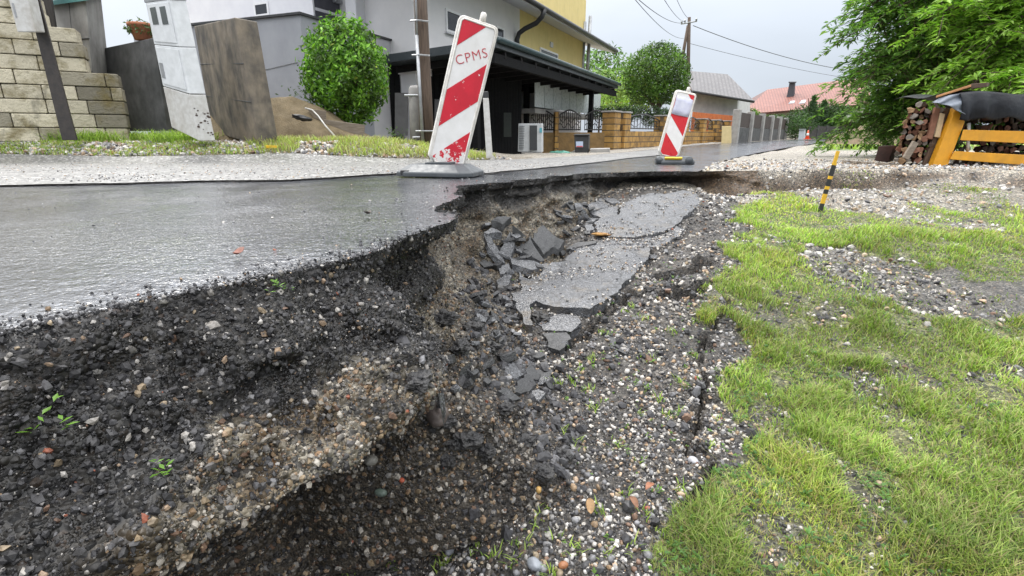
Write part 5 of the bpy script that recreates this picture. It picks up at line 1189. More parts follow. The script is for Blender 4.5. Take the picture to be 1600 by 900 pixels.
def slab(pxs, lab, lift=.02, thick=.06, tilt=(0, 0), group=None, grid=.05, mat=None, cat='asphalt slab', name='asphalt_slab', flat=.85, seed=0):
    base = [PS(x, y, lift) for x, y in pxs]; pl = [(p.x, p.y) for p in base]
    if sum(pl[i][0] * pl[(i + 1) % len(pl)][1] - pl[(i + 1) % len(pl)][0] * pl[i][1] for i in range(len(pl))) < 0: pl = pl[::-1]
    pl = densify(pl, .032, .011, seed + 1); n = len(pl)
    c = sum(pl, Vector((0, 0))) / n
    xs = [p.x for p in pl]; ys = [p.y for p in pl]; inner = []
    if max(xs) - min(xs) > grid * 1.5:
        xx, yy = np.meshgrid(np.arange(min(xs), max(xs), grid), np.arange(min(ys), max(ys), grid)); xx = xx.ravel() + RNG.random(xx.size) * grid * .4; yy = yy.ravel() + RNG.random(yy.size) * grid * .4
        ok = pip(xx, yy, [tuple(p) for p in pl]) & (segdist(xx, yy, [tuple(p) for p in pl] + [tuple(pl[0])]) > grid * .3); inner = [Vector(q) for q in zip(xx[ok], yy[ok])]
    V2, _, F3, ov, _, _ = delaunay_2d_cdt(pl + inner, [(i, (i + 1) % n) for i in range(n)], [], 1, 1e-6)
    V2 = np.array([tuple(v) for v in V2]); idx_b = [next(j for j, l in enumerate(ov) if i in l) for i in range(n)]
    # plate lies on the smoothed ground: local plane + a little of the ground's own shape
    zc = surfz(V2[:, 0], V2[:, 1]); A_ = np.column_stack([V2[:, 0] - c.x, V2[:, 1] - c.y, np.ones(len(V2))]); cf = np.linalg.lstsq(A_, zc, rcond=None)[0]
    zc = A_ @ cf * flat + zc * (1 - flat); z = zc + lift + tilt[0] * (V2[:, 0] - c.x) + tilt[1] * (V2[:, 1] - c.y)
    z = z + (fbm(V2[:, 0] * 4 + seed, V2[:, 1] * 4, 0, 2, 17) - .5) * .02
    top = np.column_stack([V2, z]); rimd = segdist(V2[:, 0], V2[:, 1], [tuple(p) for p in pl] + [tuple(pl[0])]); top[:, 2] -= .003 * sstep(.004, 0, rimd)
    m = len(top); bot = top.copy(); r = np.random.default_rng(seed + 5); bot[:, 2] -= thick
    ctr = np.array([c.x, c.y]); 
    for j in idx_b: bot[j, :2] += (r.random(2) - .5) * .016
    V_ = np.vstack([top, bot]); F_ = [list(f) for f in F3] + [[i + m for i in f][::-1] for f in F3]
    for k in range(n): a, b = idx_b[k], idx_b[(k + 1) % n]; F_.append([b, a, a + m, b + m])
    o = np_mesh(name, V_, F_, mat or M_SLAB, None, False); return tag(o, lab, cat, group)
def c4(l): return [(600 + x * .3555, 240 + y * .3555) for x, y in l]      # measuring helper: close-up coordinates to photo pixels
def c3(l): return [(400 + x * .4444, 500 + y * .4444) for x, y in l]
M_SLABDARK = asphalt_mat("dark_broken_asphalt", (.035, .036, .038), .35, .6, .8, .3, 1.2)
G1 = 'large sunken asphalt sheets'; G2 = 'broken asphalt pieces in the pit'
slab(c4([(595, 552), (640, 575), (700, 545), (725, 505), (830, 452), (1000, 455), (1130, 440), (1172, 428), (1160, 480), (1085, 565), (1010, 650), (905, 722), (800, 715), (700, 690), (668, 672), (640, 690), (652, 790), (620, 790), (590, 720), (560, 640), (605, 622)]), 'biggest sunken asphalt sheet in the middle of the pit, pointed at its near end', .038, .055, group=G1, grid=.06, flat=.35, seed=1)
slab(c4([(925, 322), (960, 305), (1030, 292), (1045, 240), (1100, 215), (1180, 192), (1230, 197), (1280, 190), (1310, 180), (1372, 200), (1388, 228), (1355, 265), (1290, 328), (1210, 370), (1100, 392), (1000, 384), (940, 368)]), 'sunken asphalt sheet at the far end of the pit below the small warning board', .04, .055, group=G1, grid=.07, flat=.35, seed=2)
slab(c4([(938, 374), (1000, 388), (1100, 396), (1210, 375), (1285, 336), (1320, 350), (1250, 400), (1178, 424), (1130, 436), (1000, 451), (835, 448), (850, 430), (930, 410)]), 'gravel-strewn strip of asphalt joining the two big sunken sheets', .022, .05, group=G1, grid=.06, flat=.3, seed=3)
P_ = [([(835, 236), (893, 230), (888, 260), (842, 276)], 'flat cracked asphalt plate at the upper left tip of the far sheet', .035, (0, 0)),
 ([(852, 288), (888, 270), (897, 294), (862, 305)], 'small cracked asphalt plate just below the upper left tip plate', .03, (0, 0)),
 ([(893, 242), (955, 211), (985, 228), (978, 252), (902, 262)], 'cracked asphalt plate above the fan of cracks in the far sheet', .035, (0, .02)),
 ([(962, 206), (1008, 206), (1036, 224), (1000, 230), (986, 222)], 'thin asphalt plate at the back edge of the crack fan', .03, (0, 0)),
 ([(904, 266), (980, 256), (1030, 240), (1026, 288), (955, 299)], 'asphalt plate in the middle of the crack fan', .035, (0, 0)),
 ([(900, 294), (944, 300), (915, 318), (886, 330)], 'narrow wedge of asphalt at the near side of the crack fan', .03, (0, 0)),
 ([(880, 334), (916, 326), (922, 348), (892, 356)], 'small asphalt plate at the edge of the tan bowl', .035, (-.1, 0)),
 ([(472, 350), (497, 322), (560, 345), (522, 362)], 'upper dark asphalt piece tipped over the pile of fragments', .10, (.2, .25)),
 ([(440, 378), (470, 363), (520, 396), (500, 412), (452, 404)], 'blocky asphalt piece at the upper left of the fragment pile', .07, (.05, .05)),
 ([(565, 380), (600, 370), (662, 430), (604, 424), (572, 410)], 'pale long asphalt piece leaning beside the big dark slab', .06, (-.15, 0)),
 ([(440, 425), (460, 416), (536, 494), (502, 500), (458, 462)], 'long thin asphalt sliver at the left rim of the fragment pile', .06, (-.3, -.05)),
 ([(484, 446), (556, 412), (576, 430), (556, 470), (512, 472)], 'flat square asphalt piece in the middle of the fragment pile', .035, (.05, .1)),
 ([(580, 430), (640, 424), (705, 480), (690, 490), (602, 466)], 'flat asphalt piece right below the big dark slab', .04, (0, .1)),
 ([(555, 484), (640, 480), (740, 510), (650, 530), (562, 520)], 'wide asphalt piece along the near edge of the fragment pile', .04, (0, -.1)),
 ([(622, 378), (700, 370), (762, 404), (792, 432), (780, 452), (702, 466), (642, 412)], 'big dark overturned asphalt slab leaning towards the tan bowl', .075, (-.12, .30)),
 ([(500, 512), (548, 500), (562, 540), (512, 546)], 'small flat asphalt piece left of the near fragments', .03, (0, 0)),
 ([(495, 582), (535, 560), (562, 570), (545, 604), (500, 613)], 'rounded asphalt piece left of the biggest sheet', .05, (.1, .05)),
 ([(800, 444), (850, 406), (936, 397), (930, 412), (842, 428)], 'dark strip of asphalt along the step between the two sheets', .04, (0, -.05)),
 ([(930, 386), (990, 374), (996, 384), (945, 394)], 'little dark asphalt piece beside the orange rag', .04, (0, .1)),
 ([(672, 765), (700, 742), (760, 720), (850, 730), (866, 758), (822, 800), (700, 792)], 'asphalt plate broken off at the near end of the biggest sheet', .03, (0, 0)),
 ([(695, 812), (800, 806), (822, 838), (770, 890), (722, 868)], 'nearest large asphalt plate, darker and wetter than the others', .03, (0, 0))]
for k, (l, lab, lift, tl) in enumerate(P_): slab(c4(l), lab, lift * .85, .045, tl, G2, .06, M_SLAB if 'dark' not in lab else M_SLABDARK, seed=10 + k)
Q_ = [([(865, 156), (900, 150), (956, 190), (940, 206), (872, 186)], 'pointed asphalt chip right of the rose grey stone, upper one', .05, (.1, .05)),
 ([(905, 216), (960, 206), (986, 240), (932, 272), (906, 250)], 'dark asphalt chip below the upper pointed chip', .06, (.1, .1)),
 ([(904, 150), (950, 139), (976, 150), (932, 166)], 'thin flat asphalt chip behind the upper pointed chip', .03, (0, 0)),
 ([(636, 252), (662, 231), (720, 228), (746, 245), (700, 262), (642, 271)], 'flat asphalt chip on the rubble above the rose grey stone', .03, (0, 0)),
 ([(720, 196), (760, 186), (776, 220), (742, 236), (716, 220)], 'dark stubby asphalt chip left of the pointed chips', .06, (-.1, .1)),
 ([(962, 192), (1010, 152), (1042, 180), (1012, 224), (972, 220)], 'broad dark asphalt chip flush with the gravel right of the pointed chips', .02, (0, 0)),
 ([(1240, 60), (1290, 40), (1345, 62), (1360, 105), (1300, 122), (1246, 100)], 'round dark asphalt patch flush with the gravel bank', .006, (0, 0))]
for k, (l, lab, lift, tl) in enumerate(Q_): slab(c3(l), lab, lift * .35, .02, tl, G2, .06, M_SLABDARK if 'dark' in lab else M_SLAB, cat='asphalt chip', name='asphalt_chip', seed=60 + k)
for o in list(bpy.data.objects):
    if o.name.startswith('asphalt_slab') and 'dark' in o.get('label', ''): o.data.materials.clear(); o.data.materials.append(M_SLABDARK)
# small loose crumbs of asphalt: angular pieces lying in the rubble
rr_ = random.Random(5)
cent = [(805, 372), (790, 378), (770, 392), (823, 402), (842, 420), (795, 428), (775, 416), (783, 452), (790, 470), (902, 330), (912, 342), (921, 352), (918, 366), (876, 398), (895, 392), (1020, 404), (1040, 396), (1048, 408), (1008, 378), (860, 545), (842, 560), (815, 575), (790, 560), (760, 600), (735, 585), (712, 612), (830, 590), (850, 600), (700, 565), (742, 540), (775, 523), (765, 500), (945, 350), (880, 540)]
for k, (x, y) in enumerate(cent):
    c = PS(x, y, .012); s_ = rr_.uniform(.018, .045); n = rr_.choice([4, 5, 5, 6]); yaw = rr_.uniform(0, 6); pl = []
    ax = Matrix.Rotation(rr_.uniform(-.5, .5), 3, 'X') @ Matrix.Rotation(rr_.uniform(-.5, .5), 3, 'Y')
    for i in range(n): a = yaw + 2 * math.pi * i / n + rr_.uniform(-.3, .3); pl.append(c + ax @ Vector((math.cos(a) * s_ * rr_.uniform(.7, 1.3), math.sin(a) * s_ * rr_.uniform(.7, 1.3), s_ * .3)))
    mb = MB(); mb.prism(pl, ax @ Vector((0, 0, -s_ * .9))); tag(mb.build('asphalt_crumb', M_SLABDARK if rr_.random() < .5 else M_SLAB, bevel=.003), 'small loose crumb of broken asphalt among the rubble of the pit', 'asphalt crumb', 'small asphalt crumbs in the pit')

for k in range(70):
    x, y = rr_.choice([(rr_.uniform(752, 850), rr_.uniform(352, 438)), (rr_.uniform(700, 860), rr_.uniform(470, 640)), (rr_.uniform(740, 800), rr_.uniform(430, 520)), (rr_.uniform(870, 925), rr_.uniform(318, 372))])
    c = PS(x, y, .008); s_ = rr_.uniform(.018, .05); n = rr_.choice([4, 4, 5, 5]); yaw = rr_.uniform(0, 6); ax = Matrix.Rotation(rr_.uniform(-.7, .7), 3, 'X') @ Matrix.Rotation(rr_.uniform(-.7, .7), 3, 'Y'); pl = []
    for i in range(n): a = yaw + 2 * math.pi * i / n + rr_.uniform(-.35, .35); pl.append(c + ax @ Vector((math.cos(a) * s_ * rr_.uniform(.7, 1.4), math.sin(a) * s_ * rr_.uniform(.5, 1.0), .010)))
    mb = MB(); mb.prism(pl, ax @ Vector((0, 0, -.020))); tag(mb.build('asphalt_crumb', M_SLABDARK if rr_.random() < .7 else M_SLAB, bevel=.003), 'small loose crumb of broken asphalt among the rubble of the pit', 'asphalt crumb', 'small asphalt crumbs in the pit')
for k, (x, y, s_) in enumerate(((725, 690, .050), (760, 705, .035), (700, 660, .03), (845, 500, .055), (822, 690, .03), (850, 740, .035), (905, 690, .028), (880, 712, .03), (740, 520, .06), (765, 545, .045), (720, 545, .04), (790, 640, .03), (655, 600, .035), (930, 735, .026), (700, 720, .03), (690, 500, .05))):
    o = lump('bitumen_clod', PS(x, y, s_ * .15), (s_, s_ * .8, s_ * .55), M_BITUMEN, 900 + k, .75, 4, fr=2.6, rot=Matrix.Rotation(k * 1.7, 3, 'Z'), flat=True); tag(o, 'black crumbly clod of bitumen lying in the gravel of the collapse', 'bitumen clod', 'black bitumen clods in the collapse')
# ---- single stones that stand out
def stone(px, py, sx, sy, sz, colr, lab, seed, lift=.0, Y=None, amp=.22, cat='stone'):
    c = PS(px, py, sz * .3 + lift) if Y is None else P(px, py, Y)
    return tag(lump('stone', c, (sx, sy, sz), pm('stone_%d' % seed, colr, tuple(x * .7 for x in colr), 30, .5, .5, 120, .003), seed, amp, 3, fr=1.6, rot=Matrix.Rotation(seed * 1.3, 3, 'Z')), lab, cat)
stone(683, 648, .046, .032, .036, (.13, .105, .095), 'large rough rose grey stone in the bottom of the chute', 21, -.004, amp=.6)
stone(880, 884, .015, .011, .010, (.33, .14, .06), 'angular orange brick bit in the gravel at the bottom edge', 22)
stone(628, 751, .010, .008, .007, (.45, .10, .05), 'bright orange red brick chip at the foot of the cliff', 23)
stone(595, 770, .02, .015, .012, (.13, .17, .14), 'greenish smooth pebble by the foot of the cliff', 24)
stone(704, 860, .022, .015, .012, (.30, .31, .34), 'large flat blue grey stone in the near gravel', 25)
stone(835, 884, .024, .018, .016, (.28, .30, .33), 'rounded grey pebble near the bottom edge of the gravel', 26)
stone(580, 722, .02, .018, .016, (.26, .25, .22), 'plain grey cobble half way up the cliff foot', 27)
stone(1083, 722, .022, .016, .014, (.38, .38, .40), 'pale grey stone beside the long crack', 28)
stone(918, 662, .012, .011, .01, (.6, .52, .38), 'pale yellow pebble in the dark gravel', 29)
stone(842, 767, .011, .009, .012, (.58, .36, .12), 'yellow ochre pebble at the edge of the bitumen crumbs', 30)
# orange rag and leaves
o = lump('orange_rag', PG(939, 366, .04), (.062, .036, .010), pm('orange_rag', (.30, .16, .035), (.2, .10, .03), 25, .8, .5, 40, .01), 33, .5, 3, fr=3.5); tag(o, 'crumpled orange brown rag lying on the far asphalt sheet', 'rag')
def leaf_thing(px, py, L_, colr, lab, on_road=False, seed=0, shape=None):
    c = PR(px, py, .006) if on_road else PG(px, py, .02); r = random.Random(seed); yaw = r.uniform(0, 6.3); n = 9; V_ = []; F_ = []
    for k in range(n):
        f = k / (n - 1); wv = L_ * .22 * math.sin(math.pi * min(.98, f * .96 + .02)) ** .8; x = (f - .5) * L_; z = .012 + .25 * L_ * (f - .5) ** 2 + .1 * L_ * math.sin(f * 5 + seed)
        for sgn in (-1, 0, 1): V_.append((c.x + x * math.cos(yaw) - sgn * wv * math.sin(yaw), c.y + x * math.sin(yaw) + sgn * wv * math.cos(yaw), c.z + z + abs(sgn) * wv * .5))
    for k in range(n - 1):
        for j in (0, 1): a = k * 3 + j; F_.append((a, a + 1, a + 4, a + 3))
    o = np_mesh('dry_leaf', np.array(V_), np.array(F_), pm('leaf_%d' % seed, colr, tuple(x * .6 for x in colr), 60, .6, .2, 90, .002), None, True); s = o.modifiers.new('s', 'SOLIDIFY'); s.thickness = .0012
    return tag(o, lab, 'leaf')
leaf_thing(374, 402, .045, (.20, .065, .04), 'curled red brown leaf on the wet road near the lip', True, 3)
leaf_thing(922, 797, .06, (.32, .19, .08), 'curled tan leaf lying on the near gravel', False, 4)
leaf_thing(1015, 765, .05, (.30, .12, .06), 'reddish dry leaf beside the near end of the crack', False, 5)
leaf_thing(990, 790, .05, (.22, .10, .05), 'dark brown dry leaf in the near gravel', False, 6)
leaf_thing(703, 735, .03, (.35, .14, .09), 'small red brown leaf on the black crumbs', False, 7)
leaf_thing(575, 338, .05, (.06, .045, .035), 'thin dark twig-like leaf on the wet road', True, 8)
# ================================================================== STONES AND PEBBLES (uncountable)
def ico():
    bm = bmesh.new(); bmesh.ops.create_icosphere(bm, subdivisions=1, radius=1); v = np.array([tuple(a.co) for a in bm.verts]); f = np.array([[a.index for a in q.verts] for q in bm.faces]); bm.free(); return v, f
ICV1, ICF1 = ico()
_p = (1 + 5 ** .5) / 2; ICV0 = np.array([(-1, _p, 0), (1, _p, 0), (-1, -_p, 0), (1, -_p, 0), (0, -1, _p), (0, 1, _p), (0, -1, -_p), (0, 1, -_p), (_p, 0, -1), (_p, 0, 1), (-_p, 0, -1), (-_p, 0, 1)]) / math.hypot(1, _p)
ICF0 = np.array([(0, 11, 5), (0, 5, 1), (0, 1, 7), (0, 7, 10), (0, 10, 11), (1, 5, 9), (5, 11, 4), (11, 10, 2), (10, 7, 6), (7, 1, 8), (3, 9, 4), (3, 4, 2), (3, 2, 6), (3, 6, 8), (3, 8, 9), (4, 9, 5), (2, 4, 11), (6, 2, 10), (8, 6, 7), (9, 8, 1)])
STONECOL = np.array([(.62, .60, .57), (.50, .48, .45), (.36, .35, .34), (.27, .27, .28), (.17, .17, .18), (.085, .085, .09), (.05, .05, .055), (.40, .32, .22), (.30, .21, .13), (.46, .34, .24), (.22, .14, .10), (.36, .12, .07)])
def pebbles(name, pos, size, wts, seed, flatten=.62, sink=.25, tint=(1, 1, 1), rnd=False):
    ICV, ICF = (ICV1, ICF1) if rnd else (ICV0, ICF0)
    r = np.random.default_rng(seed); n = len(pos); m = len(ICV)
    sc = size[:, None] * np.column_stack([r.uniform(.75, 1.35, n), r.uniform(.65, 1.0, n), r.uniform(.45, .95, n) * flatten / .62])
    V_ = ICV[None] * (1 + (r.random((n, m)) - .5)[..., None] * (.35 if rnd else .75)) * sc[:, None, :]
    # random rotation
    q = r.normal(size=(n, 4)); q[:, 1:3] *= .45; q /= np.linalg.norm(q, axis=1)[:, None]; w_, x, y, z = q.T
    Rm = np.stack([np.stack([1 - 2 * (y * y + z * z), 2 * (x * y - z * w_), 2 * (x * z + y * w_)], -1), np.stack([2 * (x * y + z * w_), 1 - 2 * (x * x + z * z), 2 * (y * z - x * w_)], -1), np.stack([2 * (x * z - y * w_), 2 * (y * z + x * w_), 1 - 2 * (x * x + y * y)], -1)], 1)
    V_ = np.einsum('nij,nmj->nmi', Rm, V_) + pos[:, None, :] + np.array([0, 0, 1]) * (size * (.5 - sink))[:, None, None]
    F_ = (ICF[None] + (np.arange(n) * m)[:, None, None]).reshape(-1, 3)
    wts = np.array(wts, float); wts /= wts.sum(); c = STONECOL[r.choice(len(STONECOL), n, p=wts)] * r.uniform(.75, 1.2, (n, 1)) * np.array(tint)
    return tag(np_mesh(name, V_.reshape(-1, 3), F_, M_STONE, np.repeat(c, m, 0), rnd, origin=(0, 0, 0)), kind='stuff')
def sizes(r, n, lo, hi, p=2.2): return lo + (hi - lo) * r.random(n) ** p
r = np.random.default_rng(77)
# bank gravel: plan density falls with distance from the camera's end of the pit
n = 200000; x = r.uniform(-.45, 2.6, n); y = r.uniform(.9, 5.0, n); dd = np.hypot(x, y)
keep = r.random(n) < np.clip((1.75 / dd) ** 2.6, 0, 1); x, y = x[keep], y[keep]
D = sd(x, y); gd = grass_density(x, y); k = (D > -.05) & (r.random(len(x)) > gd * .93); x, y, D = x[k], y[k], D[k]
z = ground(x, y); clump = fbm(x * 5, y * 5, 0, 3, 401); k = r.random(len(x)) < .35 + .65 * sstep(.35, .55, clump); x, y, z = x[k], y[k], z[k]
ck = np.ones(len(x), bool)
for pl, wd, dp in CRACKS: ck &= segdist(x, y, pl) > wd * .8
x, y, z = x[ck], y[ck], z[ck]
sz = sizes(r, len(x), .0024, .0105, 3.0) * np.clip(np.hypot(x, y) / 1.9, .85, 1.7)
jx, jy = jit(x, y, .12, 5, 105); dark = pip(jx, jy, Z_BIT) & (fbm(x * 6, y * 6, 0, 3, 106) > .42)
pos = np.column_stack([x, y, z])
pebbles('bank_gravel', pos[~dark], sz[~dark], [13, 12, 8, 8, 11, 20, 25, 5, 3, 4, 3, .25], 1, tint=(.95, .93, .90))
pebbles('bitumen_crumbs', pos[dark], sz[dark] * 1.25, [2, 2, 3, 5, 12, 26, 40, 1, 1, 1, 1, .2], 2)
# stones sitting in the broken face
ar = np.linalg.norm(np.cross(CLIFF_V[CLIFF_F[:, 1]] - CLIFF_V[CLIFF_F[:, 0]], CLIFF_V[CLIFF_F[:, 3]] - CLIFF_V[CLIFF_F[:, 0]]), axis=1)
fc = CLIFF_V[CLIFF_F].mean(1); ok = (fc[:, 0] > -1.1) & (fc[:, 1] > .2) & (fc[:, 1] < 5)
pw_ = ar * ok * np.clip((1.5 / np.hypot(fc[:, 0], fc[:, 1])) ** 2.2, 0, 1.6)
n = 95000; fi = r.choice(len(fc), n, p=pw_ / pw_.sum()); fn_ = np.cross(CLIFF_V[CLIFF_F[:, 1]] - CLIFF_V[CLIFF_F[:, 0]], CLIFF_V[CLIFF_F[:, 3]] - CLIFF_V[CLIFF_F[:, 0]]); fn_ /= np.linalg.norm(fn_, axis=1)[:, None] + 1e-12
pos = fc[fi] + (r.random((n, 3)) - .5) * .012; cc_ = CLIFF_C[CLIFF_F[fi, 0]]
sz = sizes(r, n, .0016, .0085, 4.5); darkf = (cc_.mean(1) < .06) & ((fc[fi, 2] > -.42) | (r.random(n) < .35)); outw = fn_[fi] * np.where((fn_[fi] * (np.array([0, 0, .28]) - pos)).sum(1) > 0, 1, -1)[:, None]; pos = pos - outw * (sz * .25)[:, None]; sz = np.where(fc[fi, 2] < -.45, sz * 1.25, sz)
keepd = ~darkf | (r.random(n) < .8)
pebbles('face_gravel', pos[~darkf], sz[~darkf] * 1.05, [8, 9, 9, 8, 8, 7, 5, 10, 8, 6, 6, .4], 3, .8, .55, (.62, .59, .54))
k = darkf & keepd; pebbles('face_bitumen_gravel', pos[k], sz[k], [3, 3.4, 3, 3, 8, 26, 48, 1.4, 1, 1, 1, .25], 4, .8, .55, (.62, .61, .60))
n = 2600; x = r.uniform(-.3, 1.3, n); y = r.uniform(.95, 2.6, n); k = (sd(x, y) > .1) & (grass_density(x, y) < .3) & (r.random(n) < (1.25 / np.hypot(x, y)) ** 2); x, y = x[k], y[k]
pebbles('bank_stones', np.column_stack([x, y, ground(x, y)]), sizes(r, len(x), .007, .015, 2.2), [9, 9, 9, 10, 10, 9, 7, 4, 4, 4, 3, .6], 11, .62, .3, rnd=True)
# dark clods of bitumen rubble
n = 3400; x = r.uniform(-.35, 1.0, n); y = r.uniform(1.0, 3.0, n); jx, jy = jit(x, y, .1, 5, 105); k = (pip(jx, jy, Z_BIT) | (r.random(n) < .12)) & (sd(x, y) > .05) & (grass_density(x, y) < .2); x, y = x[k], y[k]
z = np.array([PSz for PSz in surfz(x, y)]); pebbles('bitumen_rubble', np.column_stack([x, y, z]), sizes(r, len(x), .007, .026, 3.0), [0, 0, 0, 1, 5, 25, 60, 0, .5, 0, 1, 0], 5, .8, .3)
# gravel washed onto the big asphalt sheets and the far lot
for o in [o for o in bpy.data.objects if o.name.startswith('asphalt_slab') and o.get('group') == G1]:
    V_ = np.array([tuple(v.co) for v in o.data.vertices]) + np.array(o.location); top = V_[:len(V_) // 2]; n = 3000
    p_ = np.column_stack([r.uniform(top[:, 0].min(), top[:, 0].max(), n), r.uniform(top[:, 1].min(), top[:, 1].max(), n), np.zeros(n)])
    pol = [(v[0], v[1]) for v in top]; zz_ = np.array([top[np.argmin((top[:, 0] - q[0]) ** 2 + (top[:, 1] - q[1]) ** 2), 2] for q in p_]); dmin = np.array([np.min((top[:, 0] - q[0]) ** 2 + (top[:, 1] - q[1]) ** 2) for q in p_]); k = (dmin < .036 ** 2) & (r.random(n) < .06 + .9 * sstep(.50, .62, fbm(p_[:, 0] * 5, p_[:, 1] * 5, 0, 3, 405)))
    p_[:, 2] = zz_; pebbles('washed_gravel', p_[k], sizes(r, k.sum(), .0035, .009, 2.5), [14, 12, 12, 12, 10, 8, 5, 5, 3, 4, 1, .5], 6)
n = 26000; x = r.uniform(1.6, 9, n); y = r.uniform(3.2, 9, n); k = (r.random(n) < (4.4 / np.hypot(x, y)) ** 2.2) & ~pip(x, y, ROADPOLY) & (r.random(n) > grass_density(x, y)); x, y = x[k], y[k]
pebbles('lot_gravel', np.column_stack([x, y, ground(x, y)]), sizes(r, len(x), .008, .024, 2.5), [16, 15, 14, 10, 6, 3, 1, 7, 3, 5, 1, .3], 7)
n = 16000; x = r.uniform(-9, .3, n); y = r.uniform(7.3, 9.2, n); k = ~pip(x, y, ROADPOLY); x, y = x[k], y[k]
pebbles('verge_gravel', np.column_stack([x, y, ground(x, y)]), sizes(r, len(x), .012, .04, 3), [14, 14, 12, 9, 5, 3, 1, 10, 6, 5, 2, .3], 8)
# crumbled bitumen along the worn near lip
n = 48000; x = r.uniform(-1.3, .1, n); y = r.uniform(.1, 1.6, n); s_ = sd(x, y); k = (s_ < .015) & (r.random(n) < np.exp(np.minimum(s_, 0) / .032) * sstep(1.6, 1.3, y)); x, y, s_ = x[k], y[k], s_[k]
pebbles('lip_crumbs', np.column_stack([x, y, zr(x, y) + .0]), sizes(r, len(x), .0015, .0052, 2.5), [1.5, 1.5, 2, 4, 12, 30, 45, .6, .5, .5, .5, .1], 10, .7, .4)
n = 16000; x = r.uniform(-9, 4, n); y = r.uniform(3.3, 8.0, n); k = pip(x, y, SHOULDERPOLY) & (r.random(n) < (4.5 / np.hypot(x, y)) ** 1.5); x, y = x[k], y[k]
pebbles('shoulder_grit', np.column_stack([x, y, zr(x, y) + .012]), sizes(r, len(x), .003, .009, 3), [8, 10, 12, 14, 12, 8, 4, 6, 4, 4, 2, .3], 12, sink=.5)
# grit on the road
n = 5000; x = r.uniform(-2.6, .6, n); y = r.uniform(.7, 4.4, n); k = pip(x, y, ROADPOLY) & (sd(x, y) < -.02) & (r.random(n) < np.clip(np.exp(sd(x, y) * 7) + .05, 0, 1)); x, y = x[k], y[k]
pebbles('road_grit', np.column_stack([x, y, zr(x, y) + .001]), sizes(r, len(x), .0018, .006, 3), [8, 8, 8, 10, 14, 16, 16, 3, 2, 2, 1, 1], 9)

# ================================================================== GRASS
def grass(name, x, y, z, hgt, wid, cols, seed, bend=.6, tmat=None, lean=None):
    r = np.random.default_rng(seed); n = len(x); a = r.uniform(0, 2 * math.pi, n); b = r.uniform(.25, 1.25, n) * bend * hgt; hz = hgt * r.uniform(.7, 1.15, n)
    dx_, dy_ = np.cos(a), np.sin(a); px_, py_ = -dy_, dx_
    if lean is not None: dx_ = dx_ * .8 + lean[0]; dy_ = dy_ * .8 + lean[1]
    base = np.column_stack([x, y, z - .004]); V_ = np.empty((n, 7, 3))
    for k, (f, wf) in enumerate(((0, 1), (.4, .9), (.75, .6))):
        c = base + np.column_stack([dx_ * b * f ** 2, dy_ * b * f ** 2, hz * (f - .18 * f * f)]); o_ = np.column_stack([px_ * wid * wf / 2, py_ * wid * wf / 2, np.zeros(n)])
        V_[:, 2 * k] = c - o_; V_[:, 2 * k + 1] = c + o_
    V_[:, 6] = base + np.column_stack([dx_ * b, dy_ * b, hz * .82])
    t_ = np.array([(0, 1, 3), (0, 3, 2), (2, 3, 5), (2, 5, 4), (4, 5, 6)]); F_ = (t_[None] + (np.arange(n) * 7)[:, None, None]).reshape(-1, 3)
    return np_mesh(name, V_.reshape(-1, 3), F_, tmat or M_GRASS, np.repeat(cols, 7, 0), True, origin=(0, 0, 0))
GC = np.array([(.30, .415, .085), (.23, .345, .065), (.38, .485, .12), (.48, .50, .20), (.15, .24, .05)])
def gcol(r, n, w_=(4, 3, 3, 1.2, 2), dry=.06):
    c = GC[r.choice(5, n, p=np.array(w_) / sum(w_))] * r.uniform(.75, 1.25, (n, 1)); d = r.random(n) < dry; c[d] = np.array((.36, .31, .15)) * r.uniform(.7, 1.2, (d.sum(), 1)); return c
r = np.random.default_rng(99)
N0 = 1400000; x = r.uniform(.25, 9, N0); y = r.uniform(.25, 6.3, N0); dd = np.hypot(x, y - .1); ang = x < (y + .3) * 1.15
k = ang & (r.random(N0) < np.clip((2.1 / dd) ** 1.7, 0, 1)); x, y = x[k], y[k]; g = grass_density(x, y); k = r.random(len(x)) < g; x, y, g = x[k], y[k], g[k]
z = ground(x, y, False) + .004; dd = np.hypot(x, y); tuft = fbm(x * 5, y * 5, 0, 3, 501); big_ = fbm(x * 1.2, y * 1.2, 0, 3, 502)
fine = .42 + .9 * vnoise(x * 22, y * 22, 0, 507); k = r.random(len(x)) < fine; x, y, g, z, dd, tuft, big_ = x[k], y[k], g[k], z[k], dd[k], tuft[k], big_[k]
h = (.013 + .034 * sstep(.35, .75, tuft)) * (.55 + .75 * g) * np.clip(1.25 - .06 * dd, .8, 1.2); wd = np.clip(.0014 + .0009 * dd, .0020, .008)
cols = gcol(r, len(x), dry=.22); cols *= (.72 + .62 * sstep(.3, .7, big_))[:, None]; yel = sstep(.5, .68, fbm(x * 2.2, y * 2.2, 0, 3, 503))[:, None]; cols = cols * (1 - yel * .6) + cols * np.array([1.25, 1.06, .95]) * yel * .6
tag(grass('meadow_grass', x, y, z, h, wd, cols, 1, .9), kind='stuff'); print('grass', len(x))
# long seed stalks and dry blades
n = 6000; x = r.uniform(.4, 4.5, n); y = r.uniform(.5, 4.8, n); k = (grass_density(x, y) > .45) & (x < y * 1.2 + .3); x, y = x[k], y[k]
c = np.tile(np.array((.34, .33, .15)), (len(x), 1)) * r.uniform(.7, 1.2, (len(x), 1)); tag(grass('dry_stalks', x, y, ground(x, y, False), r.uniform(.03, .10, len(x)), np.full(len(x), .0018), c, 2, 1.4), kind='stuff')
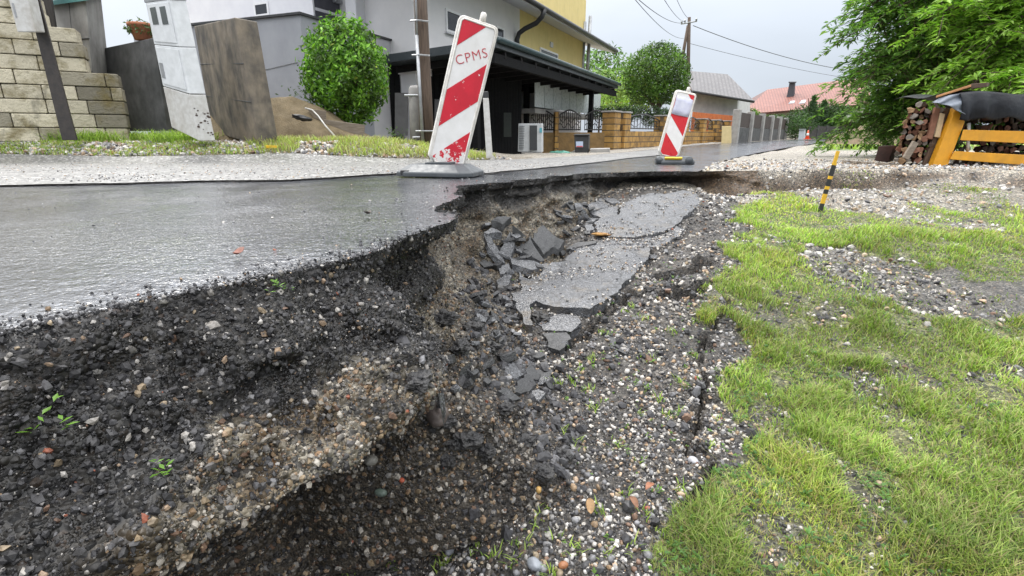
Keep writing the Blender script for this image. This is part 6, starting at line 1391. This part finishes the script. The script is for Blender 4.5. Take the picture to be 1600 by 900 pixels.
# clover-like broad leaves in the meadow
def broad(name, x, y, z, s, cols, seed, per=5):
    r = np.random.default_rng(seed); n = len(x) * per; ix = np.repeat(np.arange(len(x)), per); a = r.uniform(0, 6.28, n); el = r.uniform(.15, .9, n); L_ = s[ix] * r.uniform(.6, 1.2, n); w_ = L_ * .42
    d = np.column_stack([np.cos(a) * np.cos(el), np.sin(a) * np.cos(el), np.sin(el)]); p_ = np.column_stack([-np.sin(a), np.cos(a), np.zeros(n)]); b = np.column_stack([x, y, z])[ix] + np.array([0, 0, 1.0]) * (r.random(n) * s[ix] * .8)[:, None]
    V_ = np.stack([b, b + d * (L_ * .5)[:, None] + p_ * (w_ * .5)[:, None], b + d * L_[:, None] + np.array([0, 0, -.12]) * L_[:, None], b + d * (L_ * .5)[:, None] - p_ * (w_ * .5)[:, None]], 1)
    F_ = (np.array([(0, 1, 2), (0, 2, 3)])[None] + (np.arange(n) * 4)[:, None, None]).reshape(-1, 3)
    return np_mesh(name, V_.reshape(-1, 3), F_, M_LEAF, np.repeat(cols[ix] * r.uniform(.8, 1.2, (n, 1)), 4, 0), False, origin=(0, 0, 0))
n = 16000; x = r.uniform(.4, 5, n); y = r.uniform(.4, 4.6, n); k = (grass_density(x, y) > .4) & (x < y * 1.15 + .3) & (fbm(x * 2, y * 2, 0, 3, 511) > .52) & (r.random(n) < (1.9 / np.hypot(x, y)) ** 1.3); x, y = x[k], y[k]
tag(broad('clover', x, y, ground(x, y, False) + .008, r.uniform(.010, .022, len(x)), np.tile(np.array((.07, .155, .03)), (len(x), 1)) * r.uniform(.8, 1.4, (len(x), 1)), 12, 5), kind='stuff')
# sprouts in the near gravel
sp = [(560, 885), (585, 840), (640, 805), (690, 795), (715, 790), (600, 770), (790, 750), (770, 870), (815, 850), (905, 575), (895, 590), (900, 600), (1010, 610), (1045, 650), (1030, 625), (985, 480), (975, 490), (1005, 500), (955, 540), (1060, 640), (1000, 560), (975, 770), (1010, 800), (640, 830), (665, 815), (600, 850), (570, 860), (740, 860), (780, 800), (830, 820), (870, 840), (905, 700), (960, 700), (1000, 720), (930, 640), (880, 680), (1020, 560), (1050, 520), (1000, 650), (1060, 600), (870, 760), (800, 880), (550, 895), (690, 880), (1030, 870), (1080, 880), (1110, 840), (1120, 660), (1110, 700), (1085, 500), (940, 520), (920, 610), (985, 860), (945, 870), (860, 890), (900, 860), (1080, 845), (1040, 835), (650, 850), (620, 880), (700, 870), (925, 560), (870, 600), (1120, 600), (1085, 560), (1065, 770), (940, 800), (845, 800), (1150, 445), (1120, 430)]
xs, ys, zs = [], [], []; rs = np.random.default_rng(5)
for px_, py_ in sp:
    q = PG(px_, py_, 0); nb = rs.integers(6, 20); xs += list(q.x + rs.normal(size=nb) * .014); ys += list(q.y + rs.normal(size=nb) * .014)
x, y = np.array(xs), np.array(ys); z = ground(x, y); tag(grass('gravel_sprouts', x, y, z, rs.uniform(.018, .042, len(x)), np.full(len(x), .0045), gcol(rs, len(x), (4, 4, 3, 0, 1), 0), 6, .8), kind='stuff')
n = 260; x = r.uniform(.0, 1.1, n); y = r.uniform(1.0, 3.2, n); k = (sd(x, y) > .3) & (grass_density(x, y) < .3); x, y = x[k], y[k]; tag(broad('gravel_weeds', x, y, ground(x, y) + .004, r.uniform(.008, .018, len(x)), np.tile(np.array((.12, .23, .03)), (len(x), 1)), 14, 6), kind='stuff')
# small plants growing out of the broken face
for k_, (px_, py_, lab) in enumerate(((80, 670, 'small trailing green plant growing from the dark broken face at the left'), (262, 726, 'single green seedling in the pebbly broken face'), (440, 452, 'tiny bright green sprout just under the road lip'))):
    q = PS(px_, py_, .0) + Vector((.012, -.015, 0)); nn_ = 7; a_ = rs.uniform(0, 6.28, nn_)
    x = q.x + rs.normal(size=nn_) * .012 * (2 if k_ == 0 else 1); y = q.y + rs.normal(size=nn_) * .01; z = q.z + rs.normal(size=nn_) * .014 * (2.2 if k_ == 0 else .6)
    o = broad('face_plant', x, y, z, np.full(nn_, .02 if k_ == 0 else .017), np.tile(np.array((.13, .27, .03)), (nn_, 1)), 20 + k_, 2); tag(o, lab, 'plant')
# verge grass
def verge(name, pxpoly_world, n, hgt, wid, w_, dry, seed, lift=0):
    r = np.random.default_rng(seed); P_ = np.array(pxpoly_world); x = r.uniform(P_[:, 0].min(), P_[:, 0].max(), n); y = r.uniform(P_[:, 1].min(), P_[:, 1].max(), n); k = pip(x, y, pxpoly_world) & (fbm(x * 2.5, y * 3, 0, 3, seed) > .40) & ~pip(x, y, ROADPOLY); x, y = x[k], y[k]
    tag(grass(name, x, y, ground(x, y, False), r.uniform(.5, 1.1, len(x)) * hgt, np.full(len(x), wid), gcol(r, len(x), w_, dry), seed, .8), kind='stuff')
verge('verge_grass', [(-12, 7.42), (-3.6, 7.45), (-4.2, 8.2), (-7, 9.0), (-12, 9.0)], 26000, .085, .010, (4, 3, 3, 3, 1), .22, 31)
verge('pillar_grass', [(-8.2, 8.6), (-5.3, 8.3), (-5.0, 9.8), (-8.0, 10.2)], 9000, .26, .014, (4, 3, 3, 0, 2), .02, 33)
verge('dry_verge_grass', [(-4.2, 7.7), (-.2, 7.7), (.1, 8.4), (-1.0, 9.2), (-4.0, 9.0)], 12000, .16, .010, (2, 1, 3, 6, 0), .45, 35)
verge('far_grass', [(10.5, 18), (30, 22), (40, 40), (28, 42), (16, 27)], 16000, .22, .06, (4, 3, 4, 2, 1), .05, 37)

# ================================================================== SHRUBS AND TREES
def leaves(name, ctr, nrm, L_, wr, cols, seed, parent=None, droop=.3, mat=None, jitter=.6, dirv=None):
    r = np.random.default_rng(seed); n = len(ctr); t = nrm + r.normal(size=(n, 3)) * jitter; t /= np.linalg.norm(t, axis=1)[:, None]
    d = r.normal(size=(n, 3)) if dirv is None else dirv + r.normal(size=(n, 3)) * .45
    d[:, 2] -= droop; d -= t * (d * t).sum(1)[:, None]; d /= np.linalg.norm(d, axis=1)[:, None] + 1e-9; s_ = np.cross(t, d)
    Lv = (L_ * r.uniform(.65, 1.25, n))[:, None]; W_ = Lv * wr
    V_ = np.stack([ctr, ctr + d * Lv * .45 + s_ * W_ * .5 + t * W_ * .12, ctr + d * Lv - t * Lv * .10, ctr + d * Lv * .45 - s_ * W_ * .5 + t * W_ * .12], 1)
    F_ = (np.array([(0, 1, 2), (0, 2, 3)])[None] + (np.arange(n) * 4)[:, None, None]).reshape(-1, 3)
    return np_mesh(name, V_.reshape(-1, 3), F_, mat or M_LEAF, np.repeat(cols, 4, 0), False, parent)
def ball(c, rad, n, seed, clump=.16, freq=3., shell=(.80, 1.03), zmin=None):
    r = np.random.default_rng(seed); v = r.normal(size=(n, 3)); v /= np.linalg.norm(v, axis=1)[:, None]
    k = 1 + (fbm(v[:, 0] * freq + 10, v[:, 1] * freq, v[:, 2] * freq, 3, seed) - .5) * 2 * clump
    rr_ = np.where(r.random(n) < .72, r.uniform(*shell, n), r.uniform(.35, .85, n)); p_ = v * (rr_ * k)[:, None] * np.array(rad) + np.array(c); return p_, v
def bush(name, base, c, rad, n, L_, cols, label, cat, seed, group=None, wr=.45, clump=.14, freq=3, trunk=None, r_tr=.08, tone2=None, zmin=None, droop=.1, shell=(.8, 1.03)):
    t = empty(name, tuple(base), label, cat, group); p_, v = ball(c, rad, n, seed, clump, freq, shell)
    if zmin is not None: k = p_[:, 2] > zmin; p_, v = p_[k], v[k]
    r = np.random.default_rng(seed + 1); cols = np.array(cols); ns_ = 60 if 'bush' in name else 0
    if ns_:
        dv_ = r.normal(size=(ns_, 3)); dv_[:, 2] = np.abs(dv_[:, 2]); dv_ /= np.linalg.norm(dv_, axis=1)[:, None]; sp_ = np.concatenate([np.array(c) + dv_ * np.array(rad) * q_ for q_ in (1.0, 1.06, 1.12)] ); p_ = np.concatenate([p_, sp_ + r.normal(size=sp_.shape) * L_ * .2]); v = np.concatenate([v, np.tile(dv_, (3, 1))])
    fq = 2.2 / max(rad[0], .3); tn = fbm(p_[:, 0] * fq * 1.5, p_[:, 1] * fq * 1.5, p_[:, 2] * fq * 1.5, 3, seed + 5); cc_ = cols[r.integers(0, len(cols), len(p_))] * r.uniform(.65, 1.35, (len(p_), 1)) * (.45 + 1.1 * sstep(.3, .7, tn))[:, None] * np.where(r.random((len(p_), 1)) < .03, np.array([[1.6, 1.05, .8]]), 1)
    leaves('crown', p_, v, np.full(len(p_), L_), wr, cc_, seed + 2, t, droop)
    mb = MB(); b = Vector(base); tp = Vector(c)
    if trunk: 
        for a, e, r0, r1 in trunk: mb.tube([a, a.lerp(e, .5) + Vector((random.uniform(-.03, .03), random.uniform(-.03, .03), 0)), e], [r0, (r0 + r1) / 2, r1], 8)
    else: 
        mb.tube([b - Vector((0, 0, .1)), b.lerp(tp, .5), tp], [r_tr, r_tr * .8, r_tr * .4], 8)
        for k in range(6): a = k * 1.05; mb.tube([b.lerp(tp, .35), tp + Vector((math.cos(a) * rad[0] * .5, math.sin(a) * rad[1] * .5, rad[2] * .2))], [r_tr * .5, r_tr * .15], 5)
    mb.build('trunk', M_WOODPOLE, t, smooth=True); return t
bc = P(540, 116, 10.9)
bush('round_bush', P(540, 205, 10.9), bc, (.80, .78, .98), 9000, .105, [(.15, .30, .03), (.10, .22, .025), (.19, .36, .05), (.06, .14, .02)], 'dense round bright green laurel bush in front of the grey annex', 'bush', 601, clump=.22, freq=5, shell=(.82, 1.04))
tcx = P(1026, 122, 27.5)
bush('ball_tree', P(1027, 205, 27.5), tcx + Vector((0, 0, .0)), (1.62, 1.6, 1.62), 11000, .16, [(.085, .16, .028), (.06, .12, .022), (.11, .19, .035)], 'round clipped tree with forked stems behind the ochre stone wall', 'tree', 611, clump=.07, freq=4, zmin=tcx.z - 1.2,
     trunk=[(P(1027, 215, 27.5), P(1028, 165, 27.5), .14, .11), (P(1028, 172, 27.5), P(1005, 145, 27.5), .09, .04), (P(1028, 170, 27.5), P(1050, 140, 27.5), .09, .04), (P(1028, 168, 27.5), P(1030, 130, 27.5), .10, .04), (P(1027, 175, 27.5), P(1014, 150, 27.6), .07, .03)])
for k, (px_, py_, Yd, rad, nl, L_, cs, lab) in enumerate((
    (940, 108, 40, (2.0, 1.8, 1.6), 1500, .30, [(.13, .22, .06), (.10, .18, .05)], 'airy pale green tree crown showing behind the house eave'),
    (952, 140, 38, (2.4, 2, 1.5), 2200, .28, [(.20, .31, .09), (.16, .26, .07)], 'light green tree behind the balcony end of the house'),
    (985, 150, 34, (1.9, 1.8, 1.1), 2200, .22, [(.24, .34, .07), (.19, .29, .06)], 'yellowish green shrub left below the ball tree'))):
    c = P(px_, py_, Yd); bush('garden_tree', Vector((c.x, c.y, -.2)), c, rad, nl, L_, cs, lab, 'tree', 621 + k * 3, 'trees behind the house', clump=.3, freq=2.2)
for k, (px_, py_, Yd, rad, nl, L_, cs, lab) in enumerate((
    (985, 176, 25, (2.3, .7, .32), 2600, .12, [(.035, .07, .03), (.05, .085, .03)], 'low dark hedge behind the left bays of the ochre wall'),
    (1052, 183, 28, (.9, .6, .45), 1200, .12, [(.09, .13, .05), (.12, .15, .06)], 'grey green shrub between wall pillars right of the ball tree stem'),
    (1018, 188, 25, (.45, .4, .28), 700, .09, [(.16, .20, .12), (.10, .15, .06)], 'pale flowering plant over the ochre wall below the ball tree'))):
    c = P(px_, py_, Yd); bush('garden_shrub', Vector((c.x, c.y, c.z - rad[2])), c, rad, nl, L_, cs, lab, 'shrub', 641 + k * 3, 'shrubs behind the stone wall', clump=.18, r_tr=.03)
# far hedge, conifers, shrubs by the red-roofed house
for k, (px_, py_, Yd, rad, nl, L_, cs, lab) in enumerate((
    (1212, 195, 49, (3.0, 1.0, .85), 1800, .25, [(.06, .11, .035), (.045, .09, .03)], 'dark trimmed hedge beyond the panel fence'),
    (1246, 196, 47, (1.5, 1.0, 1.1), 1400, .22, [(.055, .10, .032), (.04, .08, .028)], 'dark rounded shrub left of the street cabinet'),
    (1283, 186, 51.5, (3.3, 1.5, 1.5), 3600, .28, [(.06, .12, .03), (.045, .09, .028)], 'big dark hedge in front of the red-roofed house'),
    (1308, 186, 51.0, (1.6, 1.2, 1.3), 1600, .26, [(.08, .15, .035), (.06, .12, .03)], 'lighter green end of the far hedge by the wall'),
    (1166, 180, 52, (1.3, .9, .7), 900, .25, [(.10, .17, .04), (.07, .13, .035)], 'light shrub top between the shed and the red-roofed house'))):
    c = P(px_, py_, Yd); bush('hedge', Vector((c.x, c.y, c.z - rad[2])), c, rad, nl, L_, cs, lab, 'hedge', 661 + k * 3, 'hedges at the far end of the road', clump=.14, r_tr=.05)
def conifer(px_, ytop, ybase, Yd, rr_, lab, seed):
    b = P(px_, ybase, Yd); tp = P(px_, ytop, Yd); t = empty('conifer', tuple(b), lab, 'conifer', 'conifers by the red-roofed house'); r = np.random.default_rng(seed); n = 1300; f = r.random(n) ** .7; a = r.uniform(0, 6.28, n); rad = rr_ * (1 - f) * (.6 + .5 * r.random(n)) * (1 + .25 * np.sin(f * 40)); H_ = tp.z - b.z
    p_ = np.column_stack([b.x + np.cos(a) * rad, b.y + np.sin(a) * rad, b.z + f * H_]); v = np.column_stack([np.cos(a), np.sin(a), np.full(n, .4)])
    leaves('crown', p_, v, np.full(n, .26), .3, np.array([(.04, .085, .03), (.055, .11, .035)])[r.integers(0, 2, n)] * r.uniform(.8, 1.2, (n, 1)), seed + 1, t, .4); mb = MB(); mb.tube([b, tp - Vector((0, 0, .2))], [.12, .03], 6); mb.build('trunk', M_WOODPOLE, t)
conifer(1264, 150, 205, 50.3, 1.1, 'left pointed conifer top rising out of the far hedge', 681); conifer(1281, 157, 205, 50.6, 1.0, 'right pointed conifer top rising out of the far hedge', 685)
# pot plant, plants on the sand heap, weeds by the wall
q = P(221, 44, 10.1); p_, v = ball(q, (.28, .22, .13), 260, 691, .3); t_ = bpy.data.objects['flower_pot']; leaves('plant', p_, v, np.full(len(p_), .08), .4, np.tile(np.array((.10, .15, .06)), (len(p_), 1)), 692, t_)
for k, (x, y, Yd, s_, lab) in enumerate(((466, 152, 10.6, .22, 'leggy green weed against the grey annex above the sand heap'), (700, 218, 9.0, .14, 'thin grey weed stalks left of the leaning warning board'), (618, 216, 9.3, .16, 'grey green weeds at the foot of the concrete post'))):
    q = P(x, y, Yd); r = np.random.default_rng(700 + k); n = 90; hh = r.random(n); p_ = np.column_stack([q.x + r.normal(size=n) * s_ * .6, q.y + r.normal(size=n) * .06, q.z - s_ + hh * s_ * 2]); o = leaves('weed', p_, np.tile((0, -.6, .6), (n, 1)), np.full(n, .07), .4, np.tile(np.array((.09, .14, .06)), (n, 1)) * r.uniform(.7, 1.3, (n, 1)), 710 + k); tag(o, lab, 'weed')

# the big tree on the right: limbs with drooping sprays of long leaves
def spray_tree(base, limbs, label, seed, cols, nleaf, L_, spread, per, name='big_tree'):
    t = empty(name, tuple(base), label, 'tree'); r = np.random.default_rng(seed); mb = MB(); C_, D_, N_, S_ = [], [], [], []
    for a, m_, e, r0 in limbs: 
        pts_ = [a.lerp(m_, f).lerp(m_.lerp(e, f), f) for f in np.linspace(0, 1, 9)]; mb.tube(pts_, list(np.linspace(r0, .012, 9)), 7)
        for s_ in range(per):
            f = r.uniform(.30, 1.0); k = min(7, int(f * 8)); p0 = pts_[k].lerp(pts_[k + 1], f * 8 - k); main = (e - a).normalized()
            d = Vector(r.normal(size=3)) * .65 + main * .75; d.z = d.z * .45 - .22; d.normalize(); L2 = spread * r.uniform(.5, 1.15); p1 = p0 + d * L2 + Vector((0, 0, -.25 * L2 * L2))
            mid = p0.lerp(p1, .5) + Vector((0, 0, .10 * L2)); tw = [p0.lerp(mid, g).lerp(mid.lerp(p1, g), g) for g in np.linspace(0, 1, 6)]
            mb.tube(tw, list(np.linspace(.012, .003, 6)), 4, caps=False); shade = r.uniform(.7, 1.2)
            for j in range(nleaf):
                g = r.random() ** .75; i = min(4, int(g * 5)); q = tw[i].lerp(tw[i + 1], g * 5 - i); dd_ = (tw[i + 1] - tw[i]).normalized(); side = Vector((-dd_.y, dd_.x, 0)) * r.choice([-1, 1]); dl = dd_ * .75 + side * .8 + Vector((0, 0, -.30)) 
                C_.append(tuple(q + Vector(r.normal(size=3)) * .02)); D_.append(tuple(dl)); N_.append((side.x * .15, side.y * .15, 1)); S_.append(shade)
    mb.build('trunk', M_WOODPOLE, t, smooth=True); C_ = np.array(C_); n = len(C_); cc_ = np.array(cols)[r.integers(0, len(cols), n)] * np.array(S_)[:, None] * r.uniform(.8, 1.2, (n, 1))
    leaves('crown', C_, np.array(N_), np.full(n, L_), .34, cc_, seed + 1, t, .1, jitter=.35, dirv=np.array(D_)); print('tree leaves', n); return t
tb = Vector((9.6, 10.4, -.2)); r = np.random.default_rng(801); limbs = [(tb, tb + Vector((-.1, 0, 2.2)), tb + Vector((-.3, -.2, 5.2)), .22)]
for k in range(44):
    a0 = tb + Vector((-.05, 0, r.uniform(.9, 3.9))); az = r.uniform(R(105), R(275)); Lb = r.uniform(1.7, 3.2); e = a0 + Vector((math.cos(az) * Lb, math.sin(az) * Lb * .75, r.uniform(-1.1, .55))); e.z = max(e.z, .55); limbs.append((a0, a0.lerp(e, .55) + Vector((0, 0, .55)), e, .07))
spray_tree(tb, limbs, 'big spreading dark green tree with drooping long leaves at the right edge', 803, [(.12, .24, .05), (.16, .30, .055), (.085, .18, .04), (.21, .33, .07)], 44, .135, .95, 36)
tb2 = Vector((9.5, 8.2, -.2)); limbs = [(tb2, tb2 + Vector((0, 0, 1.8)), tb2 + Vector((-.2, 0, 4.6)), .14)]
for k in range(34):
    a0 = tb2 + Vector((0, 0, r.uniform(1.2, 3.4))); az = r.uniform(R(110), R(280)); Lb = r.uniform(1.6, 3.2); e = a0 + Vector((math.cos(az) * Lb, math.sin(az) * Lb * .6, r.uniform(-.9, .6))); e.z = max(e.z, .95); limbs.append((a0, a0.lerp(e, .55) + Vector((0, 0, .45)), e, .05))
spray_tree(tb2, limbs, 'lighter yellow green tree in front of the dark one above the firewood', 811, [(.26, .43, .06), (.20, .37, .05), (.31, .47, .09)], 40, .125, .85, 34, 'light_tree')
